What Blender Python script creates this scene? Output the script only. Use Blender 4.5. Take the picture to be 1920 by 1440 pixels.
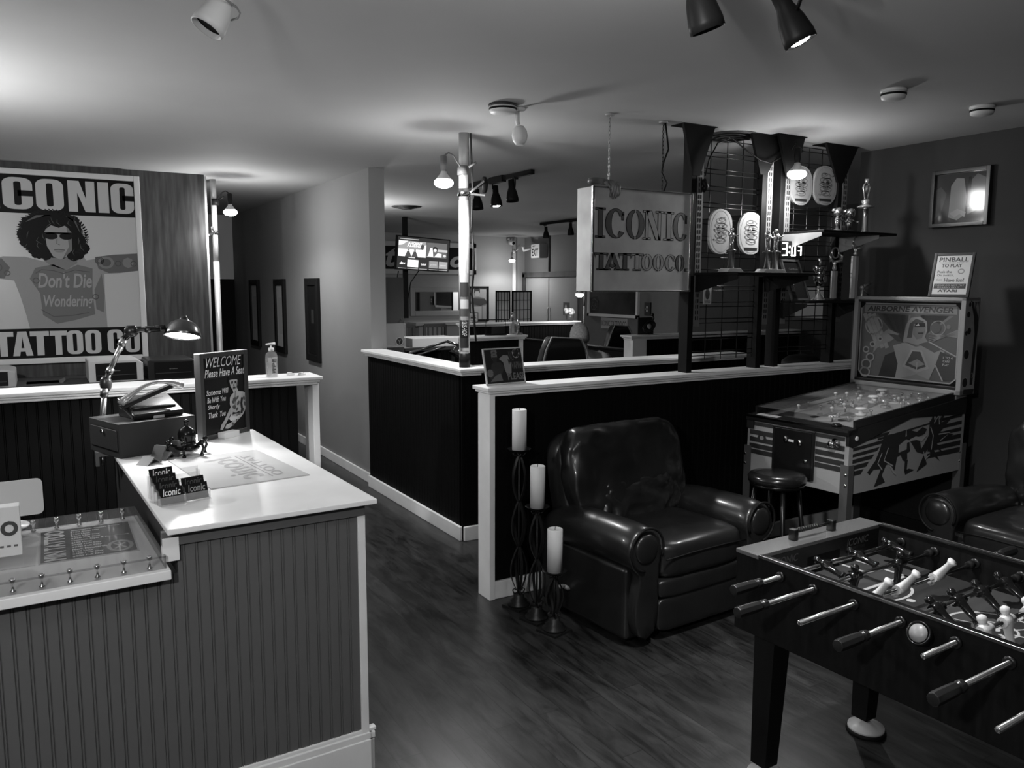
import bpy, bmesh, math, random
from mathutils import Vector, Matrix, Quaternion
from mathutils.geometry import tessellate_polygon
random.seed(7)
PI = math.pi
sc = bpy.context.scene
COL = sc.collection
for o in list(bpy.data.objects):
    bpy.data.objects.remove(o)

# ------------------------------------------------------------------ camera
F_PX, YAW, PITCH, ROLL, EYE = 1500.7, math.radians(30.68), math.radians(6.964), math.radians(0.169), 1.75
_fw = Vector((math.sin(YAW)*math.cos(PITCH), math.cos(YAW)*math.cos(PITCH), -math.sin(PITCH)))
_r0 = Vector((math.cos(YAW), -math.sin(YAW), 0)); _u0 = _r0.cross(_fw)
_rt = _r0*math.cos(ROLL) + _u0*math.sin(ROLL); _up = _u0*math.cos(ROLL) - _r0*math.sin(ROLL)
CAM = Vector((0, 0, EYE))
cd = bpy.data.cameras.new('camera'); cam = bpy.data.objects.new('camera', cd); COL.objects.link(cam)
cd.sensor_width = 36; cd.lens = 36*F_PX/1920; cd.clip_start = .05; cd.clip_end = 60
cam.matrix_world = Matrix((( _rt.x, _up.x, -_fw.x, CAM.x), (_rt.y, _up.y, -_fw.y, CAM.y), (_rt.z, _up.z, -_fw.z, CAM.z), (0, 0, 0, 1)))
sc.camera = cam

def at(px, py, ax, val):
    """the point of the plane ax = val that the photograph shows at pixel (px, py)"""
    d = _fw*F_PX + _rt*(px-960) - _up*(py-720); i = 'xyz'.index(ax)
    return CAM + d*((val-CAM[i])/d[i])
def hz(p, px, py):
    """height of pixel (px, py) above the floor point p"""
    d = _fw*F_PX + _rt*(px-960) - _up*(py-720)
    return CAM.z + d.z*math.hypot(p[0], p[1])/math.hypot(d.x, d.y)

# ------------------------------------------------------------------ world, exposure
w = bpy.data.worlds.new('world'); sc.world = w; w.use_nodes = True
w.node_tree.nodes['Background'].inputs[0].default_value = (1, 1, 1, 1)
w.node_tree.nodes['Background'].inputs[1].default_value = .004
vs = sc.view_settings; vs.view_transform = 'Standard'; vs.look = 'None'; vs.gamma = 1; vs.use_curve_mapping = False
vs.exposure = 1.05
sc.cycles.use_denoising = True; sc.cycles.max_bounces = 8; sc.cycles.diffuse_bounces = 4
sc.cycles.sample_clamp_indirect = 3; sc.cycles.caustics_reflective = False; sc.cycles.caustics_refractive = False

def px_of(p):
    d = Vector(p)-CAM; return 960+F_PX*d.dot(_rt)/d.dot(_fw), 720-F_PX*d.dot(_up)/d.dot(_fw)

def lamp_light(name, typ, loc, power, size=.03, aim=None, cone=None, blend=.5, parent=None):
    l = bpy.data.lights.new(name, typ); l.energy = power
    if typ in ('POINT', 'SPOT'): l.shadow_soft_size = size
    if typ == 'SPOT': l.spot_size = math.radians(cone); l.spot_blend = blend
    o = bpy.data.objects.new(name, l); COL.objects.link(o); o.location = loc
    if aim is not None: o.rotation_euler = (Vector(aim)-Vector(loc)).to_track_quat('-Z', 'Y').to_euler()
    if parent is not None:
        o.parent = parent; o.matrix_parent_inverse = parent_inv(parent)
    return o

# ------------------------------------------------------------------ materials (a black and white place: greys only)
_M = {}
def G(v, rough=.6, metal=0., emit=0., noise=0., scale=8., stretch=None, bump=0., coat=0., alpha=1., trans=0., ior=1.45, key=None, nrm=None):
    k = key or (round(v, 4), rough, metal, emit, noise, scale, stretch, bump, coat, alpha, trans)
    if k in _M: return _M[k]
    if v <= .012 and rough >= .38 and not metal and not emit: ior = min(ior, 1.2)
    m = bpy.data.materials.new('grey_%03d' % len(_M)); m.use_nodes = True; nt = m.node_tree; b = nt.nodes['Principled BSDF']
    b.inputs['Base Color'].default_value = (v, v, v, 1); b.inputs['Roughness'].default_value = rough; b.inputs['Metallic'].default_value = metal
    if 'Coat Weight' in b.inputs: b.inputs['Coat Weight'].default_value = coat
    if coat: b.inputs['Coat Roughness'].default_value = .08
    b.inputs['IOR'].default_value = ior
    if trans: b.inputs['Transmission Weight'].default_value = trans
    if alpha < 1: b.inputs['Alpha'].default_value = alpha
    if emit:
        b.inputs['Emission Color'].default_value = (1, 1, 1, 1); b.inputs['Emission Strength'].default_value = emit
    if noise or bump:
        tc = nt.nodes.new('ShaderNodeTexCoord'); mp = nt.nodes.new('ShaderNodeMapping'); nz = nt.nodes.new('ShaderNodeTexNoise')
        nt.links.new(tc.outputs['Object'], mp.inputs[0]); nt.links.new(mp.outputs[0], nz.inputs['Vector'])
        mp.inputs['Scale'].default_value = stretch or (1, 1, 1); nz.inputs['Scale'].default_value = scale; nz.inputs['Detail'].default_value = 5
        if noise:
            r = nt.nodes.new('ShaderNodeValToRGB'); nt.links.new(nz.outputs['Fac'], r.inputs[0])
            lo, hi = v*(1-noise), v*(1+noise)
            r.color_ramp.elements[0].position = .3; r.color_ramp.elements[0].color = (lo, lo, lo, 1)
            r.color_ramp.elements[1].position = .7; r.color_ramp.elements[1].color = (hi, hi, hi, 1)
            nt.links.new(r.outputs[0], b.inputs['Base Color'])
        if bump:
            bp = nt.nodes.new('ShaderNodeBump'); bp.inputs['Strength'].default_value = bump; bp.inputs['Distance'].default_value = .01
            nt.links.new(nz.outputs['Fac'], bp.inputs['Height']); nt.links.new(bp.outputs[0], b.inputs['Normal'])
    _M[k] = m
    return m

def wood_floor():
    m = bpy.data.materials.new('dark_plank_floor'); m.use_nodes = True; nt = m.node_tree; b = nt.nodes['Principled BSDF']
    N = nt.nodes.new; L = nt.links.new
    tc = N('ShaderNodeTexCoord'); mp = N('ShaderNodeMapping'); mp.inputs['Rotation'].default_value = (0, 0, PI/2)
    L(tc.outputs['Object'], mp.inputs[0])
    br = N('ShaderNodeTexBrick'); br.offset = .37; br.inputs['Scale'].default_value = 1; br.inputs['Brick Width'].default_value = 1.1
    br.inputs['Row Height'].default_value = .105; br.inputs['Mortar Size'].default_value = .0016; br.inputs['Color1'].default_value = (.015, .015, .015, 1)
    br.inputs['Color2'].default_value = (.026, .026, .026, 1); br.inputs['Mortar'].default_value = (.004, .004, .004, 1); L(mp.outputs[0], br.inputs[0])
    m2 = N('ShaderNodeMapping'); m2.inputs['Scale'].default_value = (4.2, .9, 1); L(tc.outputs['Object'], m2.inputs[0])
    nz = N('ShaderNodeTexNoise'); nz.inputs['Scale'].default_value = 3.4; nz.inputs['Detail'].default_value = 12; nz.inputs['Roughness'].default_value = .72; nz.inputs['Distortion'].default_value = .5; L(m2.outputs[0], nz.inputs[0])
    r = N('ShaderNodeValToRGB'); r.color_ramp.elements[0].position = .38; r.color_ramp.elements[0].color = (.25, .25, .25, 1); r.color_ramp.elements[1].position = .66; r.color_ramp.elements[1].color = (2.1, 2.1, 2.1, 1); L(nz.outputs['Fac'], r.inputs[0])
    mx = N('ShaderNodeMix'); mx.data_type = 'RGBA'; mx.blend_type = 'MULTIPLY'; mx.inputs[0].default_value = 1; L(br.outputs['Color'], mx.inputs[6]); L(r.outputs[0], mx.inputs[7]); L(mx.outputs[2], b.inputs['Base Color'])
    n2 = N('ShaderNodeTexNoise'); n2.inputs['Scale'].default_value = 2.3; n2.inputs['Detail'].default_value = 6; L(tc.outputs['Object'], n2.inputs[0])
    mr = N('ShaderNodeMapRange'); mr.inputs[3].default_value = .24; mr.inputs[4].default_value = .40; L(n2.outputs['Fac'], mr.inputs[0]); L(mr.outputs[0], b.inputs['Roughness'])
    bp = N('ShaderNodeBump'); bp.inputs['Strength'].default_value = .12; bp.inputs['Distance'].default_value = .004; L(nz.outputs['Fac'], bp.inputs['Height']); L(bp.outputs[0], b.inputs['Normal'])
    return m
def panel_wood(v=.05, width=.11, ax=0):
    """vertical boards of weathered wood, every board with its own tone"""
    m = bpy.data.materials.new('weathered_boards'); m.use_nodes = True; nt = m.node_tree; b = nt.nodes['Principled BSDF']; N = nt.nodes.new; L = nt.links.new
    tc = N('ShaderNodeTexCoord'); sp = N('ShaderNodeSeparateXYZ'); L(tc.outputs['Object'], sp.inputs[0])
    dv = N('ShaderNodeMath'); dv.operation = 'DIVIDE'; dv.inputs[1].default_value = width; L(sp.outputs[ax], dv.inputs[0])
    fl = N('ShaderNodeMath'); fl.operation = 'FLOOR'; L(dv.outputs[0], fl.inputs[0])
    wn = N('ShaderNodeTexWhiteNoise'); wn.noise_dimensions = '1D'; L(fl.outputs[0], wn.inputs['W'])
    mp = N('ShaderNodeMapping'); mp.inputs['Scale'].default_value = (10, 10, .9); L(tc.outputs['Object'], mp.inputs[0])
    nz = N('ShaderNodeTexNoise'); nz.inputs['Scale'].default_value = 3; nz.inputs['Detail'].default_value = 9; L(mp.outputs[0], nz.inputs[0])
    r = N('ShaderNodeValToRGB'); r.color_ramp.elements[0].position = .35; r.color_ramp.elements[0].color = (v*.45,)*3+(1,); r.color_ramp.elements[1].position = .7; r.color_ramp.elements[1].color = (v*1.9,)*3+(1,); L(nz.outputs['Fac'], r.inputs[0])
    mr = N('ShaderNodeMapRange'); mr.inputs[3].default_value = .6; mr.inputs[4].default_value = 1.3; L(wn.outputs['Value'], mr.inputs[0])
    mx = N('ShaderNodeMix'); mx.data_type = 'RGBA'; mx.blend_type = 'MULTIPLY'; mx.inputs[0].default_value = 1; L(r.outputs[0], mx.inputs[6]); L(mr.outputs[0], mx.inputs[7]); L(mx.outputs[2], b.inputs['Base Color'])
    b.inputs['Roughness'].default_value = .6
    return m

# ------------------------------------------------------------------ mesh builder
def frame(origin, u, n):
    """matrix whose x axis is u, z axis is n (both unit-ish), at origin"""
    u = Vector(u).normalized(); n = Vector(n).normalized(); v = n.cross(u).normalized()
    o = Vector(origin)
    return Matrix(((u.x, v.x, n.x, o.x), (u.y, v.y, n.y, o.y), (u.z, v.z, n.z, o.z), (0, 0, 0, 1)))
class B:
    def __init__(s, M=None): s.bm = bmesh.new(); s.M = M or Matrix(); s.mi = 0; s.mats = []
    def mat(s, m):
        if m not in s.mats: s.mats.append(m)
        s.mi = s.mats.index(m); return s
    def vs(s, pts, M=None):
        X = s.M @ M if M is not None else s.M
        return [s.bm.verts.new(X @ Vector(p)) for p in pts]
    def f(s, vs, smooth=False):
        try: fc = s.bm.faces.new(vs)
        except ValueError: return None
        fc.material_index = s.mi; fc.smooth = smooth; return fc
    def box(s, x0, x1, y0, y1, z0, z1, M=None):
        v = s.vs([(x, y, z) for x in (x0, x1) for y in (y0, y1) for z in (z0, z1)], M)
        for a, b, c, d in ((0, 1, 3, 2), (4, 6, 7, 5), (0, 4, 5, 1), (2, 3, 7, 6), (0, 2, 6, 4), (1, 5, 7, 3)): s.f([v[a], v[b], v[c], v[d]])
        return s
    def bar(s, p0, p1, w, h, up=(0, 0, 1)):
        p0 = Vector(p0); p1 = Vector(p1); d = p1-p0
        if abs(d.normalized().dot(Vector(up))) > .98: up = (1, 0, 0)
        sd = d.cross(Vector(up)).normalized(); u2 = sd.cross(d).normalized()
        v = s.vs([p + sd*a*w/2 + u2*b*h/2 for p in (p0, p1) for a in (-1, 1) for b in (-1, 1)])
        for a, b, c, d2 in ((0, 1, 3, 2), (4, 6, 7, 5), (0, 4, 5, 1), (2, 3, 7, 6), (0, 2, 6, 4), (1, 5, 7, 3)): s.f([v[a], v[b], v[c], v[d2]])
        return s
    def rings(s, rings, closed=True, cap=True, smooth=True, loop=False):
        R = [s.vs(r) for r in rings]; n = len(R[0]); k = len(R)
        for i in range(k if loop else k-1):
            a, b = R[i], R[(i+1) % k]
            for j in range(n if closed else n-1): s.f([a[j], a[(j+1) % n], b[(j+1) % n], b[j]], smooth)
        if cap and not loop: s.f(list(reversed(R[0]))); s.f(R[-1])
        return s
    def tube(s, pts, r, seg=8, cap=True, loop=False, flat=None):
        """flat=(w,h): rectangular-ish strap instead of a round tube"""
        pts = [Vector(p) for p in pts]; n = len(pts); rs = r if isinstance(r, (list, tuple)) else [r]*n
        up = None; out = []
        for i, p in enumerate(pts):
            if loop: d = pts[(i+1) % n]-pts[i-1]
            else: d = pts[min(i+1, n-1)]-pts[max(i-1, 0)]
            d.normalize()
            if up is None:
                up = Vector((0, 0, 1)) if abs(d.z) < .9 else Vector((1, 0, 0))
            a = d.cross(up).normalized(); up = a.cross(d).normalized()
            if flat:
                w, h = flat; out.append([p+a*w/2*x+up*h/2*y for x, y in ((-1, -1), (1, -1), (1, 1), (-1, 1))])
            else: out.append([p+(a*math.cos(t)+up*math.sin(t))*rs[i] for t in [2*PI*k/seg for k in range(seg)]])
        s.rings(out, cap=cap, loop=loop, smooth=flat is None); return s
    def cyl(s, p0, p1, r0, r1=None, seg=16): return s.tube([p0, p1], [r0, r1 if r1 is not None else r0], seg)
    def lathe(s, prof, M=None, seg=24, smooth=True, cap=True, sx=1, sy=1):
        M = M or Matrix()
        s.rings([[M @ Vector((r*sx*math.cos(2*PI*k/seg), r*sy*math.sin(2*PI*k/seg), z)) for k in range(seg)] for r, z in prof], cap=cap, smooth=smooth); return s
    def sph(s, c, r, seg=12, M=None):
        r = r if isinstance(r, (list, tuple)) else (r, r, r); c = Vector(c); X = M or Matrix()
        n = max(6, seg//2)
        prof = [[X @ (c+Vector((r[0]*math.sin(PI*i/n)*math.cos(2*PI*k/seg), r[1]*math.sin(PI*i/n)*math.sin(2*PI*k/seg), -r[2]*math.cos(PI*i/n)))) for k in range(seg)] for i in range(1, n)]
        s.rings(prof, cap=True); return s
    def prism(s, pts, h, M=None, z0=0.):
        """2D outline extruded from z0 to z0+h in the frame M"""
        X = M or Matrix(); n = len(pts)
        tri = tessellate_polygon([[Vector((p[0], p[1], 0)) for p in pts]])
        a = s.vs([X @ Vector((p[0], p[1], z0)) for p in pts]); b = s.vs([X @ Vector((p[0], p[1], z0+h)) for p in pts])
        for t in tri:
            s.f([a[t[0]], a[t[1]], a[t[2]]]); s.f([b[t[2]], b[t[1]], b[t[0]]])
        for i in range(n): s.f([a[i], a[(i+1) % n], b[(i+1) % n], b[i]])
        return s
    def out(s, name, mats=None, parent=None, bevel=0., seg=2, world=False, smooth=False, sub=0, auto=True):
        bm = s.bm
        bmesh.ops.recalc_face_normals(bm, faces=bm.faces)
        me = bpy.data.meshes.new(name); bm.to_mesh(me); bm.free()
        for m in (s.mats or (mats if isinstance(mats, list) else [mats])): me.materials.append(m)
        if smooth:
            for p in me.polygons: p.use_smooth = True
        o = bpy.data.objects.new(name, me); COL.objects.link(o)
        if parent is not None:
            o.parent = parent
            if world: o.matrix_parent_inverse = parent_inv(parent)
        if bevel:
            md = o.modifiers.new('bevel', 'BEVEL'); md.width = bevel; md.segments = seg; md.limit_method = 'ANGLE'; md.angle_limit = math.radians(40)
            for p in me.polygons: p.use_smooth = True
            wn = o.modifiers.new('wn', 'WEIGHTED_NORMAL'); wn.keep_sharp = False
        if sub:
            md = o.modifiers.new('sub', 'SUBSURF'); md.levels = sub; md.render_levels = sub
        return o
def parent_inv(p):
    if p.parent is None: return (Matrix.Translation(p.location) @ p.rotation_euler.to_matrix().to_4x4()).inverted()
    q = p.parent; W = (Matrix.Translation(q.location) @ q.rotation_euler.to_matrix().to_4x4()) @ p.matrix_parent_inverse @ Matrix.Translation(p.location) @ p.rotation_euler.to_matrix().to_4x4()
    return W.inverted()
def thing_part(name, parent, loc):
    """an Empty for a part that has sub-parts, at the world point loc"""
    o = bpy.data.objects.new(name, None); COL.objects.link(o); o.empty_display_size = .05
    o.parent = parent; o.matrix_parent_inverse = parent_inv(parent); o.location = loc
    return o
def thing(name, label, cat, loc=(0, 0, 0), rz=0., group=None):
    o = bpy.data.objects.new(name, None); COL.objects.link(o); o.empty_display_size = .1
    o.location = loc; o.rotation_euler = (0, 0, rz); o['label'] = label; o['category'] = cat
    if group: o['group'] = group
    return o
def tag(o, label, cat, group=None, kind=None):
    o['label'] = label; o['category'] = cat
    if group: o['group'] = group
    if kind: o['kind'] = kind
    return o
def struct(o, label=None):
    o['kind'] = 'structure'
    if label: o['label'] = label
    return o
def dup(root, loc=None, rz=None, label=None):
    def cp(o, par):
        c = o.copy(); COL.objects.link(c)
        if par is not None: c.parent = par; c.matrix_parent_inverse = o.matrix_parent_inverse.copy()
        for ch in list(o.children): cp(ch, c)
        return c
    r = cp(root, None)
    if loc is not None: r.location = loc
    if rz is not None: r.rotation_euler = (0, 0, rz)
    if label: r['label'] = label
    return r

# ------------------------------------------------------------------ flat printed artwork: one mesh, thin layers
_TXT = {}
def text_shape(s, bold=0., shear=0., res=3):
    k = (s, bold, shear)
    if k in _TXT: return _TXT[k]
    c = bpy.data.curves.new('t', 'FONT'); c.body = s; c.offset = bold; c.shear = shear; c.resolution_u = res; c.fill_mode = 'FRONT' if hasattr(c, 'fill_mode') else None
    o = bpy.data.objects.new('t', c); COL.objects.link(o)
    bpy.context.view_layer.update()
    me = bpy.data.meshes.new_from_object(o.evaluated_get(bpy.context.evaluated_depsgraph_get()))
    V = [(v.co.x, v.co.y) for v in me.vertices]; P = [tuple(p.vertices) for p in me.polygons]
    bpy.data.objects.remove(o); bpy.data.curves.remove(c); bpy.data.meshes.remove(me)
    x0 = min(v[0] for v in V); x1 = max(v[0] for v in V); y0 = min(v[1] for v in V); y1 = max(v[1] for v in V)
    V = [((x-x0)/(x1-x0), (y-y0)/(y1-y0)) for x, y in V]
    _TXT[k] = (V, P); return _TXT[k]
class Art(B):
    """2D art in the frame M (x right, y up, z towards the viewer); st = (sx, sy) scales the drawing units"""
    def __init__(s, M, sx=1., sy=1., lay=.0005, rough=.5): super().__init__(M); s.sx = sx; s.sy = sy; s.lay = lay; s.rough = rough
    def g(s, v, **k):
        s.mat(v if not isinstance(v, (int, float)) else G(v, s.rough, **k)); return s
    def P(s, pts, v, L=1):
        s.g(v); vv = s.vs([(x*s.sx, y*s.sy, L*s.lay) for x, y in pts])
        for t in tessellate_polygon([[Vector((p[0]*s.sx, p[1]*s.sy, 0)) for p in pts]]): s.f([vv[t[0]], vv[t[1]], vv[t[2]]])
        return s
    def R(s, x0, y0, x1, y1, v, L=1): return s.P([(x0, y0), (x1, y0), (x1, y1), (x0, y1)], v, L)
    def E(s, cx, cy, rx, ry, v, L=1, n=24, a0=0, a1=2*PI, rot=0):
        pts = []
        for k in range(n):
            t = a0+(a1-a0)*k/(n if abs(a1-a0-2*PI) < 1e-6 else n-1); x = rx*math.cos(t); y = ry*math.sin(t)
            pts.append((cx+x*math.cos(rot)-y*math.sin(rot), cy+x*math.sin(rot)+y*math.cos(rot)))
        return s.P(pts, v, L)
    def S(s, pts, w, v, L=1):
        """stroke of width w (drawing units)"""
        s.g(v); n = len(pts); lf = []; rg = []
        for i, p in enumerate(pts):
            a = pts[max(i-1, 0)]; b = pts[min(i+1, n-1)]; dx, dy = (b[0]-a[0])*s.sx, (b[1]-a[1])*s.sy; l = math.hypot(dx, dy) or 1
            ww = w[i] if isinstance(w, (list, tuple)) else w
            ox, oy = -dy/l*ww/2, dx/l*ww/2; X, Y = p[0]*s.sx, p[1]*s.sy
            lf.append((X+ox, Y+oy, L*s.lay)); rg.append((X-ox, Y-oy, L*s.lay))
        a = s.vs(lf); b = s.vs(rg)
        for i in range(n-1): s.f([a[i], b[i], b[i+1], a[i+1]])
        return s
    def ring(s, cx, cy, rx, ry, w, v, L=1, n=28, a0=0, a1=2*PI):
        pts = [(cx+rx*math.cos(a0+(a1-a0)*k/n), cy+ry*math.sin(a0+(a1-a0)*k/n)) for k in range(n+1)]
        return s.S(pts, w, v, L)
    def T(s, txt, x0, y0, x1, y1, v, L=2, bold=0., shear=0., flip=False):
        V, Pl = text_shape(txt, bold, shear); s.g(v)
        vv = s.vs([((x0+(x1-x0)*(1-a if flip else a))*s.sx, (y0+(y1-y0)*b)*s.sy, L*s.lay) for a, b in V])
        for p in Pl: s.f([vv[i] for i in p])
        return s
def wallframe_y(x, y, z):      # art facing -Y (towards the camera side), x right = +X
    return frame((x, y, z), (1, 0, 0), (0, -1, 0))
def wallframe_x(x, y, z):      # art on a wall x = const facing -X; right = -Y
    return frame((x, y, z), (0, -1, 0), (-1, 0, 0))
# ================================================================== the setting
CZ = 2.743
ceil_m = G(.45, .85, noise=.04, scale=1.2, bump=.05)
wallm = G(.23, .8, noise=.03, scale=2); wall_dark = G(.027, .8, noise=.08, scale=3); wall_mid = G(.085, .8)
black_bead = G(.0035, .65, ior=1.2, key='blackbead'); white_trim = G(.85, .45, noise=.05, scale=6); grey_bead = G(.12, .5)
floor_m = wood_floor()
def slab(name, x0, x1, y0, y1, z0, z1, m, bevel=0):
    return struct(B().box(x0, x1, y0, y1, z0, z1).out(name, m, bevel=bevel))
slab('floor', -4.2, 12.2, -3.2, 16.2, -.1, 0, floor_m)
slab('ceiling', -4.2, 12.2, -3.2, 16.2, CZ, CZ+.1, ceil_m)
slab('wall_right', 5.34, 5.46, -3.2, 3.93, 0, CZ, wall_dark)
slab('wall_front', -4.2, 5.46, -3.3, -3.18, 0, CZ, G(.2, .8))
slab('wall_left', -4.3, -4.18, -3.2, 16.2, 0, CZ, wallm)
slab('wall_back', 5.0, 12.2, 14.3, 14.42, 0, CZ, G(.34, .8, noise=.03, scale=2))
slab('wall_back_right', 8.78, 8.9, 12.05, 14.3, 0, CZ, G(.2, .8))
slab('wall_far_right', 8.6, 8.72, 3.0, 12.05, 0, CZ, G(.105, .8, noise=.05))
slab('wall_side_right', 5.46, 8.6, 3.81, 3.93, 0, CZ, wall_dark)
slab('wall_corridor_right', 2.49, 2.63, 6.59, 14.4, 0, CZ, wallm)
# far end of the corridor: pale above, black below
slab('wall_corridor_end', -1.0, 2.49, 12.06, 12.18, 1.84, CZ, G(.85, .8))
slab('wall_corridor_end_lower', -1.0, 2.49, 12.05, 12.18, 0, 1.84, G(.012, .6))
slab('wall_station_left', 2.63, 5.0, 14.3, 14.42, 0, CZ, G(.3, .8))
# the boarded wall behind the reception
struct(B().box(-3.2, 1.38, 7.8, 7.92, 0, CZ).out('wall_poster', panel_wood(.031, .095)))
slab('wall_poster_return', 1.30, 1.42, 7.92, 12.05, 0, CZ, G(.3, .8))
# baseboards
slab('baseboard_corridor', 2.470, 2.49, 6.575, 12.05, 0, .088, white_trim, .004)
slab('baseboard_corridor_end', 2.470, 2.64, 6.56, 6.585, 0, .088, white_trim, .004)
slab('baseboard_right', 5.322, 5.34, -3.1, 3.75, 0, .1, G(.02, .5))

# ---- pony walls (half walls): beadboard panel, end post, moulded cap, baseboard
def bead_profile(L, pitch=.05, depth=.004, gw=.004):
    """outline along length L of a beaded board face: (s, d)"""
    pts = [(0, 0)]; x = pitch*.5
    while x < L-.01:
        pts += [(x-gw*1.5, 0), (x-gw*.9, -depth), (x-gw*.4, -.0008), (x+gw*.4, -.0008), (x+gw*.9, -depth), (x+gw*1.5, 0)]; x += pitch
    pts.append((L, 0)); return pts
def beadboard(b, p0, p1, z0, z1, n, pitch=.05, thick=.012):
    """a beaded face between floor points p0 and p1 with outward normal n"""
    p0 = Vector((p0[0], p0[1], 0)); p1 = Vector((p1[0], p1[1], 0)); d = (p1-p0); L = d.length; d.normalize(); n = Vector((n[0], n[1], 0))
    pr = bead_profile(L, pitch)
    out = [p0+d*s_+n*t for s_, t in pr]; m = len(out)
    a = b.vs([(p.x, p.y, z0) for p in out]); c = b.vs([(p.x, p.y, z1) for p in out])
    for i in range(m-1): b.f([a[i], a[i+1], c[i+1], c[i]])
    q = [p0-n*thick, p1-n*thick]
    e = b.vs([(q[0].x, q[0].y, z0), (q[1].x, q[1].y, z0), (q[1].x, q[1].y, z1), (q[0].x, q[0].y, z1)])
    b.f([e[0], e[1], e[2], e[3]]); b.f([a[0], c[0], e[3], e[0]]); b.f([a[-1], c[-1], e[2], e[1]])
    return b
def cap_box(b, x0, x1, y0, y1, z, ov=.025):
    b.box(x0, x1, y0, y1, z-.022, z); b.box(x0+ov*.5, x1-ov*.5, y0+ov*.5, y1-ov*.5, z-.036, z-.021); b.box(x0+ov, x1-ov, y0+ov, y1-ov, z-.052, z-.035)
def pony(name, label, body, faces, caps, posts, bases, capz=1.205, bm=black_bead):
    t = thing(name, label, 'half wall', (body[0], body[2], 0)); t['kind'] = 'structure'
    B().box(*body, 0, capz-.05).out('core', bm, t, world=True)
    for p0, p1, n in faces: beadboard(B(), p0, p1, .075, capz-.05, n).out('beadboard', bm, t, world=True)
    b = B()
    for c in caps: cap_box(b, *c, capz)
    b.out('cap', white_trim, t, bevel=.004, world=True)
    for c in posts: B().box(*c, 0, capz-.045).out('end_post', white_trim, t, bevel=.003, world=True)
    for c in bases: B().box(*c, 0, .1).out('baseboard', white_trim, t, bevel=.004, world=True)
    return t
pony('half_wall', 'near black beadboard half wall with pale cap, behind the leather armchair', (2.12, 5.34, 3.79, 3.88),
     [((2.13, 3.788), (5.34, 3.788), (0, -1))], [(2.065, 5.335, 3.735, 3.915)], [(2.09, 2.125, 3.76, 3.895)], [(2.125, 5.32, 3.765, 3.79)])
pony('half_wall', 'black beadboard half wall holding the pale pole, meeting the corridor wall', (2.46, 5.05, 4.80, 4.88),
     [((2.445, 4.83), (2.445, 6.56), (-1, 0)), ((2.445, 4.785), (5.05, 4.785), (0, -1))],
     [(2.39, 2.59, 4.70, 6.585), (2.591, 5.08, 4.70, 4.90)], [], [(2.425, 2.447, 4.79, 6.56), (2.452, 5.02, 4.765, 4.788)])
B().box(2.46, 2.55, 4.88, 6.585, 0, 1.155).out('core_return', black_bead)
bpy.data.objects['core_return'].parent = [o for o in bpy.data.objects if o.name == 'half_wall.001'][0]
bpy.data.objects['core_return'].matrix_parent_inverse = parent_inv(bpy.data.objects['half_wall.001'])
pony('half_wall', 'black half wall behind the reception with a pale ledge under the printers', (-3.9, 1.33, 4.80, 4.90),
     [((-3.9, 4.79), (1.33, 4.79), (0, -1))], [(-4.0, 1.475, 4.735, 5.0)], [(1.42, 1.46, 4.77, 4.95)], [])
pony('half_wall', 'black half wall across the tattoo stations below the wall mirror', (2.66, 4.68, 7.76, 7.85),
     [((2.66, 7.75), (4.68, 7.75), (0, -1))], [(2.64, 4.78, 7.70, 7.92)], [(4.69, 4.74, 7.74, 7.86)], [])
pony('half_wall', 'black half wall at the back below the folding screen and back doors', (5.4, 7.36, 10.42, 10.52),
     [((5.4, 10.41), (7.36, 10.41), (0, -1))], [(5.3, 7.42, 10.36, 10.56)], [], [], 1.21)
pony('half_wall', 'black half wall with wide pale end post behind the hanging metal sign', (5.88, 8.6, 7.06, 7.16),
     [((5.95, 7.05), (8.6, 7.05), (0, -1))], [(5.70, 8.6, 7.00, 7.20)], [(5.74, 5.94, 7.02, 7.18)], [])
# low partition in the station behind the seated person
struct(B().box(5.9, 6.0, 7.2, 10.3, 0, 1.0).box(5.88, 6.02, 7.2, 10.3, 1.0, 1.02).out('trim_1', black_bead))

# ---- double back doors with a dark wooden surround
dr = struct(B().box(8.74, 8.77, 13.33, 14.18, 0.02, 1.93).out('door_1', G(.28, .5), bevel=.004))
dr2 = struct(B().box(8.74, 8.77, 12.35, 13.31, 0.02, 1.93).out('door_2', G(.28, .5), bevel=.004))
struct(B().box(8.70, 8.78, 14.18, 14.27, 0, 2.0).box(8.70, 8.78, 12.2, 14.27, 1.93, 2.03).out('trim_2', G(.05, .6, noise=.4, scale=6), bevel=.004))
struct(B().tube([(8.765, 13.35, CZ), (8.765, 13.35, 2.04)], .02).out('trim_3', G(.04)))
B().tube([(8.72, 13.28, .9), (8.69, 13.28, .95), (8.69, 13.28, 1.3), (8.72, 13.28, 1.35)], .012).out('door_handle', G(.4, .3, 1), dr2)
slab('door_3', 8.54, 8.6, 7.6, 8.7, 0, 2.1, G(.006, .4))
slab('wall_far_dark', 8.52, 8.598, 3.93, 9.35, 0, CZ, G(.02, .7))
struct(B().tube([(8.5, 14.25, CZ), (8.5, 14.25, 0)], .045).out('trim_4', G(.6, .4)), 'white pipe in the far corner')
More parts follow.
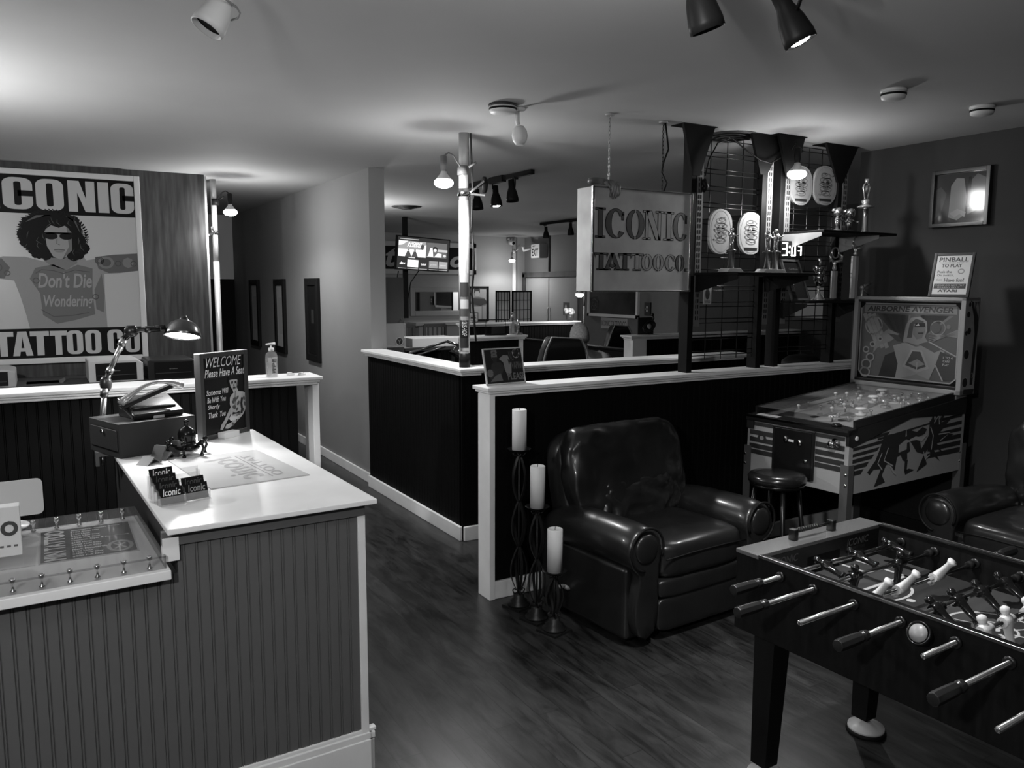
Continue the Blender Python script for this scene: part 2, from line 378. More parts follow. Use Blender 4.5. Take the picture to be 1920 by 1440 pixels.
# ================================================================== lamps
bulb_m = G(1., .3, emit=30, key='bulb'); dim_bulb = G(1., .3, emit=14, key='dimbulb'); blackp = G(.008, .45); blackg = G(.008, .2); chrome = G(.75, .12, 1); steel = G(.35, .35, 1); whitep = G(.6, .5)
def clamp_lamp(name, label, pole_p, bulb_p, power, shade=blackp, em=bulb_m, rb=.058, wide=.22):
    """bare reflector bulb in a socket on a bent arm clamped to a pole"""
    t = thing(name, label, 'lamp', bulb_p); bp = Vector(bulb_p); pp = Vector(pole_p)
    B().lathe([(.012, .17), (.022, .165), (.022, .10), (.018, .085), (.018, .07)], Matrix.Translation(bp)).out('socket', shade, t, world=True)
    b = B().lathe([(.0175, .075), (.02, .06), (rb*.78, .028), (rb*.9, .016)], Matrix.Translation(bp)); b.out('reflector', G(.5, .4), t, world=True, smooth=True)
    B().lathe([(.01, .02), (rb*.9, .018), (rb*1.04, .006), (rb*1.04, -.006), (rb*.85, -.02), (rb*.5, -.029), (.006, -.032)], Matrix.Translation(bp)).out('bulb', em, t, world=True, smooth=True)
    top = bp+Vector((0, 0, .165)); mid = (top+pp)/2+Vector((0, 0, .05))
    B().tube([top, top+(mid-top)*.5+Vector((0, 0, .02)), mid, mid+(pp-mid)*.6, pp], .005, 6).out('arm', shade, t, world=True)
    B().cyl(pp-Vector((0, 0, .03)), pp+Vector((0, 0, .03)), .034, seg=12).tube([pp+Vector((.03, -.03, .02)), pp+Vector((.07, -.06, .05))], .008, 6).out('clamp', shade, t, world=True)
    lamp_light(name+'_flood', 'SPOT', bp-Vector((0, 0, .05)), power*(1-wide), .045, bp-Vector((0, 0, 1)), 165, .5, parent=t)
    lamp_light(name+'_glow', 'POINT', bp-Vector((0, 0, .07)), power*wide, .045, parent=t)
    return t
def pole(name, label, x, y, z0, z1, r, m, stickers=False):
    t = thing(name, label, 'pole', (x, y, z0))
    B().cyl((x, y, z0+.0), (x, y, z0+(z1-z0)*.72), r, seg=20).out('lower_tube', m, t, world=True)
    B().cyl((x, y, z0+(z1-z0)*.72), (x, y, z1), r*.93, seg=20).out('upper_tube', m, t, world=True)
    return t
pp = at(871, 690, 'z', 1.205)
P1 = (2.475, 4.80)
pl = pole('support_pole', 'tall pale metal pole with stickers standing on the half wall corner', P1[0], P1[1], 1.205, CZ-.001, .036, G(.5, .35, .6, noise=.2, scale=5))
B().cyl((P1[0], P1[1], 1.206), (P1[0], P1[1], 1.30), .0375, seg=20).out('dark_band', blackp, pl, world=True)
def sticker(z0, z1, v, txt=None, a=0.0):
    b = B().mat(G(v)); ca = math.atan2(-P1[1], -P1[0])+a; r = .0366
    pts = [(P1[0]+r*math.cos(ca+k), P1[1]+r*math.sin(ca+k)) for k in [(-1+2*i/10)*.85 for i in range(11)]]
    lo = b.vs([(x, y, z0) for x, y in pts]); hi = b.vs([(x, y, z1) for x, y in pts])
    for i in range(10): b.f([lo[i], lo[i+1], hi[i+1], hi[i]])
    if txt:
        b.mat(G(.5)); V, Pl = text_shape(txt, .02)
        vv = []
        for u, v_ in V:
            k = (-.45+.9*v_); hh = z1-.012-(z1-z0-.024)*u
            vv.append(b.bm.verts.new((P1[0]+(r+.0006)*math.cos(ca+k), P1[1]+(r+.0006)*math.sin(ca+k), hh)))
        for p in Pl: b.f([vv[i] for i in p])
    b.out('sticker', None, pl, world=True)
for z0, z1, v, tx in ((1.86, 1.93, .45, None), (1.75, 1.86, .03, None), (1.66, 1.73, .5, None), (1.53, 1.60, .3, None), (1.36, 1.52, .02, None), (1.31, 1.335, .4, None)):
    sticker(hz(P1, 872, 690-(z0-1.205)*245), hz(P1, 872, 690-(z1-1.205)*245), v)
sticker(hz(P1, 872, 633), hz(P1, 872, 600), .015, 'BISHOP')
B().tube([(2.52, 4.77, 2.1), (2.53, 4.76, 1.9), (2.515, 4.77, 1.7), (2.53, 4.76, 1.5), (2.54, 4.76, 1.38)], .007, 6).out('cable', blackp, pl, world=True)
B().tube([(2.51, 4.77, 2.74), (2.52, 4.765, 2.4), (2.512, 4.77, 2.1)], .006, 6).out('cable', G(.03), pl, world=True)
b1 = at(832, 343, 'y', 4.66)
clamp_lamp('clamp_lamp', 'bright bare bulb on a thin arm clamped to the central pole', (P1[0]-.02, P1[1]-.02, 2.50), b1, 34, G(.12, .5))
ct = thing('spring_clamp', 'shiny spring clamp gripping the central pole beside the bulb', 'clamp', (P1[0], P1[1]-.05, 2.36))
B().cyl((P1[0], P1[1], 2.335), (P1[0], P1[1], 2.385), .041, seg=16).out('collar', chrome, ct, world=True)
B().bar((P1[0]+.03, P1[1]-.04, 2.36), (P1[0]+.10, P1[1]-.10, 2.43), .03, .012).bar((P1[0]+.03, P1[1]-.04, 2.35), (P1[0]+.11, P1[1]-.09, 2.34), .035, .012).out('jaw', chrome, ct, world=True)
B().sph((P1[0]+.11, P1[1]-.08, 2.41), (.025, .02, .06)).out('grip', blackp, ct, world=True)
# corridor pole with its bulb
P2 = at(399, 336, 'z', CZ); pl2 = pole('support_pole', 'pale metal pole at the mouth of the corridor beside the board wall', P2.x, P2.y, 0, CZ-.001, .028, G(.5, .35, .6, noise=.2, scale=5))
b2 = at(432, 398, 'y', 7.72)
clamp_lamp('clamp_lamp', 'bright bare bulb on the pole at the mouth of the corridor', (P2.x+.01, P2.y-.02, 2.53), b2, 34, wide=.4)
ct = thing('spring_clamp', 'shiny clamp gripping the corridor pole', 'clamp', (P2.x, P2.y, 2.2))
q = at(395, 435, 'y', P2.y-.04)
B().cyl((P2.x, P2.y, q.z-.02), (P2.x, P2.y, q.z+.02), .034, seg=14).bar((P2.x-.02, P2.y-.03, q.z), (P2.x-.08, P2.y-.09, q.z-.03), .03, .02).bar((P2.x-.02, P2.y-.03, q.z), (P2.x-.04, P2.y-.09, q.z+.04), .02, .02).out('jaw', chrome, ct, world=True)
# far corner bulb
b4 = at(960, 489, 'y', 13.7)
clamp_lamp('clamp_lamp', 'small bright bulb hanging in the far corner above the folding screen', (8.46, 14.2, b4.z+.2), b4, 22, whitep, dim_bulb)

def spot_head(t, base, head, aim, scale=1., m=blackp, lit=0., rp=.05, power=0., cone=70, em=bulb_m):
    """one track head: stem, yoke and bell-shaped housing; returns nothing, all parts of t"""
    base = Vector(base); head = Vector(head); d = (Vector(aim)-head).normalized()
    M = Matrix.Translation(head) @ d.to_track_quat('Z', 'Y').to_matrix().to_4x4()
    hd = thing_part('lamp_head', t, base)
    B().lathe([(.012*scale, -.12*scale), (.027*scale, -.115*scale), (.028*scale, -.05*scale), (rp*.82, -.005), (rp, .05*scale), (rp*1.0, .075*scale), (rp*.9, .075*scale), (rp*.8, .03*scale), (.01, .025*scale)], M, cap=False).out('housing', m, hd, world=True, smooth=True)
    B().tube([base, base-Vector((0, 0, .05)), head-d*.02+Vector((.028, 0, 0)), head-d*.06*scale+Vector((.02, 0, 0))], .006, 6).box(base.x-.02, base.x+.02, base.y-.02, base.y+.02, base.z-.012, base.z+.012).out('stem', m, hd, world=True)
    if not lit: B().lathe([(rp*.84, .052*scale), (.004, .05*scale)], M, cap=False).lathe([(rp*.93, .0755*scale), (rp*.8, .04*scale)], M, cap=False).out('dark_opening', blackp, hd, world=True)
    if lit:
        B().lathe([(.006, .078*scale), (rp*.5, .074*scale), (rp*.86, .06*scale), (rp*.84, .05*scale), (.006, .05*scale)], M).out('bulb', em, hd, world=True, smooth=True)
        lamp_light('spot_light', 'SPOT', head+d*.1*scale, power, .04, head+d, cone, .6, parent=t)
# bulb low behind the hanging sign and an added hidden one brightening the back room
q5 = at(1087, 553, 'y', 9.9)
clamp_lamp('clamp_lamp', 'bright bulb peeking out below the left corner of the hanging sign', (q5.x+.12, 9.95, q5.z+.25), q5, 10, wide=.6)
pole('lamp_stand', 'thin dark lamp stand behind the hanging sign', q5.x+.12, 9.95, 0, q5.z+.4, .012, blackp)
clamp_lamp('clamp_lamp', 'added bulb lamp hidden behind the corridor wall end to brighten the back room', (3.2, 9.5, 2.6), (3.3, 9.4, 2.38), 60, wide=.45)
pole('lamp_stand', 'thin pole of the added lamp hidden behind the corridor wall end', 3.2, 9.5, 0, CZ, .012, blackp)
# central track with three heads
t = thing('track_light', 'black ceiling track with three spot heads, the middle one lit', 'track light', (3.7, 6.4, CZ))
TA, TB = Vector((3.70, 5.90, 2.715)), Vector((3.69, 7.05, 2.715))
B().bar(TA, TB, .035, .04).out('rail', blackp, t, world=True)
B().bar(TA+(TB-TA)*.42, TA+(TB-TA)*.62, .05, .06).out('power_feed', blackp, t, world=True)
for (px, py, k, li) in ((895, 378, .9, 0), (930, 372, .6, 1), (960, 362, .25, 0)):
    bs = TA.lerp(TB, k)-Vector((0, 0, .02)); h = at(px, py, 'y', bs.y)
    spot_head(t, bs, h, h+Vector((.02, -.1, -1)), 1., blackp, li, .055, 45, 110)
# back track
t = thing('track_light', 'far black ceiling track with two unlit heads above the exit sign', 'track light', (6.8, 10.2, CZ))
TA, TB = Vector((6.86, 9.0, 2.715)), Vector((6.86, 10.7, 2.715))
B().bar(TA, TB, .035, .04).out('rail', blackp, t, world=True)
for (px, py, k) in ((1024, 438, .93), (1070, 432, .52)):
    bs = TA.lerp(TB, k)-Vector((0, 0, .02)); h = at(px, py, 'y', bs.y); spot_head(t, bs, h, h+Vector((0, -.05, -1)), .9, blackp, 0, .05)
# track over the lounge, its rail above the picture's top edge
h1 = at(1484, 40, 'z', 2.60); h2 = at(1314, 8, 'z', 2.57)
t = thing('track_light', 'black ceiling track at the top edge with one lit and one dark spot head', 'track light', (2.2, 1.9, CZ))
dd = (h1-h2); dd.z = 0; dd.normalize(); c0 = Vector((h2.x, h2.y, 2.715)); c1 = Vector((h1.x, h1.y, 2.715)); off = Vector((-.10, -.13, 0))
B().bar(c0-dd*.3+off, c1+dd*.3+off, .035, .04).out('rail', blackp, t, world=True)
spot_head(t, c1+off-Vector((0, 0, .02)), h1, h1+_rt*.5-_fw*.05+Vector((0, 0, -1)), 1., blackp, 1, .052, 75, 120)
spot_head(t, c0+off-Vector((0, 0, .02)), h2, h2+_rt*.36+_fw*.12+Vector((0, 0, -1)), 1., blackp, 0, .052)
# white spot head at the top left
h3 = at(408, 22, 'z', 2.60)
t = thing('spot_lamp', 'white unlit ceiling spot head with a looped cord at the top left', 'lamp', (h3.x, h3.y, CZ))
spot_head(t, (h3.x, h3.y-.06, 2.73), h3, h3-_rt*.5-_fw*.32+Vector((0, 0, -1)), .9, G(.5, .5), 0, .052)
B().cyl((h3.x, h3.y-.06, 2.715), (h3.x, h3.y-.06, CZ), .055).out('canopy', G(.5, .5), t, world=True)
B().tube([at(418+dx, 0+dy, 'z', 2.62) for dx, dy in ((0, -6), (15, 6), (26, 14), (32, 24), (28, 34), (16, 38), (4, 35))], .0035, 6).out('cord', G(.2), t, world=True)
# camera-like white lamp near the smoke alarm
h4 = at(970, 252, 'z', 2.60)
t = thing('spot_lamp', 'small white ceiling spot lamp beside the round smoke alarm', 'lamp', (h4.x, h4.y, CZ))
B().lathe([(.045, 0), (.045, -.012), (.02, -.02)], Matrix.Translation((h4.x, h4.y, CZ))).out('canopy', whitep, t, world=True)
B().tube([(h4.x, h4.y, CZ-.02), (h4.x, h4.y, CZ-.07), (h4.x+.005, h4.y, CZ-.09)], .013).out('stem', whitep, t, world=True)
B().sph((h4.x+.01, h4.y-.01, CZ-.15), (.045, .045, .06)).out('housing', whitep, t, world=True)
# smoke alarms
def alarm(px, py, r, label, name='smoke_alarm', dark=False):
    p = at(px, py, 'z', CZ); t = thing(name, label, 'smoke alarm', (p.x, p.y, CZ))
    B().lathe([(r*1.02, 0), (r*1.02, -.012), (r*.96, -.014)]).out('base', G(.03) if dark else whitep, t)
    B().lathe([(r*.98, -.013), (r*.97, -.03), (r*.9, -.045), (r*.55, -.052), (.004, -.052)]).out('cover', whitep, t)
    B().lathe([(r*1.0, -.021), (r*1.0, -.031), (r*.9, -.031)]).out('vent_slot', blackp, t)
alarm(943, 196, .078, 'round white smoke alarm on a dark base above the central pole', dark=True)
alarm(1676, 168, .062, 'white smoke alarm on the ceiling above the trophy rack')
alarm(1842, 199, .062, 'white smoke alarm on the ceiling close to the right wall')
def vent(px, py, r, label, rings=4):
    p = at(px, py, 'z', CZ); t = thing('ceiling_vent', label, 'vent', (p.x, p.y, CZ))
    b = B(); 
    for k in range(rings): b.lathe([(r*(1-.2*k), -.002-.008*k), (r*(1-.2*k), -.012-.008*k), (r*(.86-.2*k), -.006-.008*k)])
    b.out('louvre', G(.04), t); B().lathe([(r*1.1, 0), (r*1.1, -.006), (r*.95, -.008)]).out('rim', G(.05), t)
vent(762, 387, .17, 'round dark ceiling vent above the television')
vent(1370, 254, .16, 'round grey ceiling vent between the triangular rack brackets')

# lamps outside the picture: ceiling glow implies left and top, rear is added fill
for nm, p, pw, lb in (('clamp_lamp', (-.75, 4.75, 2.24), 42, 'bulb lamp on a ceiling drop over the reception, left of the picture'), ('clamp_lamp', (-.8, .2, 2.3), 58, 'added fill bulb lamp on a ceiling drop behind the camera'), ('clamp_lamp', (1.30, 1.55, 2.48), 7, 'bulb lamp on a ceiling drop just above the top edge of the picture')):
    t = thing(nm, lb, 'lamp', p)
    B().cyl((p[0], p[1], p[2]+.2), (p[0], p[1], CZ), .012).lathe([(.02, .24), (.02, .08), (.015, .07)], Matrix.Translation(p)).out('socket', blackp, t, world=True)
    B().lathe([(.015, .07), (.04, .02), (.045, 0), (.03, -.025), (.005, -.03)], Matrix.Translation(p)).out('bulb', bulb_m, t, world=True, smooth=True)
    lamp_light('lamp_light', 'POINT', Vector(p)-Vector((0, 0, .08)), pw, .05, parent=t)
# ================================================================== reception
def quad(bl, br, tl):
    """Art frame on a flat rectangle: bottom-left, bottom-right, top-left world corners; drawing units 0..1"""
    bl, br, tl = Vector(bl), Vector(br), Vector(tl); u = br-bl; v = tl-bl
    n = u.cross(v).normalized(); return frame(bl, u, n), u.length, v.length
top_m = G(.88, .22, noise=.05, scale=5); clear = G(.12, .05, alpha=.24, key='clear'); clear2 = G(.6, .05, alpha=.2, key='clear2')
RZ = math.radians(2.0)
cn = thing('reception_counter', 'grey beadboard reception counter with a glossy pale top', 'counter', (.95, 2.62, 0), RZ)
def bead_local(x0, x1, z0, z1, par, m, pitch=.0385): beadboard(B(), (x0, 0), (x1, 0), z0, z1, (0, -1), pitch).out('beadboard', m, par)
B().box(-.62, 0, .014, 1.5, 0, .998).out('carcass', G(.02, .5), cn)
B().box(-.65, .03, -.052, 1.55, .998, 1.016).out('counter_top', top_m, cn, bevel=.003)
bead_local(-2.31-.0, -.026, .14, .86, cn, grey_bead); bead_local(-.616-.0, -.026, .86, .955, cn, grey_bead)
B().box(-2.31, -.62, .014, .6, 0, .86).out('lower_carcass', G(.02, .5), cn)
B().box(-.66, .0, -.012, .014, .952, .998).out('apron', grey_bead, cn, bevel=.002)
B().box(-.026, .002, -.008, .016, .14, .952).out('corner_trim', white_trim, cn, bevel=.002)
B().box(-.66, -.612, -.016, .016, .905, .98).out('trim_block', white_trim, cn, bevel=.002)
b = B()
for y0, z0, z1 in ((-.018, 0, .118), (-.013, .118, .142), (-.006, .142, .155)): b.box(-2.31, .018+y0+.018, y0, .02, z0, z1); b.box(0, .0-y0, y0, 1.5, z0, z1)
b.out('baseboard', white_trim, cn, bevel=.003)
B().box(-2.31, -.645, -.058, .64, .862, .892).out('lower_top', top_m, cn, bevel=.003)
# clear sheet on stand-offs over the lower top
sh = thing('acrylic_sheet', 'clear acrylic sheet on metal standoffs over the lower desk top', 'desk cover', (.95, 2.62, .893), RZ)
B().box(-1.9, -.655, -.035, .62, .034, .039).box(-1.9, -.655, -.037, -.033, 0, .04).box(-1.9, -.655, .616, .62, 0, .04).box(-.659, -.655, -.035, .62, 0, .04).out('sheet', clear, sh)
for k in range(17):
    x = -.70-.0705*k
    for y in (-.02, .595):
        B().lathe([(.008, 0), (.0085, .006), (.004, .010), (.004, .026), (.0085, .03), (.0085, .040), (.006, .043)], Matrix.Translation((x, y, 0)), seg=12).out('standoff', chrome, sh)
# printed price list under the sheet
ZL = .8935
def zl(px, py, z=ZL): return at(px, py, 'z', z)
def flat_sheet(name, label, cat, corners, z, v, draw=None, th=.0012, group=None, rough=.5):
    """a rectangle lying flat, given its front-left, front-right, back-left pixels"""
    fl, fr, bl = [at(*c, 'z', z) for c in corners]; M, sx, sy = quad(fl, fr, bl)
    a = Art(M, sx, sy, lay=.0004, rough=rough); a.mat(G(v, rough)); a.box(0, sx, 0, sy, -th, 0)
    if draw: draw(a)
    o = a.out(name); o['label'] = label; o['category'] = cat
    if group: o['group'] = group
    return o
def d_price(a):
    a.R(.02, .02, .98, .98, .035, 1)
    a.T('ICONIC', .04, .03, .27, .97, .35, 2, bold=.03) if 0 else None
    # heading turned on its side
    V, Pl = text_shape('MIN TATTOO', .03); a.g(.7); vv = a.vs([((.05+.22*(1-v))*a.sx, (.04+.92*u)*a.sy, .0012) for u, v in V])
    for p in Pl: a.f([vv[i] for i in p])
    lines = ['Jeannette: Guest Artist', '$150 Shop Min', '$150 Hour', '$500 Half Day', '$750 Full Day', 'Custom: Style & Cover-work', '$150 Hour', '$500 Half Day', '$850 Full Day', 'Mark Minutersia', '$150 Hour', '$500 Half Day', '$900 Full Day']
    for i, l in enumerate(lines):
        y = .93-.069*i; a.T(l, .33, y-.05, .33+.024*len(l), y, .8, 2, bold=.02)
    a.ring(.82, .22, .12, .15, .012, .3, 2); a.S([(.76, .14), (.88, .3)], .008, .3, 2); a.S([(.76, .3), (.88, .14)], .008, .3, 2)
    a.R(.74, .45, .9, .9, .05, 2)
flat_sheet('price_list', 'dark printed price list under the clear sheet on the lower desk', 'price list', ((72, 1059), (262, 1031), (70, 999)), ZL, .5, d_price)
flat_sheet('paper', 'blank white paper under the clear sheet left of the price list', 'paper', ((-60, 1078), (66, 1060), (-40, 1012)), ZL, .6)
# tablet and white box at the left edge
t0 = at(83, 896, 'y', 3.12); t1 = at(80, 962, 'y', 3.12)
tb = thing('tablet', 'pale rounded tablet seen from behind on the lower desk', 'tablet', (t1.x-.1, 3.12, .94))
def rrect(w, h, r, n=5):
    return [(sx*(w/2-r)+r*math.cos(a), sy*(h/2-r)+r*math.sin(a)) for sx, sy, a0 in ((1, 1, 0), (-1, 1, PI/2), (-1, -1, PI), (1, -1, 1.5*PI)) for a in [a0+PI/2*k/n for k in range(n+1)]]
hh = t0.z-t1.z; cx = t1.x-.13
B(frame((cx, 3.12, (t0.z+t1.z)/2), (1, .04, .0), (0, -1, .12))).prism(rrect(.27, hh, .018), .009).out('back_shell', G(.5, .35), tb, bevel=.002, world=True)
B().lathe([(.07, .932), (.07, .938), (.012, .94), (.012, t1.z+.03)], Matrix.Translation((cx+.02, 3.14, 0))).out('stand', G(.5, .35), tb, world=True)
q0 = at(38, 948, 'y', 2.78); q1 = at(41, 1022, 'y', 2.78)
bx = thing('white_box', 'white box with a rounded letter on its front beside the tablet', 'box', (q1.x-.1, 2.78, .934))
B().box(q1.x-.2, q1.x, 2.78, 2.83, .936, q0.z).out('carton', G(.62, .5), bx, bevel=.002, world=True)
a = Art(wallframe_y(q1.x-.2, 2.7795, .934), .2, q0.z-.934); 
a.T('O', .74, .42, .97, .72, .05, 1, bold=.05)
for i in range(6): a.R(.45+.09*i, .2, .5+.09*i, .24, .1, 1)
a.out('print', None, bx, world=True)
# ---- things on the counter top
ZT = 1.0165
def d_glass(a):
    a.R(.005, .01, .995, .985, .62, 1)
    def turned(txt, x0, x1, y0, y1, v):
        V, Pl = text_shape(txt, .015, .25); a.g(v); vv = a.vs([((x1-(x1-x0)*w_)*a.sx, (y0+(y1-y0)*(1-u))*a.sy, .0012) for u, w_ in V])
        for p in Pl: a.f([vv[i] for i in p])
    turned('Iconic', .30, .62, .12, .86, .45); turned('TATTOO', .70, .82, .12, .82, .43); a.R(.66, .1, .675, .85, .36, 2)
flat_sheet('counter_mat', 'pale counter mat with faint shop lettering across the counter top', 'counter mat', ((396, 917), (581, 890), (335, 861)), ZT+.002, .5, d_glass, .002, rough=.15)
# black box under the phone
f0 = at(226, 861, 'z', ZT); f1 = at(371, 838, 'z', ZT); ztop = hz(f0, 226, 796)
dirx = (f1-f0); dirx.z = 0; Lb = dirx.length*.98; dirx.normalize(); ang = math.atan2(dirx.y, dirx.x)
bxp = thing('cash_drawer', 'black metal cash drawer box at the back of the counter under the phone', 'cash drawer', (f0.x, f0.y, ZT), ang)
HB = ztop-ZT; DB = .30
B().box(0, Lb, 0, DB, 0, HB).out('body', G(.02, .55), bxp, bevel=.003)
B().box(.004, .0, .02, DB-.02, .02, HB-.025).box(-.004, .002, .02, DB-.02, .03, HB-.03).out('drawer_front', G(.03, .45), bxp, bevel=.001)
B().cyl((-.012, DB*.5, HB*.7), (-.002, DB*.5, HB*.7), .009).out('lock', chrome, bxp)
# phone on the box
M = Matrix.Translation((f0.x, f0.y, ztop)) @ Matrix.Rotation(ang, 4, 'Z')
ph = thing('desk_phone', 'black and silver desk phone with corded handset on the black box', 'phone', M @ Vector((.19, .14, 0)), ang)
b = B(frame((0, 0, 0), (1, 0, 0), (0, -.35, 1)))
b.prism([(-.11, -.09), (.12, -.09), (.13, .10), (-.10, .10)], .03, z0=.03); b.out('body', G(.015, .25), ph, bevel=.008)
B().box(-.09, .10, -.07, .09, 0, .05).out('foot', G(.012, .4), ph, bevel=.004)
B().box(-.02, .03, -.1, -.07, .0, .022).out('side_tab', G(.45, .3), ph, bevel=.002)
arc = [(-.14+.28*k/10, -.055+.0*k, .075+.05*math.sin(PI*k/10)+.055*k/10) for k in range(11)]
b = B(); b.tube(arc, [.016, .017, .012, .009, .008, .008, .008, .009, .012, .016, .017], 10); b.out('handset', G(.5, .15, .5), ph, smooth=True)
B().bar((-.13, -.03, .055), (.13, -.03, .14), .03, .02).out('cradle', G(.02, .25), ph, bevel=.004)
B().box(-.05, .09, .03, .09, .065, .075).out('screen', G(.01, .1), ph)
# articulated desk lamp
lp0 = at(192, 848, 'z', .99); yl = lp0.y
lp = thing('desk_lamp', 'jointed metal desk lamp with a domed shade glowing over the counter', 'desk lamp', (lp0.x, lp0.y, 1.0))
J = [at(x, y, 'y', yl) for x, y in ((190, 832), (196, 728), (204, 700), (232, 636), (246, 621), (262, 619), (300, 616))]
B().box(lp0.x-.03, lp0.x+.05, lp0.y-.03, lp0.y+.03, .975, .995).cyl((lp0.x, lp0.y, .93), (lp0.x, lp0.y, .98), .008).box(lp0.x-.03, lp0.x-.015, lp0.y-.02, lp0.y+.02, .93, .98).tube([(lp0.x, lp0.y, .99), J[0]], .011).out('clamp', steel, lp, world=True)
B().tube([J[0], J[1]], [.014, .012], 10).tube([J[0], J[0].lerp(J[1], .25)], .019, 10).tube([J[0].lerp(J[1], .85), J[1]], .018, 10).out('lower_arm', G(.3, .35, 1), lp, world=True, smooth=True)
B().sph(J[1].lerp(J[2], .3), (.026, .018, .04)).tube([J[1], J[2]], .013).out('elbow', G(.06, .3, .6), lp, world=True)
B().tube([J[2], J[3]], [.012, .011], 10).tube([J[2].lerp(J[3], .0), J[2].lerp(J[3], .15)], .017, 10).tube([J[2].lerp(J[3], .8), J[3]], .017, 10).out('upper_arm', G(.5, .3, 1), lp, world=True, smooth=True)
B().sph(J[4], (.032, .02, .03)).tube([J[3], J[4], J[5], J[6]], [.014, .018, .012, .014], 10).sph(J[5].lerp(J[6], .4), (.022, .018, .018)).out('head_joint', G(.06, .25, .8), lp, world=True)
sc_ = at(342, 627, 'y', yl); rr = (at(380, 627, 'y', yl)-at(304, 627, 'y', yl)).length/2*.93
ML = Matrix.Translation(sc_+Vector((0, 0, -.01))) @ Matrix.Rotation(math.radians(-17), 4, Vector((_rt.x, _rt.y, 0))) 
B().lathe([(.02, rr*.98), (rr*.38, rr*.92), (rr*.68, rr*.76), (rr*.88, rr*.5), (rr*.98, rr*.2), (rr*1.02, 0), (rr*.99, -.002), (rr*.95, .004), (rr*.86, rr*.44), (rr*.66, rr*.68), (rr*.35, rr*.84), (.01, rr*.88)], ML, seg=32, cap=False).out('shade', G(.16, .22, .9), lp, world=True, smooth=True)
B().tube([ML @ Vector((-rr*.98, 0, rr*.45)), J[6]+Vector((-.02, 0, 0))], .014).sph(ML @ Vector((0, 0, rr*.97)), (.022, .022, .02)).out('shade_knuckle', G(.06, .25, .8), lp, world=True)
B().lathe([(rr*.93, .006), (rr*.84, rr*.42), (rr*.64, rr*.64), (.01, rr*.8)], ML, seg=32, cap=False).out('shade_lining', G(.85, .5), lp, world=True, smooth=True)
B().lathe([(.02, rr*.6), (.05, rr*.4), (.075, rr*.12), (.06, rr*.02), (.004, 0)], ML, seg=22).out('bulb', G(1, emit=30, key='lampbulb'), lp, world=True, smooth=True)
lamp_light('desk_lamp_light', 'SPOT', sc_-Vector((0, 0, .035)), 20, .05, sc_-Vector((0, 0, 1)), 150, .4, parent=lp)
# welcome sign in a frame
w0 = at(379, 828, 'z', ZT); w1 = at(467, 808, 'z', ZT); zt = hz(w0, 366, 664)
M, sx, sy = quad(w0, w1, Vector((w0.x, w0.y, zt)))
ws = thing('welcome_sign', 'framed black welcome sign standing at the back corner of the counter', 'sign', w0)
b = B(M); fw_ = .022
for x0, x1, y0, y1 in ((0, fw_, 0, sy), (sx-fw_, sx, 0, sy), (fw_, sx-fw_, 0, fw_), (fw_, sx-fw_, sy-fw_, sy)): b.box(x0, x1, y0, y1, -.03, .008)
b.out('frame', G(.045, .4), ws, bevel=.002, world=True)
a = Art(M, sx, sy, lay=.0008, rough=.35); a.mat(G(.006, .25)); a.box(fw_, sx-fw_, fw_, sy-fw_, -.02, 0)
a.T('WELCOME', .14, .83, .88, .945, .75, 2, bold=.0, shear=.35)
a.T('Please Have A Seat', .10, .715, .94, .81, .7, 2, bold=.015, shear=.3)
a.S([(.1, .705), (.95, .715)], .01, .02, 1)
for i, l in enumerate(('Someone Will', 'Be With You', 'Shortly', 'Thank  You')):
    a.T(l, .12+.01*i, .51-.088*i, .12+.01*i+(.038 if i == 0 else .035)*len(l), .575-.088*i, .7, 2, bold=.012, shear=.3)
# plain standing figure: dark hair, bare arms with dark drawn patterns, pale trousers
sk = .5
a.P([(.57, .64), (.59, .70), (.66, .73), (.76, .72), (.81, .67), (.80, .57), (.76, .53), (.60, .58)], .011, 2)
a.P([(.60, .655), (.66, .66), (.77, .655), (.785, .60), (.75, .555), (.705, .527), (.66, .54), (.62, .585)], sk, 3)
a.P([(.66, .55), (.75, .57), (.79, .51), (.88, .50), (.95, .475), (.965, .42), (.95, .36), (.925, .28), (.89, .235), (.82, .195), (.72, .15), (.62, .105), (.53, .085), (.47, .095), (.50, .135), (.60, .15), (.70, .19), (.62, .22), (.60, .27), (.61, .33), (.59, .37), (.60, .45), (.64, .485), (.68, .50)], sk, 3)
a.P([(.60, .33), (.62, .28), (.56, .21), (.48, .14), (.42, .085), (.37, .09), (.39, .14), (.46, .19), (.54, .27)], sk*.85, 3)
a.S([(.86, .43), (.835, .36), (.85, .29), (.83, .24)], .014, .02, 5); a.S([(.64, .25), (.72, .235), (.80, .25)], .02, .02, 4)
a.P([(.60, .24), (.80, .25), (.79, .20), (.70, .17), (.60, .17), (.56, .20)], .65, 4)
for x, y, r in ((.70, .42, .045), (.77, .37, .035), (.68, .33, .04), (.90, .42, .03), (.91, .35, .03), (.88, .28, .022), (.74, .30, .03), (.66, .39, .03), (.76, .44, .03), (.64, .13, .03), (.72, .17, .02)): a.E(x, y, r, r*.6, .09, 5, 9, rot=x*9)
for x in (.655, .725): a.S([(x-.018, .618), (x+.02, .622)], .008, .02, 5); a.S([(x-.02, .632), (x+.02, .636)], .005, .03, 5)
a.S([(.69, .605), (.683, .583), (.70, .580)], .005, .12, 5); a.S([(.67, .562), (.72, .565)], .007, .05, 5); a.P([(.75, .56), (.785, .60), (.775, .65), (.755, .61)], .12, 4)
a.S([(.72, .52), (.71, .46), (.70, .30)], .006, .2, 4)
a.out('poster', None, ws, world=True)
B(M).box(sx*.3, sx*.62, -.0, .028, .006, .05).out('ledge_block', white_trim, ws, bevel=.002, world=True)
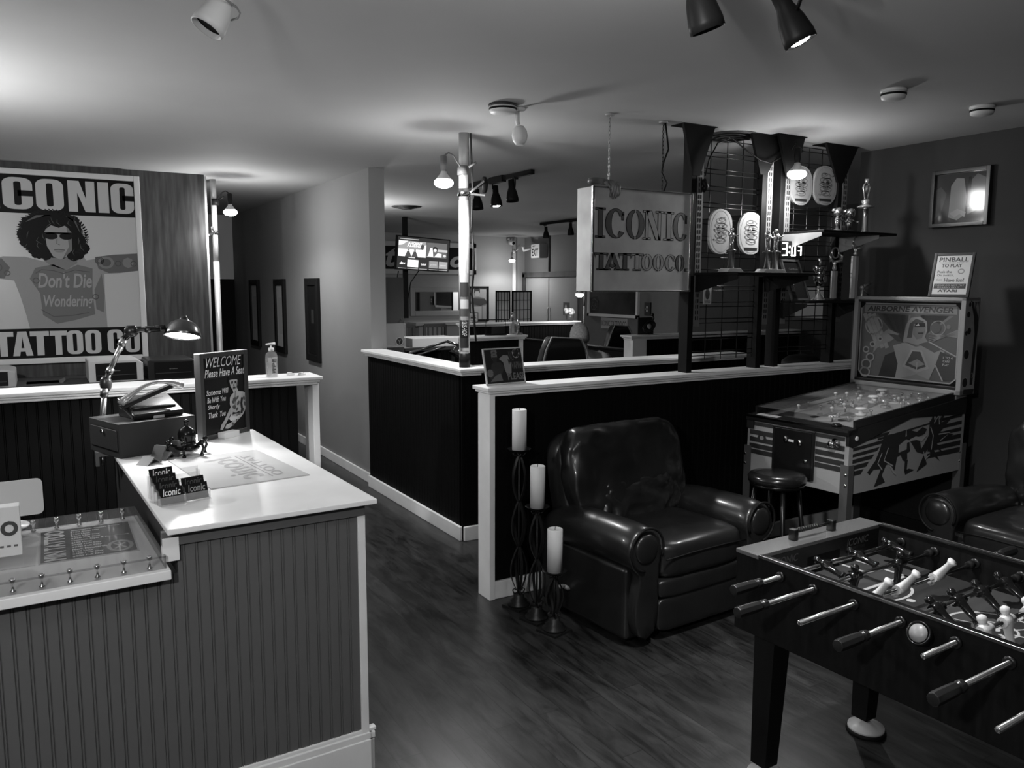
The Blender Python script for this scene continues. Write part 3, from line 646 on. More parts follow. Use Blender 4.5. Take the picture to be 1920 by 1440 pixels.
# ornate dark inkstand
ik = at(352, 852, 'z', ZT); it = thing('inkstand', 'ornate dark metal stand with curled arms and domed lid', 'ornament', ik)
b = B()
b.lathe([(.05, .025), (.055, .035), (.04, .045), (.03, .06), (.038, .075), (.038, .095), (.03, .115), (.01, .125), (.008, .14), (.013, .148), (.003, .155)], seg=16)
b.out('pot', G(.02, .18, .6), it, smooth=True)
for k in range(6):
    a_ = 2*PI*k/6+.2; c, s_ = math.cos(a_), math.sin(a_)
    B().tube([(c*.045, s_*.045, .04), (c*.075, s_*.075, .055), (c*.085, s_*.085, .035), (c*.07, s_*.07, .0), (c*.08, s_*.08, .004)], [.006, .008, .006, .006, .009], 7).sph((c*.08, s_*.08, .062), .012, 8).out('curled_leg', G(.03, .15, .8), it, smooth=True)
# two empty desk card easels
for i, (px, py, l) in enumerate(((285, 868, 'angled metal card easel nearer the counter edge, left of its twin'), (318, 858, 'angled metal card easel beside the ornate stand'))):
    p = at(px, py, 'z', ZT); t = thing('card_easel', l, 'easel', p, ang+.35, 'card easels in front of the black box')
    B().prism([(-.055, 0), (-.05, 0), (-.015, .022), (.02, .0), (.055, .062), (.049, .065), (.02, .012), (-.015, .03)], .06, frame((0, .03, 0), (1, 0, 0), (0, -1, 0))).out('stand', G(.10, .4, .6), t)
    B(frame((.037, 0, .032), (0, 1, 0), (-.85, 0, .5))).prism(rrect(.06, .075, .008), .003).out('plate', G(.3, .4, .6), t)
# business card holder with four card stacks
c0 = at(303, 952, 'z', ZT); c1 = at(397, 934, 'z', ZT); dv = (c1-c0); dv.z = 0; ca = math.atan2(dv.y, dv.x); cw = dv.length
ch = thing('card_holder', 'clear tiered holder full of black shop cards on the counter', 'card holder', c0, ca)
b = B()
for k in range(4):
    y = .006+.026*k; z = .018*k
    b.box(0, cw, y, y+.002, z, z+.03); b.box(0, .002, y, y+.03, z*.2, z+.035); b.box(cw-.002, cw, y, y+.03, z*.2, z+.035); b.box(cw/2-.001, cw/2+.001, y, y+.03, z*.2, z+.035)
b.box(0, cw, .1, .102, 0, .1).box(0, cw, 0, .1, 0, .002); b.out('tray', clear2, ch)
# cards: each stack visible is a thing that sits in the holder
def card(ix, k, label, v=.6):
    x0 = .004+ix*(cw/2); y = .009+.026*k; z = .004+.018*k
    o = thing('business_card', label, 'card', Matrix.Translation(c0) @ Matrix.Rotation(ca, 4, 'Z') @ Vector((x0, y, z)), ca, 'shop cards in the clear holder')
    a = Art(frame((0, 0, 0), (1, 0, 0), (0, -1, .28)), cw/2-.009, .056, lay=.0004); a.mat(G(.008, .4)); a.box(0, cw/2-.009, 0, .056, -.006, 0)
    a.T('Iconic', .12, .5, .9, .93, v, 1, bold=.01, shear=.2)
    a.out('card_face', None, o)
card(0, 0, 'black card with white lettering, front left slot of the clear holder', .7); card(1, 0, 'black card with grey lettering, front right slot of the clear holder', .25)
card(0, 1, 'black card with dim lettering, second left slot of the holder', .06); card(1, 1, 'black card with dim lettering, second right slot of the holder', .06)
card(0, 2, 'black card with dim lettering, third left slot of the holder', .05); card(0, 3, 'black card with bright lettering, topmost left slot of the holder', .7)
# sanitiser bottle and two tape pieces on the far ledge
def bottle(px, py, z, H, label, name='pump_bottle', r=.033):
    p = at(px, py, 'z', z); t = thing(name, label, 'bottle', (p.x, p.y, z)); k = H/.2
    B().lathe([(r*.9, 0), (r, .006), (r, .12*k), (r*.9, .14*k), (r*.4, .155*k), (r*.4, .16*k)], sx=1.1, sy=.75).out('bottle', clear2, t, smooth=True)
    B().lathe([(r*.9, .004), (r*.92, .09*k), (.004, .09*k)], sx=1.05, sy=.7).out('gel', G(.4, .1, alpha=.45), t, smooth=True)
    B().lathe([(r*.45, .155*k), (r*.5, .162*k), (r*.5, .175*k), (r*.2, .178*k), (r*.15, .195*k)]).tube([(-.03, 0, .197*k), (.025, 0, .2*k)], [.005, .009], 8).out('pump', G(.65, .4), t)
    a = Art(frame((-r*.95, -r*.82, .02), (1, 0, 0), (0, -1, 0)), r*1.9, .1*k); a.R(.05, 0, .42, 1, .6, 0)
    for i in range(9): a.R(.5, .08+.09*i, .62+.3*random.random(), .12+.09*i, .05, 1)
    a.R(.45, .93, .95, 1.0, .6, 1); a.out('label_print', None, t)
bottle(510, 707, 1.2055, .20, 'clear pump bottle of sanitiser on the ledge by the corridor')
for i, (px, l) in enumerate(((545, 'pair of small white clips on the ledge right of the bottle'), (566, 'small white clips at the end of the ledge'))):
    p = at(px, 703, 'z', 1.206); o = B().box(-.022, .022, -.012, .012, 0, .009).box(-.018, .004, -.011, .011, .009, .017).out('clip', G(.6, .5), bevel=.002); o.location = p; o.rotation_euler = (0, 0, .3+i*.2); tag(o, l, 'clip', 'small white clips on the ledge')

# ---- behind the ledge: table with printers
zt_ = .98; yb0 = 7.05
tbl = thing('work_table', 'dark table under the printers against the boarded wall', 'table', (-.6, 7.4, 0))
B().box(-3.0, 1.3, 7.05, 7.78, zt_-.03, zt_).out('table_top', G(.03, .5), tbl, world=True)
for x in (-2.9, 1.2):
    for y in (7.1, 7.7): B().box(x, x+.05, y, y+.05, 0, zt_-.03).out('leg', G(.03, .5), tbl, world=True)
def printer(x0, x1, ztop, label, shell, face, y0=7.12, y1=7.55, txt=True):
    t = thing('printer', label, 'printer', ((x0+x1)/2, (y0+y1)/2, zt_)); h = ztop-zt_
    B(frame((x0, y0, zt_), (1, 0, 0), (0, -1, 0))).prism([(0, 0), (x1-x0, 0), (x1-x0, h*.85), (x1-x0-.05, h), (.02, h), (0, h*.96)], -(y1-y0)).out('shell', shell, t, bevel=.006, world=True)
    m_ = .05; B().box(x0+m_, x1-m_, y0-.004, y0, zt_+.01, zt_+h*.88).out('front_panel', face, t, world=True)
    B().box(x0+m_*1.2, x1-m_*1.2, y0-.012, y0-.003, zt_+h*.3, zt_+h*.33).out('paper_slot', G(.05, .3), t, world=True)
    a = Art(wallframe_y(x0, y0-.005, zt_), x1-x0, h); a.T('printer' if 0 else 'brother', .42, .5, .58, .55, .3, 1); a.out('badge', None, t, world=True)
    return t
xa = at(165, 680, 'y', 7.12); xb = at(268, 676, 'y', 7.12)
printer(xa.x, xb.x, xb.z+.01, 'white-framed black printer right under the poster corner', G(.5, .5), G(.01, .4))
xa = at(277, 690, 'y', 7.12); xb = at(372, 672, 'y', 7.12)
printer(xa.x, xb.x, xb.z+.0, 'black printer against the boarded wall behind the welcome sign', G(.012, .35), G(.008, .4))
xa = at(-70, 690, 'y', 7.12); xb = at(29, 700, 'y', 7.12)
printer(xa.x, xb.x, xb.z+.03, 'pale printer with dark front at the left edge', G(.35, .5), G(.01, .4))
p = at(141, 722, 'y', 7.5); t = thing('small_speaker', 'small black cube speaker between the printers', 'speaker', (p.x, 7.5, zt_))
zz = at(141, 712, 'y', 7.5).z; B().box(p.x-.045, p.x+.045, 7.5, 7.6, zt_+.001, zz).out('cabinet', G(.02, .5), t, bevel=.004, world=True)
B(frame((p.x, 7.499, zz-.05), (1, 0, 0), (0, -1, 0))).lathe([(.028, 0), (.028, .003), (.022, .001), (.008, .001), (.008, .004)]).out('cone', G(.2, .4), t, world=True)
p0 = at(50, 727, 'y', 7.3); p1 = at(118, 722, 'y', 7.3); zz = at(118, 718, 'y', 7.3).z
o = B(frame((p0.x, 7.45, zt_), (1, 0, 0), (0, -1, 0))).prism([(0, 0), (p1.x-p0.x, 0), (p1.x-p0.x+.02, zz-zt_+.03), (p1.x-p0.x-.04, zz-zt_), (0, zz-zt_)], .2).out('paper_tray', G(.12, .5)); tag(o, 'low grey tray of papers between the left printers', 'tray')

# ---- the big poster
XL, XR, ZB, ZT2 = -.36, .84, 1.095, 2.685
ps = thing('wall_poster', 'large pale-framed shop poster of a long-haired man in sunglasses', 'poster', ((XL+XR)/2, 7.8, ZB))
b = B(); f_ = .045
for x0, x1, z0, z1 in ((XL, XL+f_, ZB, ZT2), (XR-f_, XR, ZB, ZT2), (XL+f_, XR-f_, ZB, ZB+f_), (XL+f_, XR-f_, ZT2-f_, ZT2)): b.box(x0, x1, 7.755, 7.8, z0, z1)
b.out('frame', G(.6, .45), ps, bevel=.003, world=True)
def blk(a, ch, x0, y0, x1, y1, v, bg, L=2, k=.34):
    """heavy condensed block capitals drawn as plain shapes"""
    w_ = x1-x0; h = y1-y0; q = lambda x, y: (x0+x*w_, y0+y*h)
    P = lambda pts, vv, LL: a.P([q(*p) for p in pts], vv, LL)
    def rr_(xa, ya, xb, yb, rx, ry, vv, LL):
        pts = []
        for cx, cy, a0 in ((xb-rx, yb-ry, 0), (xa+rx, yb-ry, PI/2), (xa+rx, ya+ry, PI), (xb-rx, ya+ry, 1.5*PI)):
            for i in range(6): t = a0+PI/2*i/5; pts.append((cx+rx*math.cos(t), cy+ry*math.sin(t)))
        P(pts, vv, LL)
    if ch == 'I': P([(0, 0), (1, 0), (1, 1), (0, 1)], v, L)
    elif ch in 'OC':
        rr_(0, 0, 1, 1, .36, .2, v, L); rr_(k+.04, .13, 1-k-.04, .87, .10, .05, bg, L+1)
        if ch == 'C': P([(.5, .42), (1.02, .42), (1.02, .60), (.5, .60)], bg, L+1)
    elif ch == 'N': P([(0, 0), (k, 0), (k, .62), (.62, 0), (1, 0), (1, 1), (1-k, 1), (1-k, .42), (.42, 1), (0, 1)], v, L)
    elif ch == 'T': P([(.32, 0), (.68, 0), (.68, .8), (1, .8), (1, 1), (0, 1), (0, .8), (.32, .8)], v, L)
    elif ch == 'A': P([(0, 0), (k, 0), (.38, .18), (.62, .18), (1-k, 0), (1, 0), (.72, 1), (.28, 1)], v, L); P([(.43, .32), (.57, .32), (.5, .8)], bg, L+1)
W_ = XR-XL-2*f_; H_ = ZT2-ZB-2*f_
a = Art(wallframe_y(XL+f_, 7.78, ZB+f_), W_, H_, lay=.001, rough=.5)
pal = .46; a.mat(G(pal, .3)); a.box(0, W_, 0, H_, -.005, 0)
a.R(0, .795, 1, 1, .004, 1); a.R(0, 0, 1, .165, .004, 1)
for ch, x0, x1 in zip('ICONIC', (.0, .125, .335, .545, .745, .835), (.105, .315, .515, .725, .82, .995)): blk(a, ch, x0, .815, x1, .985, pal, .004)
for ch, x0, x1 in zip('TATTOOCO', (.0, .12, .235, .36, .475, .60, .755, .88), (.13, .25, .365, .48, .585, .71, .865, .985)): blk(a, ch, x0, .015, x1, .15, pal, .004)
cx = .475
# arms and torso (plain generic figure)
sk = .24
a.P([(0, .53), (.10, .56), (.24, .56), (.36, .535), (.42, .60), (.60, .60), (.64, .545), (.76, .565), (.86, .58), (1, .59), (1, .49), (.87, .475), (.76, .47), (.755, .35), (.76, .165), (.24, .165), (.22, .25), (.19, .35), (.16, .43), (.06, .44), (0, .45)], sk, 1)
a.P([(.70, .565), (.83, .58), (1, .59), (1, .49), (.87, .478), (.79, .475), (.72, .50)], .085, 2); a.E(.775, .535, .055, .035, .16, 3); a.E(.775, .535, .035, .022, .06, 4); a.E(.93, .535, .04, .03, .17, 3, 8)
a.P([(0, .53), (.09, .55), (.14, .50), (.10, .44), (0, .45)], .08, 2); a.P([(.685, .38), (.74, .47), (.755, .35), (.74, .25), (.69, .27)], .12, 1.5)
a.P([(.30, .50), (.42, .52), (.50, .49), (.58, .52), (.68, .50), (.67, .36), (.68, .24), (.55, .21), (.42, .19), (.33, .24), (.32, .36), (.26, .44)], .11, 2)
a.T("Don't Die", .31, .39, .67, .475, .27, 3, bold=.02, shear=.2); a.T('Wondering', .34, .265, .67, .35, .27, 3, bold=.02, shear=.2)
# head: neck, hair, face, glasses
hair = [(.30, .56), (.245, .60), (.20, .66), (.215, .72), (.235, .765), (.31, .80), (.40, .812), (.50, .81), (.58, .79), (.625, .74), (.635, .67), (.665, .61), (.63, .565), (.56, .54), (.52, .56), (.40, .555), (.36, .54)]
jit = []
for i in range(len(hair)):
    p, q2 = hair[i], hair[(i+1) % len(hair)]
    for k in range(5): t = k/5; jit.append((p[0]+(q2[0]-p[0])*t+random.uniform(-.012, .012), p[1]+(q2[1]-p[1])*t+random.uniform(-.008, .008)))
a.P([(.40, .62), (.55, .62), (.58, .53), (.50, .49), (.40, .515), (.36, .54)], .16, 2)
a.P(jit, .005, 3)
a.P([(.375, .70), (.40, .735), (.47, .75), (.53, .73), (.55, .69), (.545, .62), (.51, .565), (.465, .548), (.42, .565), (.385, .62)], .27, 4)
a.P([(.48, .55), (.55, .60), (.552, .70), (.52, .73), (.53, .62)], .12, 5)
a.P([(.36, .70), (.42, .735), (.47, .722), (.51, .735), (.565, .70), (.58, .78), (.40, .80), (.34, .77)], .005, 5)
for x in (.415, .515): a.E(x, .676, .045, .019, .008, 6, 14)
a.R(.37, .687, .56, .697, .008, 6); a.S([(.455, .668), (.45, .635), (.47, .628)], .006, .1, 6); a.S([(.43, .600), (.46, .603), (.50, .600)], .009, .08, 6); a.E(.465, .592, .03, .006, .18, 6, 10)
for k in range(60):
    t_ = 2*PI*k/60; hx_ = .43+.21*math.cos(t_); hy_ = .685+.125*math.sin(t_)
    if hy_ < .60 and abs(hx_-.45) < .12: continue
    c_ = random.uniform(.008, .022); a.S([(hx_, hy_), (hx_+.03*math.cos(t_+.6), hy_+.014*math.sin(t_+.6)), (hx_+.034*math.cos(t_+1.6), hy_+.012*math.sin(t_)-.014)], [.016, .010, .001], .010, 3.5)
for x_, y_, r_ in ((.73, .545, .028), (.73, .545, .017), (.06, .50, .03), (.12, .47, .018), (.86, .53, .02), (.97, .53, .02), (.69, .34, .02), (.30, .43, .02)): a.ring(x_, y_, r_, r_*.7, .007, .045, 4, 12)
a.S([(.30, .47), (.34, .49), (.42, .485), (.48, .47), (.56, .49), (.66, .48)], .006, .05, 3.5); a.S([(.32, .27), (.40, .23), (.52, .235), (.64, .25)], .006, .05, 3.5)
a.S([(.26, .75), (.33, .78), (.42, .79)], [.004, .02, .004], .06, 5); a.S([(.52, .79), (.58, .76), (.61, .70)], [.003, .014, .003], .05, 5)
for k in range(26):
    x = random.uniform(.23, .63); y = random.uniform(.58, .79)
    if .37 < x < .56 and y < .74: continue
    a.S([(x, y), (x+random.uniform(-.02, .02), y-.02), (x+random.uniform(-.03, .03), y-.04)], [.002, .006, .001], .045, 6)
a.out('print', None, ps, world=True)
# three narrow frames on the corridor wall
for i, (ya, yb, lab) in enumerate(((10.53, 11.01, 'narrow black frame with pale mat, farthest along the corridor wall'), (9.29, 9.74, 'narrow black frame with pale mat, middle of the corridor wall'), (8.01, 8.45, 'narrow all-black framed picture, nearest on the corridor wall'))):
    t = thing('picture_frame', lab, 'picture', (2.49, (ya+yb)/2, .97), 0, 'pictures on the corridor wall')
    b = B(); z0, z1 = .965, 1.825; f_ = .07
    for y0, y1, q0_, q1_ in ((ya, ya+f_, z0, z1), (yb-f_, yb, z0, z1), (ya+f_, yb-f_, z0, z0+f_), (ya+f_, yb-f_, z1-f_, z1)): b.box(2.455, 2.489, y0, y1, q0_, q1_)
    b.out('frame', G(.012, .4), t, bevel=.003, world=True)
    a = Art(wallframe_x(2.475, yb-f_, z0+f_), yb-ya-2*f_, z1-z0-2*f_); a.mat(G(.5 if i < 2 else .01, .4)); a.box(0, a.sx, 0, a.sy, -.008, 0)
    if i < 2: a.R(.25, .2, .75, .8, .42, 1)
    else: a.R(.3, .45, .6, .65, .03, 1)
    a.out('print', None, t, world=True)

# small round stool top seen over the near half wall, hub of a chair back
q = at(1503, 676, 'y', 4.25); t = thing('round_stool', 'round black padded stool top just showing over the near half wall', 'stool', (q.x, 4.25, 0)); zt_q = at(1503, 664, 'y', 4.25).z
B().lathe([(.14, zt_q-.16), (.16, zt_q-.13), (.15, zt_q-.05), (.10, zt_q-.012), (.03, zt_q), (.004, zt_q)], seg=24).out('padded_back', G(.006, .4), t, smooth=True)
B().cyl((0, 0, .03), (0, 0, zt_q-.15), .025).lathe([(.2, 0), (.2, .025), (.05, .05)]).out('post', G(.02, .3, .6), t)
# ================================================================== hanging metal shop sign
sign_m = G(.36, .65, .35, noise=.18, scale=5, bump=.03); sign_hi = G(.55, .35, .7, noise=.15, scale=4); sign_lo = G(.22, .4, 1, noise=.2, scale=4); edge_m = G(.05, .4, 1)  # bright and dark letter metals: a reflected gradient put into their colour
SX0, SX1, SZ0, SZ1, SY0, SY1 = 2.755, 3.51, 1.722, 2.315, 3.755, 3.905
sg = thing('hanging_sign', 'brushed metal box sign with stencilled shop name hanging on chains', 'sign', ((SX0+SX1)/2, 3.83, SZ0))
B().box(SX0, SX1, SY0+.004, SY1, SZ0, SZ1).out('box', sign_m, sg, bevel=.003, world=True)
b = B(); 
for x0, x1, z0, z1 in ((SX0-.002, SX0+.012, SZ0-.002, SZ1+.002), (SX1-.014, SX1+.004, SZ0-.002, SZ1+.002), (SX0, SX1, SZ0-.003, SZ0+.006), (SX0, SX1, SZ1-.006, SZ1+.003)): b.box(x0, x1, SY0-.006, SY0+.006, z0, z1)
b.out('edge_trim', G(.75, .18, 1), sg, bevel=.001, world=True)
def serif(a, ch, x0, y0, x1, y1, v, L=2, e=0.):
    """display capitals with slab serifs and a stencil break, e grows the outline"""
    w_ = x1-x0; h = y1-y0; ex, ey = e/w_, e/h
    q = lambda x, y: (x0+x*w_, y0+y*h)
    R_ = lambda xa, ya, xb, yb: a.P([q(xa-ex, ya-ey), q(xb+ex, ya-ey), q(xb+ex, yb+ey), q(xa-ex, yb+ey)], v, L)
    if ch == 'I': R_(.28, 0, .72, 1); R_(.0, 0, 1, .05); R_(.0, .95, 1, 1)
    elif ch == 'N':
        R_(.12, 0, .24, 1); R_(.76, 0, .88, 1); R_(0, 0, .36, .045); R_(.64, .955, 1, 1); R_(0, .955, .3, 1)
        a.P([q(.12-ex, 1+ey), q(.40+ex, 1+ey), q(.88+ex, -ey), q(.66-ex, -ey)], v, L)
    elif ch == 'T':
        R_(.36, 0, .64, 1); R_(.2, 0, .8, .05); R_(0, .92, 1, 1); a.P([q(-ex, .95), q(.08+ex, .95), q(.06, .70-ey)], v, L); a.P([q(.92-ex, .95), q(1+ex, .95), q(.94, .70-ey)], v, L)
    elif ch == 'A':
        a.P([q(.08-ex, 0), q(.28+ex, 0), q(.58, 1+ey), q(.42, 1+ey)], v, L); a.P([q(.72-ex, 0), q(.95+ex, 0), q(.62, 1+ey), q(.38, 1+ey)], v, L); R_(0, 0, .38, .05); R_(.62, 0, 1.02, .05); a.P([q(.3, .25-ey), q(.42, .42), q(.5, .3), q(.6, .45), q(.72, .25-ey), q(.5, .15-ey)], v, L)
    elif ch in 'OC':
        n = 40; out = []; inn = []
        r0, r1 = (0, 2*PI) if ch == 'O' else (.62, 2*PI-.62)
        for i in range(n+1):
            t = r0+(r1-r0)*i/n; c, s_ = math.cos(t), math.sin(t)
            out.append((.5+(.5+ex)*c, .5+(.5+ey)*s_)); inn.append((.5+(.24-ex)*c, .5+(.44-ey)*s_))
        a.g(v); A_ = a.vs([(q(*p)[0]*a.sx, q(*p)[1]*a.sy, L*a.lay) for p in out]); B_ = a.vs([(q(*p)[0]*a.sx, q(*p)[1]*a.sy, L*a.lay) for p in inn])
        for i in range(n): a.f([A_[i], B_[i], B_[i+1], A_[i+1]])
        if ch == 'C': R_(.80, .64, .88, .9)
    elif ch == '.': R_(0, 0, 1, .12)
W_, H_ = SX1-SX0, SZ1-SZ0
a = Art(wallframe_y(SX0, SY0+.003, SZ0), W_, H_, lay=.0007)
a.mat(sign_m); a.box(0, W_, 0, H_, -.002, 0)
rows = [('ICONIC', .52, .80, (.036, .130, .33, .50, .715, .81), (.124, .325, .505, .70, .81, .97), (0, 0, 0, 1, 1, 0)),
        ('TATTOOCO.', .21, .37, (.03, .115, .262, .383, .49, .61, .735, .845, .945), (.155, .285, .385, .505, .60, .715, .845, .935, .975), (0, 0, 0, 1, 1, 1, 1, 0, 0))]
for txt, y0, y1, xs, xe, hi in rows:
    for ch, x0, x1, h_ in zip(txt, xs, xe, hi):
        serif(a, ch, x0, y0, x1, y1, edge_m, 1, .006); serif(a, ch, x0, y0, x1, y1, sign_hi if h_ else sign_lo, 2)
        if ch == 'O': a.R((x0+x1)/2-.005, y0-.005, (x0+x1)/2+.005, y1+.005, sign_m, 3)
a.R(.235, y0*0+.53, .245, .56, sign_m, 3)
a.out('front_plate', None, sg, world=True)
def chain(p0, p1, n, r=.0085, w_=.0024):
    p0 = Vector(p0); p1 = Vector(p1); b = B(); L = (p1-p0).length/n; d = (p1-p0).normalized()
    for i in range(n):
        c = p0+d*L*(i+.5); pts = []
        for k in range(10):
            t = 2*PI*k/10; s1 = math.cos(t)*r*.6; s2 = math.sin(t)*L*.62; ax = Vector((1, 0, 0)) if i % 2 else Vector((0, 1, 0)); pts.append(c+ax*s1+d*s2)
        b.tube(pts, w_, 5, loop=True, cap=False)
    return b
for i, (px, py, dx) in enumerate(((1147, 212, 0), (1245, 227, 0))):
    p = at(px, py, 'z', CZ); e = Vector((p.x, 3.83, SZ1+.004)); p = Vector((p.x, 3.83, CZ-.004))
    chain(e, p, 18).out('chain', G(.30 if i == 0 else .05, .4, 1), sg, world=True)
    B().cyl(p-Vector((0, 0, .008)), p+Vector((0, 0, .004)), .028, seg=14).out('ceiling_hook', G(.3, .5), sg, world=True)
p = at(1245, 227, 'z', CZ)
B().tube([(p.x+.01, 3.825, CZ-.01), (p.x+.02, 3.82, 2.66), (p.x+.035, 3.82, 2.58), (p.x+.0, 3.82, 2.5), (p.x-.015, 3.82, 2.44), (p.x+.03, 3.82, 2.38), (p.x+.0, 3.82, SZ1)], .0055, 6).out('power_cord', blackp, sg, world=True)
# prop hand gripping the top edge: forearm stub, palm, four unequal fingers and a thumb
hand_m = G(.10, .3, noise=.35, scale=25)
def skin(name, pts, edges, m, parent=None, sub=2):
    """pts: (x, y, z, r) joints, edges between them -> one smooth limb surface"""
    me = bpy.data.meshes.new(name); me.from_pydata([p[:3] for p in pts], edges, []); me.update()
    o = bpy.data.objects.new(name, me); COL.objects.link(o)
    md = o.modifiers.new('skin', 'SKIN'); md.use_smooth_shade = True
    for v, p in zip(me.skin_vertices[0].data, pts):
        r = p[3]; v.radius = (r, r) if not isinstance(r, tuple) else r
    me.skin_vertices[0].data[0].use_root = True
    s2 = o.modifiers.new('sub', 'SUBSURF'); s2.levels = sub; s2.render_levels = sub
    me.materials.append(m)
    if parent: o.parent = parent; o.matrix_parent_inverse = parent_inv(parent)
    return o
hx, hy, hz_ = SX0+.055, SY0+.02, SZ1+.005
ht = thing('prop_hand', 'dark severed prop hand gripping the top edge of the hanging sign', 'prop hand', (hx, hy, hz_))
pts = [(hx-.052, hy+.03, hz_+.026, .017), (hx-.03, hy+.028, hz_+.03, .025), (hx+.005, hy+.02, hz_+.034, .023), (hx+.04, hy+.01, hz_+.030, (.024, .018)), (hx+.085, hy-.002, hz_+.026, (.026, .015))]
ed = [(0, 1), (1, 2), (2, 3), (3, 4)]
for i, (dx, ln) in enumerate(((.066, .05), (.085, .06), (.104, .055), (.122, .042))):
    k = len(pts); bx_ = hx+dx
    pts += [(bx_, hy-.022, hz_+.024, .0095), (bx_+.002, hy-.034, hz_+.004, .0088), (bx_+.0, hy-.034, hz_-.02-ln*.35, .0082), (bx_-.004, hy-.028, hz_-.012-ln, .0066)]
    ed += [(4, k), (k, k+1), (k+1, k+2), (k+2, k+3)]
k = len(pts); pts += [(hx+.045, hy-.022, hz_+.018, .011), (hx+.056, hy-.036, hz_-.004, .0095), (hx+.064, hy-.036, hz_-.024, .0075)]; ed += [(3, k), (k, k+1), (k+1, k+2)]
skin('hand', pts, ed, hand_m, ht)

# ================================================================== trophy rack on the near half wall
RY = 3.83; rk_m = G(.005, .6); rk_g = G(.16, .4, .3)
rk = thing('display_rack', 'black slotted upright rack with wire grids reaching from half wall to ceiling', 'rack', (4.4, RY, 1.206))
def upright(x, y0, y1, slot=True):
    B().box(x-.03, x+.015, y0, y1, 1.206, CZ-.002).out('upright', rk_m, rk, world=True, bevel=.002)
    b = B().mat(rk_g); xs = x+.016
    b.box(xs, xs+.05, y0-.002, y0+.004, 1.9 if False else 1.5, 2.62)
    b.mat(G(.01))
    z = 1.54
    while z < 2.60:
        for dx in (.012, .03): b.box(xs+dx, xs+dx+.006, y0-.004, y0-.001, z, z+.024)
        z += .036
    b.out('slotted_strip', None, rk, world=True)
def gusset(xa, xb, xc, zb, y, flip=0):
    """triangular plate hanging from the ceiling, with its folded top flange"""
    b = B(frame((0, y, 0), (1, 0, 0), (0, -1, 0))); b.prism([(xc-.03, zb), (xc+.03, zb), (xb, CZ-.006), (xa, CZ-.006)], -.02)
    b.M = Matrix(); b.box(xa, xb+.02, y, y+.12, CZ-.006, CZ-.001)
    b.out('ceiling_gusset', G(.005, .6), rk, world=True, bevel=.002)
X1 = at(1297, 500, 'y', RY-.03).x; X2 = at(1428, 480, 'y', RY-.03).x; X3 = at(1462, 480, 'y', RY-.03).x; X4 = at(1562, 600, 'y', RY-.03).x
for x in (X1, X2, X3, X4): upright(x, RY-.04, RY+.04)
def gx(px, py): return at(px, py, 'y', RY-.045).x
gusset(gx(1282, 247), gx(1342, 232), gx(1306, 330), at(1306, 332, 'y', RY).z, RY-.045)
gusset(gx(1410, 262), gx(1476, 250), gx(1432, 330), at(1432, 330, 'y', RY).z, RY-.045)
gusset(gx(1446, 258), gx(1496, 252), gx(1470, 330), at(1470, 340, 'y', RY).z, RY-.11)
gusset(gx(1550, 275), gx(1610, 268), gx(1576, 345), at(1576, 345, 'y', RY).z, RY-.045)
# wire grids
def grid(x0, x1, z0, z1, y, label_part='wire_grid'):
    b = B(); n = max(2, round((x1-x0)/.15)); 
    for i in range(n+1): x = x0+(x1-x0)*i/n; b.tube([(x, y, z0), (x, y, z1)], .0032, 5)
    z = z1; k = 0
    while z > z0-.001:
        b.tube([(x0, y-.004, z), (x1, y-.004, z)], .0032, 5); b.tube([(x0, y-.004, z-.028), (x1, y-.004, z-.028)], .0032, 5); z -= .105
    b.out(label_part, G(.02, .3, .6), rk, world=True)
grid(X1+.02, X2-.03, 1.28, 2.70, RY); grid(X3+.02, X4-.03, 1.28, 2.70, RY)
# shelves with brackets
sh_m = G(.007, .6)
def shelf(x0, x1, y0, y1, z, label, bx, bm_=None):
    t = thing('rack_shelf', label, 'shelf', ((x0+x1)/2, (y0+y1)/2, z))
    B().box(x0, x1, y0, y1, z-.016, z).out('board', sh_m, t, world=True, bevel=.002)
    for x in bx: B(frame((x, 0, 0), (0, 1, 0), (1, 0, 0))).prism([(y0+.01, z-.017), (y1, z-.017), (y1, z-.12), (y1-.03, z-.12), (y0+.01, z-.04)], .004).out('bracket', bm_ or sh_m, t, world=True)
    return t
zA, zB, zC = 1.838, 2.118, 1.660
shelf(X1+.01, X2+.10, 3.42, RY-.045, zA, 'lower left black rack shelf carrying small figure trophies', (X1+.02, X2+.02))
shelf(X3+.01, at(1660, 436, 'y', 3.55).x, 3.46, RY-.045, zB, 'upper right black rack shelf with tall glass trophy', (X3+.0, X4), G(.28, .4, noise=.1))  # brackets in paler grey: light of the bulb above put into their colour
shelf(X3+.01, at(1662, 571, 'y', 3.62).x, 3.55, RY-.045, zC, 'lower right black rack shelf with tall column trophies', (X3+.0, X4))
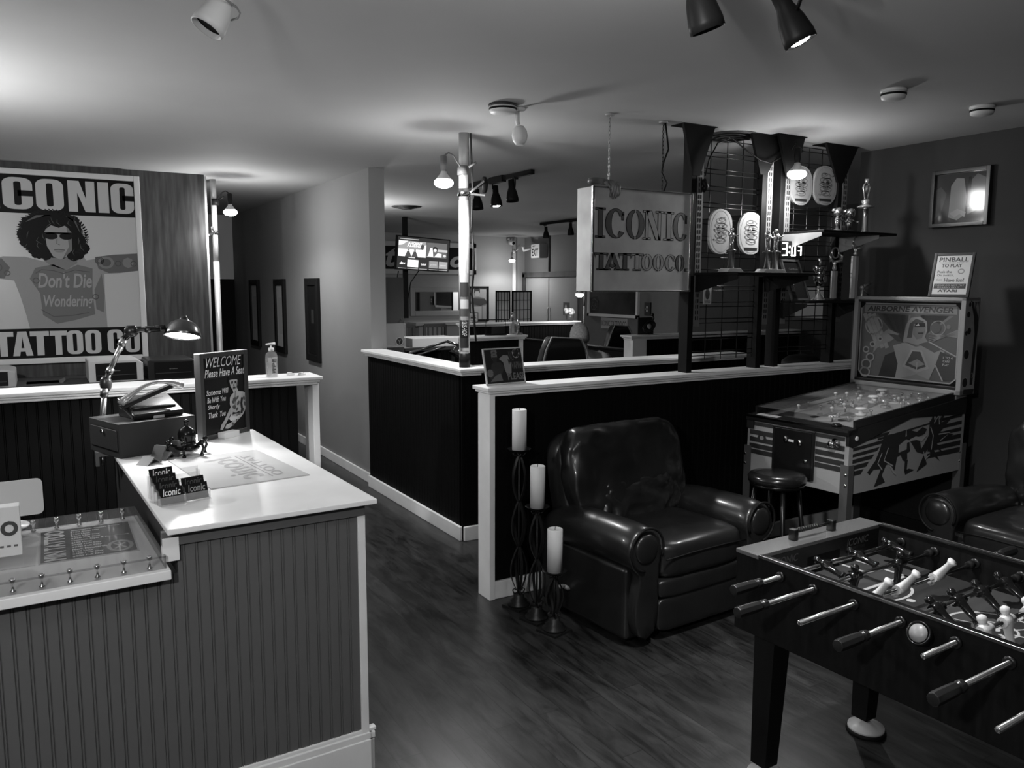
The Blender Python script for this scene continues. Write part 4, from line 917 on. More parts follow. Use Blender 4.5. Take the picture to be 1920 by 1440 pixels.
# skateboard-like wooden plaques on the grids
def plaque(px0, px1, py0, py1, y, label, v=.42, plate='dark'):
    c = at((px0+px1)/2, (py0+py1)/2, 'y', y); w_ = at(px1, py1, 'y', y).x-at(px0, py1, 'y', y).x; h = at(px0, py0, 'y', y).z-at(px0, py1, 'y', y).z
    t = thing('award_plaque', label, 'plaque', (c.x, y, c.z), 0, 'rounded wooden award plaques on the grids')
    F = frame((0, 0, 0), (1, 0, 0), (0, -1, 0))
    B(F).prism(rrect(w_, h, w_*.46, 8), .018).out('board', G(v, .45, noise=.12, scale=14, stretch=(1, 1, .3)), t, bevel=.003)
    a = Art(frame((-w_/2, -.0185, -h/2), (1, 0, 0), (0, -1, 0)), w_, h, lay=.0006)
    rnd = random.Random(int(px0))
    for k in range(5):
        cy = .30+.11*k; ww = .12+.16*math.sin(PI*(k+1)/6.2)
        a.ring(.5, cy, ww, .06, .006, v*.45, 1, 18); a.ring(.5+rnd.uniform(-.08, .08), cy+.03, ww*.6, .04, .004, v*.35, 1, 14)
    for k in range(14):
        x, y_ = rnd.uniform(.24, .76), rnd.uniform(.22, .86); a.S([(x, y_), (x+rnd.uniform(-.1, .1), y_+.04), (x+rnd.uniform(-.12, .12), y_+.02)], [.002, .007, .002], v*.4, 2)
    a.E(.5, .56, .16, .12, v*.5, 1, 14); a.E(.47, .6, .06, .04, v*.9, 2, 8); a.P([(.36, .42), (.5, .5), (.64, .42), (.5, .36)], v*.45, 2)
    a.ring(.5, .5, .44, .46, .003, v*.7, 1, 32)
    a.out('engraving', None, t)
    if plate: B(F).box(-w_*.26, w_*.26, -h*.40, -h*.335, .018, .020).out('name_plate', G(.02, .25), t)
plaque(1327, 1369, 392, 477, RY-.012, 'tall wooden plaque nearest the hanging sign, leftmost of four', .28, None)
plaque(1382, 1427, 398, 478, RY-.012, 'wooden plaque with dark name plate, second from the left', .30)
plaque(1478, 1519, 311, 386, RY-.012, 'wooden plaque right behind the rack bulb', .2)
plaque(1523, 1565, 311, 386, RY-.012, 'wooden plaque furthest right on the grid beside the bulb', .2)
# rack bulb
b3 = at(1494, 327, 'y', 3.62)
clamp_lamp('clamp_lamp', 'bright bare bulb clipped in front of the rack plaques', (X3+.02, RY-.05, 2.60), b3, 20, wide=.24)
# ---- trophies
tro = G(.6, .22, .75); trog = G(.12, .25, .5); glassy = G(.7, .04, alpha=.45, key='glassy')
def figure(b, x, y, z, h, arms=1.):
    """small cast figurine: legs, torso, head and arms"""
    b.tube([(x-.12*h, y, z), (x-.05*h, y, z+.25*h), (x-.03*h, y, z+.45*h)], [.05*h, .06*h, .07*h], 7).tube([(x+.12*h, y, z), (x+.06*h, y, z+.25*h), (x+.03*h, y, z+.45*h)], [.05*h, .06*h, .07*h], 7)
    b.tube([(x, y, z+.42*h), (x, y, z+.6*h), (x, y, z+.75*h)], [.09*h, .12*h, .05*h], 8).sph((x, y, z+.86*h), .09*h, 10)
    b.tube([(x-.08*h, y, z+.72*h), (x-.22*h, y-.05*h, z+.62*h*arms), (x-.3*h, y-.08*h, z+.80*h*arms)], [.045*h, .035*h, .03*h], 6).tube([(x+.08*h, y, z+.72*h), (x+.22*h, y-.05*h, z+.60*h), (x+.34*h, y-.1*h, z+.66*h)], [.045*h, .035*h, .03*h], 6)
def trophy_fig(px, z, y, H, label, base='wedge', col=.5):
    p = at(px, 500, 'y', y); t = thing('trophy', label, 'trophy', (p.x, y, z), 0, None)
    B().prism([(-.07, 0), (.07, 0), (.045, .022), (-.045, .022)], .08, frame((0, .04, 0), (1, 0, 0), (0, -1, 0))).out('base', G(.5, .4), t, bevel=.002)
    zc = .022+H*.38
    B().lathe([(.02, .022), (.02, zc), (.03, zc+.004), (.03, zc+.012), (.008, zc+.02)], seg=14).out('column', trog, t)
    b = B(); figure(b, 0, 0, zc+.015, H-zc); b.out('figurine', tro, t, smooth=True)
yA = 3.52
trophy_fig(1370, zA+.001, yA, hz((at(1370, 508, 'y', yA).x, yA), 1369, 430)-zA, 'small figure trophy alone at the left of the lower shelf')
trophy_fig(1438, zA+.001, yA, hz((at(1438, 508, 'y', yA).x, yA), 1440, 435)-zA, 'small figure trophy, left one of the pair at the shelf end')
trophy_fig(1453, zA+.001, yA+.1, hz((at(1453, 508, 'y', yA+.1).x, yA+.1), 1455, 432)-zA, 'small figure trophy, right and behind one of the pair at the shelf end')
# two big-headed silver figures on the upper shelf
for i, (px, l) in enumerate(((1570, 'big-headed silver figurine on the upper shelf, left one'), (1592, 'big-headed silver figurine on the upper shelf beside the tall trophy'))):
    p = at(px, 425, 'y', 3.58); t = thing('figurine', l, 'figurine', (p.x, 3.58, zB+.001)); H = hz((p.x, 3.58), px, 388 if i == 0 else 390)-zB
    B().lathe([(.035, 0), (.03, .012), (.012, .018), (.012, .03)]).out('base', G(.03, .3), t)
    b = B(); b.lathe([(.012, .02), (.016, .05), (.022, H*.5), (.012, H*.6)], seg=10); b.sph((.0, -.005, H*.78), (H*.2, H*.2, H*.22), 12).sph((H*.12, -.01, H*.7), H*.09, 8).sph((-H*.16, .01, H*.85), H*.1, 8)
    b.tube([(.01, 0, H*.52), (.04, -.01, H*.45), (.062, -.015, H*.42)], [.008, .007, .006], 6).tube([(-.01, 0, H*.52), (-.03, -.02, H*.42), (-.02, -.035, H*.36)], .007, 6).sph((.066, -.018, H*.41), .011, 8)
    b.out('figure', G(.6, .2, 1), t, smooth=True)
# tall glass trophy
p = at(1621, 428, 'y', 3.56); H = hz((p.x, 3.56), 1624, 336)-zB
t = thing('trophy', 'tall slender silver trophy at the right end of the upper shelf', 'trophy', (p.x, 3.56, zB+.001))
B().lathe([(.03, 0), (.03, .012), (.022, .02), (.02, H*.44), (.012, H*.45)], seg=16).out('column', G(.6, .08, 1), t, smooth=True)
B().lathe([(.012, H*.44), (.055, H*.475), (.057, H*.49), (.02, H*.53), (.03, H*.57), (.03, H*.6), (.012, H*.63)], seg=18).out('collar', tro, t, smooth=True)
b = B()
for s_ in (-1, 1): b.tube([(s_*.014, 0, H*.63), (s_*.024, 0, H*.74), (s_*.036, 0, H*.84), (s_*.030, 0, H*.88), (s_*.012, 0, H*.93)], [.006, .006, .007, .006, .006], 7)
b.sph((0, 0, H*.82), (.012, .012, .028), 8).lathe([(.014, H*.92), (.016, H), (.004, H)], seg=12); b.out('arms_figure', tro, t, smooth=True)
# three pieces on the lower right shelf, plus a frame
def column_trophy(px, y, pyt, pyc, label, r=.024):
    p = at(px, 560, 'y', y); t = thing('trophy', label, 'trophy', (p.x, y, zC+.001)); H = min(hz((p.x, y), px, pyt), zB-.022)-zC; hc = min(hz((p.x, y), px, pyc)-zC, H-.09)
    B().box(-.04, .04, -.035, .035, 0, .012).out('base', G(.02, .3), t, bevel=.002)
    B().lathe([(r, .012)]+[(r, hc*.99), (r*.4, hc)], seg=8, smooth=False).out('column', G(.45, .22, .6), t)
    k = (H-hc)
    b = B(); b.lathe([(.010, hc), (.016, hc+k*.1), (.008, hc+k*.25), (.018, hc+k*.35), (.008, hc+k*.4)], seg=12)
    cz = hc+k*.75; R_ = k*.22
    b.tube([(R_*math.cos(2*PI*i/16), 0, cz+R_*math.sin(2*PI*i/16)) for i in range(16)], .006, 6, loop=True, cap=False)
    for s_ in (-1, 1): b.tube([(s_*.006, 0, hc+k*.38), (s_*R_*1.5, -.01, hc+k*.42), (s_*R_*1.7, -.01, hc+k*.62), (s_*R_*1.2, 0, hc+k*.72)], [.008, .01, .009, .004], 7)
    b.out('wreath_top', tro, t, smooth=True)
column_trophy(1600, 3.64, 437, 480, 'tallest column trophy with ring top, right on the lower shelf', .028)
column_trophy(1562, 3.66, 463, 508, 'shorter column trophy with ring top, middle of the lower shelf', .022)
p = at(1534, 560, 'y', 3.64); H = hz((p.x, 3.64), 1534, 484)-zC; t = thing('trophy', 'cup trophy with engraved medal and a small wing on top', 'trophy', (p.x, 3.64, zC+.001))
B().lathe([(.045, 0), (.045, .008), (.018, .04), (.007, .06), (.007, H*.3), (.014, H*.34)], seg=18).out('foot', tro, t, smooth=True)
B().lathe([(.012, H*.33), (.032, H*.42), (.04, H*.58), (.036, H*.6), (.02, H*.62), (.042, H*.70), (.045, H*.82), (.04, H*.82), (.02, H*.66)], seg=20).tube([(-.035, 0, H*.45), (-.06, 0, H*.55), (-.05, 0, H*.66), (-.038, 0, H*.62)], .004, 6).tube([(.035, 0, H*.45), (.06, 0, H*.55), (.05, 0, H*.66), (.038, 0, H*.62)], .004, 6).out('cup', G(.35, .12, 1), t, smooth=True)
B(frame((.012, -.04, H*.5), (1, 0, 0), (0, -1, 0))).lathe([(.024, 0), (.024, .004), (.018, .003), (.004, .005)]).out('medal', G(.5, .25, 1), t)
B().tube([(0, 0, H*.8), (.01, 0, H*.9), (-.005, 0, H*.98), (.012, 0, H)], [.006, .008, .01, .004], 7).out('wing', tro, t, smooth=True)
p = at(1612, 560, 'y', 3.6); t = thing('figurine', 'small chrome bird-like figurine reaching right at the lower shelf end', 'figurine', (p.x+.02, 3.60, zC+.001))
B().lathe([(.02, 0), (.016, .015), (.008, .04), (.012, .075)], seg=12).sph((0, 0, .085), (.018, .015, .02)).tube([(0, 0, .085), (.03, 0, .10), (.075, -.01, .115)], [.012, .012, .008], 8).tube([(0, 0, .08), (.04, 0, .055), (.075, 0, .035)], [.009, .006, .003], 7).out('figure', tro, t, smooth=True)
# dark framed photo leaning on the lower shelf
q0 = at(1477, 562, 'y', 3.60); q1 = at(1515, 562, 'y', 3.60); zt3 = hz(q0, 1471, 486)
M, sx, sy = quad(Vector((q0.x, 3.56, zC+.002)), Vector((q0.x+.22, 3.60, zC+.002)), Vector((q0.x-.005, 3.66, zt3)))
t = thing('picture_frame', 'dark certificate frame leaning on the lower right shelf', 'picture', (q0.x, 3.6, zC+.002))
b = B(M)
for x0, x1, y0, y1 in ((0, .014, 0, sy), (sx-.014, sx, 0, sy), (0, sx, 0, .014), (0, sx, sy-.014, sy)): b.box(x0, x1, y0, y1, -.012, .004)
b.out('frame', G(.05, .3), t, world=True)
a = Art(M, sx, sy, rough=.15); a.mat(G(.01, .1)); a.box(.012, sx-.012, .012, sy-.012, -.01, 0)
a.T('Certificate', .3, .74, .8, .80, .07, 1); 
for k in range(6): a.R(.12, .22+.04*k, .12+.03*k+.1, .24+.04*k, .2, 1)
a.R(.12, .22, .30, .48, .16, 1); a.out('certificate', None, t, world=True)
# small glowing clock
p = at(1485, 469, 'y', 3.70); ck = thing('led_clock', 'small glowing digital clock hanging between the rack shelves', 'clock', (p.x, 3.70, p.z-.05))
B().box(p.x-.10, p.x+.11, 3.705, 3.735, p.z-.055, p.z+.06).out('case', G(.01, .3), ck, world=True, bevel=.003)
B().tube([(p.x-.09, 3.72, p.z+.05), (X3, RY-.04, p.z+.09)], .004, 5).out('hook', blackp, ck, world=True)
a = Art(wallframe_y(p.x-.10, 3.7035, p.z-.055), .21, .115); em = G(1, emit=9, key='led')
def seg7(x, y, w_, h, segs):
    t_ = w_*.24
    S_ = {'a': (x, y+h-t_, x+w_, y+h), 'g': (x, y+h/2-t_/2, x+w_, y+h/2+t_/2), 'd': (x, y, x+w_, y+t_), 'f': (x, y+h/2, x+t_, y+h), 'b': (x+w_-t_, y+h/2, x+w_, y+h), 'e': (x, y, x+t_, y+h/2), 'c': (x+w_-t_, y, x+w_, y+h/2)}
    for k in segs: a.R(*S_[k], em, 1)
seg7(.05, .15, .24, .75, 'abgcd'); a.R(.36, .3, .41, .42, em, 1); a.R(.36, .6, .41, .72, em, 1); seg7(.47, .15, .2, .6, 'fbecd'); seg7(.78, .18, .16, .55, 'abgc')
a.out('digits', None, ck, world=True)
# small printed card and shelf things seen through the grid
p = at(1326, 553, 'y', RY-.01); o_ = Art(wallframe_y(p.x-.035, RY-.012, p.z-.06), .07, .12); o_.mat(G(.45)); o_.box(0, .07, 0, .12, -.002, 0); o_.E(.5, .55, .28, .3, .06, 1, 14); o_.T('ICONIC', .1, .86, .9, .96, .03, 1, bold=.03); o_.T('TATTOO', .15, .06, .85, .2, .03, 1, bold=.03)
tag(o_.out('hanging_card'), 'small printed card tied on the wire grid beside the left upright', 'card')

# ================================================================== framed notice on the near cap
q0 = at(913, 723, 'z', 1.206); q1 = at(986, 717, 'z', 1.206); zt4 = hz(q0, 901, 656)
w_dir = (q1-q0); w_dir.z = 0; nrm = Vector((w_dir.y, -w_dir.x, 0)).normalized()
bl = q0; br = q1; 
tl = at(901, 656, 'y', 0) if False else None
# leaning back slightly and tilted as in the photo
M, sx, sy = quad(bl, br, Vector((bl.x, bl.y, 0))-nrm*.02*0+Vector((-.035, .045, zt4)))
nt_ = thing('framed_notice', 'framed dark photo notice leaning at the end of the near half wall', 'sign', bl)
b = B(M); f_ = .007
for x0, x1, y0, y1 in ((0, f_, 0, sy), (sx-f_, sx, 0, sy), (0, sx, 0, f_), (0, sx, sy-f_, sy)): b.box(x0, x1, y0, y1, -.008, .003)
b.out('frame', G(.5, .4), nt_, world=True)
B(M).box(.1, .14, .0, sy*.6, -.05, -.045).bar((.12, sy*.6, -.008), (.12, 0, -.06), .03, .003).out('easel_leg', blackp, nt_, world=True)
a = Art(M, sx, sy, rough=.4, lay=.0007); a.mat(G(.02, .3)); a.box(f_, sx-f_, f_, sy-f_, -.006, 0)
a.P([(.1, .25), (.18, .55), (.25, .62), (.42, .6), (.5, .45), (.42, .3), (.3, .1), (.12, .08)], .035, 1)
a.E(.27, .78, .075, .13, .13, 2); a.P([(.19, .86), (.35, .86), (.34, .95), (.21, .95)], .16, 2); a.P([(.2, .75), (.34, .75), (.31, .62), (.25, .58)], .03, 3); a.R(.24, .80, .30, .815, .03, 4)
a.P([(.38, .7), (.5, .8), (.62, .78), (.68, .5), (.66, .3), (.55, .22), (.5, .4), (.48, .6)], .2, 2); a.P([(.6, .7), (.66, .62), (.62, .5)], .03, 3); a.P([(.1, .08), (.25, .25), (.38, .3), (.42, .1)], .12, 2); a.ring(.12, .32, .04, .06, .02, .14, 3)
a.E(.83, .83, .095, .135, .3, 3); a.S([(.77, .75), (.89, .92)], .025, .02, 4); a.S([(.77, .92), (.89, .74)], .02, .05, 4)
a.T('NO', .64, .62, .76, .9, .07, 2, bold=.01, shear=-.2); a.T('SPYING' if 0 else 'VAPING', .68, .40, .99, .60, .10, 3, bold=.02); a.T('PLEASE', .55, .10, .99, .30, .13, 3, bold=.03)
a.out('print', None, nt_, world=True)

B().tube([at(x, y, 'y', 3.76) for x, y in ((1322, 330), (1330, 298), (1346, 268), (1372, 258), (1395, 278), (1425, 300), (1445, 306), (1470, 292), (1488, 284))], .0045, 6).out('cable', blackp, rk, world=True, smooth=True)
B().tube([at(x, y, 'y', 3.78) for x, y in ((1318, 338), (1324, 350), (1318, 356))], .02, 8).out('cable_bundle', blackp, rk, world=True, smooth=True)
# ================================================================== candle stands
iron = G(.03, .42, .6); wax = G(.88, .6)
for i, (px, py, pt, ptop, lob, lab) in enumerate(((973, 1140, 842, 766, 3, 'tallest twisted iron candle stand with a thick white candle'), (1007, 1165, 950, 872, 2, 'middle-height iron candle stand with a thick white candle'), (1040, 1187, 1070, 990, 1, 'shortest iron candle stand with a thick white candle'))):
    g = at(px, py, 'z', 0); g = Vector((g.x+.01, g.y+.02, 0)); zp = hz(g, px, pt); zt5 = hz(g, px, ptop)
    t = thing('candle_stand', lab, 'candle stand', g, .25)
    B().box(-.065, .065, -.065, .065, 0, .012).lathe([(.06, .012), (.062, .022), (.045, .03), (.048, .042), (.03, .055), (.03, .07), (.014, .08)], seg=20).out('base', iron, t)
    z0 = .085; z1 = zp-.035; seg_h = (z1-z0)/lob
    B().tube([(0, 0, .07), (0, 0, zp-.01)], .005, 6).out('centre_rod', iron, t)
    for k in range(4):
        a_ = PI/4+PI/2*k+.25; rr_ = []
        for j in range(lob*14+1):
            u = j/14; r = .006+.040*abs(math.sin(PI*u))**.9; th = a_+.22*u; c_, s2 = math.cos(th), math.sin(th); z = z0+seg_h*u
            rr_.append([((r+e_)*c_-w2*s2, (r+e_)*s2+w2*c_, z) for e_, w2 in ((-.002, -.007), (.002, -.007), (.002, .007), (-.002, .007))])
        B().rings(rr_, smooth=False).out('bowed_strap', iron, t)
        c, s_ = math.cos(a_), math.sin(a_)
        B().tube([(c*r_, s_*r_, z) for r_, z in ((.008, z0-.01), (.028, z0-.006), (.034, z0+.012), (.024, z0+.02), (.018, z0+.01))], .004, 6).out('scroll', iron, t, smooth=True)
        B().tube([(c*r_, s_*r_, z) for r_, z in ((.008, z1+.004), (.026, z1), (.034, z1+.012), (.026, z1+.02), (.02, z1+.012))], .004, 6).out('scroll', iron, t, smooth=True)
    B().lathe([(.006, zp-.012), (.045, zp-.010), (.062, zp+.002), (.064, zp+.004), (.045, zp-.004), (.006, zp-.004)], seg=28).out('drip_plate', iron, t, smooth=True)
    rw = .039; cd_ = thing('pillar_candle', ('tall white pillar candle on the tallest stand', 'white pillar candle on the middle stand', 'white pillar candle on the shortest stand')[i], 'candle', (g.x, g.y, zp-.003))
    B().lathe([(rw, 0), (rw, zt5-zp-.003), (rw-.003, zt5-zp), (rw-.006, zt5-zp-.003), (.003, zt5-zp-.006)], seg=28).out('wax', wax, cd_, smooth=False, bevel=.0)
    B().tube([(0, 0, zt5-zp-.008), (.001, 0, zt5-zp+.010)], .0015, 5).out('wick', blackp, cd_)

# ================================================================== leather armchairs
leather = G(.014, .32, noise=.25, scale=6, bump=.12, coat=.25)
piping = G(.012, .4)
def bulge_box(b, x0, x1, y0, y1, z0, z1, n=8, puff=.03, ex=.45, M=None, wr=0., seed=0):
    """a stuffed cushion: superellipsoid box with rounded edges and soft wrinkles"""
    rnd = random.Random(seed); cx, cy, cz = (x0+x1)/2, (y0+y1)/2, (z0+z1)/2; ax_, ay, az = (x1-x0)/2, (y1-y0)/2, (z1-z0)/2
    N, K = 28, 18; sg_ = lambda v, e: math.copysign(abs(v)**e, v)
    ph_ = [rnd.uniform(0, 6) for _ in range(6)]; rows_ = []
    for i in range(1, K):
        v = -PI/2+PI*i/K; r = []
        for j in range(N):
            u = 2*PI*j/N; x = sg_(math.cos(v), ex)*sg_(math.cos(u), ex); y = sg_(math.cos(v), ex)*sg_(math.sin(u), ex); z = sg_(math.sin(v), ex)
            w_ = wr*(math.sin(9*x+5*z+ph_[0])+.6*math.sin(14*z-7*x+ph_[1])+.5*math.sin(21*x*z+ph_[2]))
            r.append((cx+ax_*x, cy+ay*y*(1+w_), cz+az*z*(1+w_*.3)))
        rows_.append(r)
    if M is not None: rows_ = [[M @ Vector(p) for p in r] for r in rows_]
    b.rings(rows_, smooth=True); return b
def soften(o, amt, size):
    """soft creases in stuffed leather"""
    tx = bpy.data.textures.new('creases', 'CLOUDS'); tx.noise_scale = size; tx.noise_depth = 2
    md = o.modifiers.new('creases', 'DISPLACE'); md.texture = tx; md.strength = amt; md.mid_level = .5; md.texture_coords = 'LOCAL'
    return o
def armchair(name, label, loc, rz, W=.98, D=.90, rec=True):
    """faces local -Y; x centred, y from 0 (front) to D (back)"""
    t = thing(name, label, 'armchair', loc, rz); hw = W/2; aw = .215; sw = hw-aw+.01
    B().box(-hw+.03, hw-.03, .06, D-.08, .03, .40).out('base', leather, t, bevel=.03, seg=4)
    for s_ in (-1, 1):
        xo = s_*(hw-.055); xi = s_*(hw-aw)
        # arm: upright side plus a big rolled top, one continuous surface
        cx_, cz_, R_ = s_*(hw-.108), .50, .112; prof = []
        for k in range(15):
            th = -PI*.42+PI*1.62*k/14; prof.append((cx_+s_*R_*math.cos(th), cz_+R_*math.sin(th)*1.02))
        prof = [(s_*(hw-.05), .03), (s_*(hw-.035), .25)]+prof+[(s_*(hw-.2), .25), (s_*(hw-.2), .03)]
        ys = [(-.0, .90), (.012, .97), (.04, 1.0), (.30, 1.0), (.33, .985), (.36, 1.0), (.62, .99), (D-.12, .93), (D-.08, .8)]
        cxx = s_*(hw-.14)
        b = B(); b.rings([[(cxx+(x-cxx)*f_, y, .03+(z-.03)*(f_ if z > .03 else 1)-max(0, y-.45)*.10*(z > .3)) for x, z in prof] for y, f_ in ys], smooth=True)
        ob = b.out('arm', leather, t, sub=1)
        b = B(); ring_ = [(cx_+R_*.98*math.cos(2*PI*k/24), -.002, cz_+R_*.98*math.sin(2*PI*k/24)) for k in range(24)]
        ring_ = [(cx_+s_*R_*.93*math.cos(-PI*.45+PI*1.6*k/22), -.004, cz_+R_*.94*math.sin(-PI*.45+PI*1.6*k/22)) for k in range(23)]
        b.tube(ring_, .0065, 7).out('piping', piping, t, smooth=True)
        B().sph((cx_, .006, cz_-.0), (.075, .025, .075), 18).out('arm_disc', leather, t, smooth=True)
        B().cyl((s_*(hw-.028), .44, .44), (s_*(hw-.034), .44, .44), .007).cyl((s_*(hw-.028), .49, .47), (s_*(hw-.034), .49, .47), .007).out('rivet', chrome, t)
    b = B(); bulge_box(b, -sw, sw, -.015, D-.22, .30, .505, ex=.38, wr=.004, seed=3); soften(b.out('seat_cushion', leather, t, sub=2), .012, .2)
    B().tube([(-sw+.03, -.004, .425), (-sw*.4, -.017, .437), (sw*.4, -.017, .437), (sw-.03, -.004, .425)], .004, 6).out('seam', piping, t, smooth=True)
    b = B(); bulge_box(b, -sw, sw, .0, .18, .215, .32, ex=.35); b.out('front_roll', leather, t, sub=1)
    b = B(); bulge_box(b, -sw, sw, .008, .10, .045, .225, ex=.3); b.out('footrest_panel', leather, t, sub=1)
    # wide leaning back with stitched pillow
    Mb = Matrix.Translation((0, D-.27, .44)) @ Matrix.Rotation(math.radians(-13), 4, 'X')
    b = B(); bulge_box(b, -.43, .43, 0, .2, -.05, .55, ex=.42, M=Mb); b.out('back_shell', leather, t, sub=1)
    b = B(); bulge_box(b, -.42, .42, -.11, .10, .0, .565, ex=.48, M=Mb, wr=.02, seed=5); soften(b.out('back_pillow', leather, t, sub=2), .05, .15)
    b = B(); bulge_box(b, -.30, .33, -.118, .05, -.03, .24, ex=.45, M=Mb, wr=.07, seed=9); soften(b.out('lumbar_pillow', leather, t, sub=2), .085, .09)
    if rec:
        B().tube([(-hw+.03, .50, .16), (-hw-.0, .50, .18)], .012, 8).sph((-hw-.022, .50, .185), (.03, .012, .012), 10).out('recline_lever', G(.3, .3), t, smooth=True)
    return t
g = at(1180, 1205, 'z', 0); g2 = at(1080, 1130, 'z', 0)
armchair('leather_armchair', 'dark leather recliner armchair in front of the near half wall', (2.865, 2.88, 0), math.radians(3.5), 1.05, .84)
armchair('leather_armchair', 'second dark leather armchair at the right edge, facing left', (4.27, 2.15, 0), math.radians(-90), .98, 1.0, False)

# ================================================================== bar stool
st = thing('bar_stool', 'round black padded bar stool in front of the pinball machine', 'stool', (3.57, 3.06, 0))
zs = .70
B().lathe([(.145, zs-.055), (.158, zs-.045), (.162, zs-.02), (.15, zs-.003), (.1, zs+.004), (.004, zs+.006)], seg=36).out('seat', G(.01, .22, coat=.3), st, smooth=True)
B().lathe([(.12, zs-.075), (.148, zs-.07), (.152, zs-.05), (.004, zs-.05)], seg=32).out('seat_rim', G(.02, .2, .8), st, smooth=True)
for k in range(4):
    a_ = PI/4+PI/2*k+.2; c, s_ = math.cos(a_), math.sin(a_)
    B().tube([(c*.12, s_*.12, zs-.07), (c*.2, s_*.2, .0)], .013, 8).out('leg', G(.012, .3, .5), st, smooth=True)
B().tube([(math.cos(2*PI*k/24)*.18, math.sin(2*PI*k/24)*.18, .2) for k in range(24)], .009, 7, loop=True, cap=False).out('foot_ring', G(.012, .3, .5), st, smooth=True)

# ================================================================== pinball machine
pin_w = G(.29, .42); pin_k = G(.012, .35); pin_m = G(.22, .4)
A0 = at(1587, 930, 'z', .60); A1 = at(1802, 880, 'z', .60); A2 = at(1412, 882, 'z', .60)
pang = math.atan2(A1.y-A0.y, A1.x-A0.x); PW = (A2-A0).length*1.0; PL = (A1-A0).length
pb = thing('pinball_machine', 'pale striped pinball machine with tall backbox against the right wall', 'pinball machine', (A0.x, A0.y, 0), pang)
# local: x along the cabinet (front = 0), y across (0 = side we see), z up
ZF, ZR = hz((A0.x, A0.y), 1585, 812), hz((A1.x, A1.y), 1815, 747)
b = B(frame((0, 0, 0), (1, 0, 0), (0, -1, 0)))
b.prism([(0, .60), (PL, .60), (PL, ZR), (0, ZF)], -PW); b.out('cabinet', pin_w, pb, bevel=.003)
# side rail and lockdown bar
b = B(frame((0, 0, 0), (1, 0, 0), (0, -1, 0)))
for y in (0, PW-.03):
    b.M = frame((0, y+.03 if y else .015, 0), (1, 0, 0), (0, -1, 0)); b.prism([(-.012, ZF-.07), (.03, ZF-.085), (PL*.5, ZF-.02+(ZR-ZF)*.5), (PL+.002, ZR-.10), (PL+.002, ZR+.012), (0, ZF+.012), (-.012, ZF)], .02 if not y else .05)
b.out('side_rail', pin_k, pb, bevel=.004)
B(frame((0, 0, ZF), (1, 0, (ZR-ZF)/PL), (-(ZR-ZF)/PL, 0, 1))).box(-.018, .075, -.005, PW+.005, -.02, .016).out('lockdown_bar', G(.02, .25, .5), pb, bevel=.006)
B(frame((0, 0, ZF), (1, 0, (ZR-ZF)/PL), (-(ZR-ZF)/PL, 0, 1))).box(-.019, -.012, .0, PW, .004, .0165).out('chrome_lip', chrome, pb)
zs_ = lambda x: ZF+(ZR-ZF)*x/PL
# playfield under glass: insets with bumpers and shiny posts, more added for glints
pf = B(frame((0, 0, ZF), (1, 0, (ZR-ZF)/PL), (-(ZR-ZF)/PL, 0, 1)))
slope = frame((0, 0, ZF), (1, 0, (ZR-ZF)/PL), (-(ZR-ZF)/PL, 0, 1))
a = Art(slope @ Matrix.Translation((.075, .02, .0015)), PL-.10, PW-.05, lay=.0006, rough=.35)
a.mat(G(.05, .4)); a.box(0, a.sx, 0, a.sy, -.001, 0)
rnd = random.Random(11)
a.P([(.05, .1), (.35, .05), (.9, .1), (.96, .5), (.9, .9), (.3, .95), (.05, .8)], .2, 1)
for k in range(26): 
    x, y, r = rnd.uniform(.1, .92), rnd.uniform(.1, .9), rnd.uniform(.02, .06); a.E(x, y, r, r*1.6, rnd.choice((.02, .3, .55, .04)), 2+k % 3, 12)
for k in range(10):
    x, y = rnd.uniform(.1, .7), rnd.uniform(.15, .8); a.P([(x, y), (x+.14, y+.02), (x+.1, y+.1)], rnd.choice((.3, .04, .18)), 6)
a.P([(.02, .02), (.3, .02), (.06, .3)], .3, 7); a.P([(.02, .98), (.3, .98), (.06, .7)], .03, 7); a.R(0, .86, .92, 1.0, .16, 8)
a.out('playfield', None, pb)
for k, (x, y) in enumerate(((.55, .3), (.62, .5), (.72, .38), (.82, .62), (.45, .65), (.3, .28), (.85, .25))):
    X = .075+x*(PL-.1); Y = .02+y*(PW-.05); Mx = slope @ Matrix.Translation((X, Y, .003))
    B().lathe([(.03, .0), (.03, .012), (.012, .014), (.012, .034), (.034, .038), (.030, .046), (.004, .048)], Mx, seg=18).out('bumper', G(.75, .15) if k % 2 else G(.5, .08, .9), pb, smooth=True)
for k in range(44):
    X = .075+rnd.uniform(.08, .95)*(PL-.1); Y = .02+rnd.uniform(.06, .94)*(PW-.05); Mx = slope @ Matrix.Translation((X, Y, .003))
    B().lathe([(.006, 0), (.006, .02), (.011, .022), (.011, .03), (.002, .034)], Mx, seg=10).out('post', G(.8, .1, 1) if k % 3 else G(.7, .3), pb, smooth=True)
for k in range(6):
    x, y = rnd.uniform(.2, .85), rnd.uniform(.15, .85); X = .075+x*(PL-.1); Y = .02+y*(PW-.05)
    B(slope).bar((X, Y, .02), (X+rnd.uniform(-.08, .08), Y+rnd.uniform(-.06, .06), .02), .003, .018).out('lane_guide', G(.5, .2), pb)
B(slope).box(.07, PL-.01, .012, PW-.012, .052, .054).out('glass', G(.9, .02, alpha=.07, key='pinglass'), pb)
for y in (.006, PW-.02): B(slope).box(.06, PL, y, y+.014, -.01, .056).out('glass_rail', G(.03, .25, .6), pb)
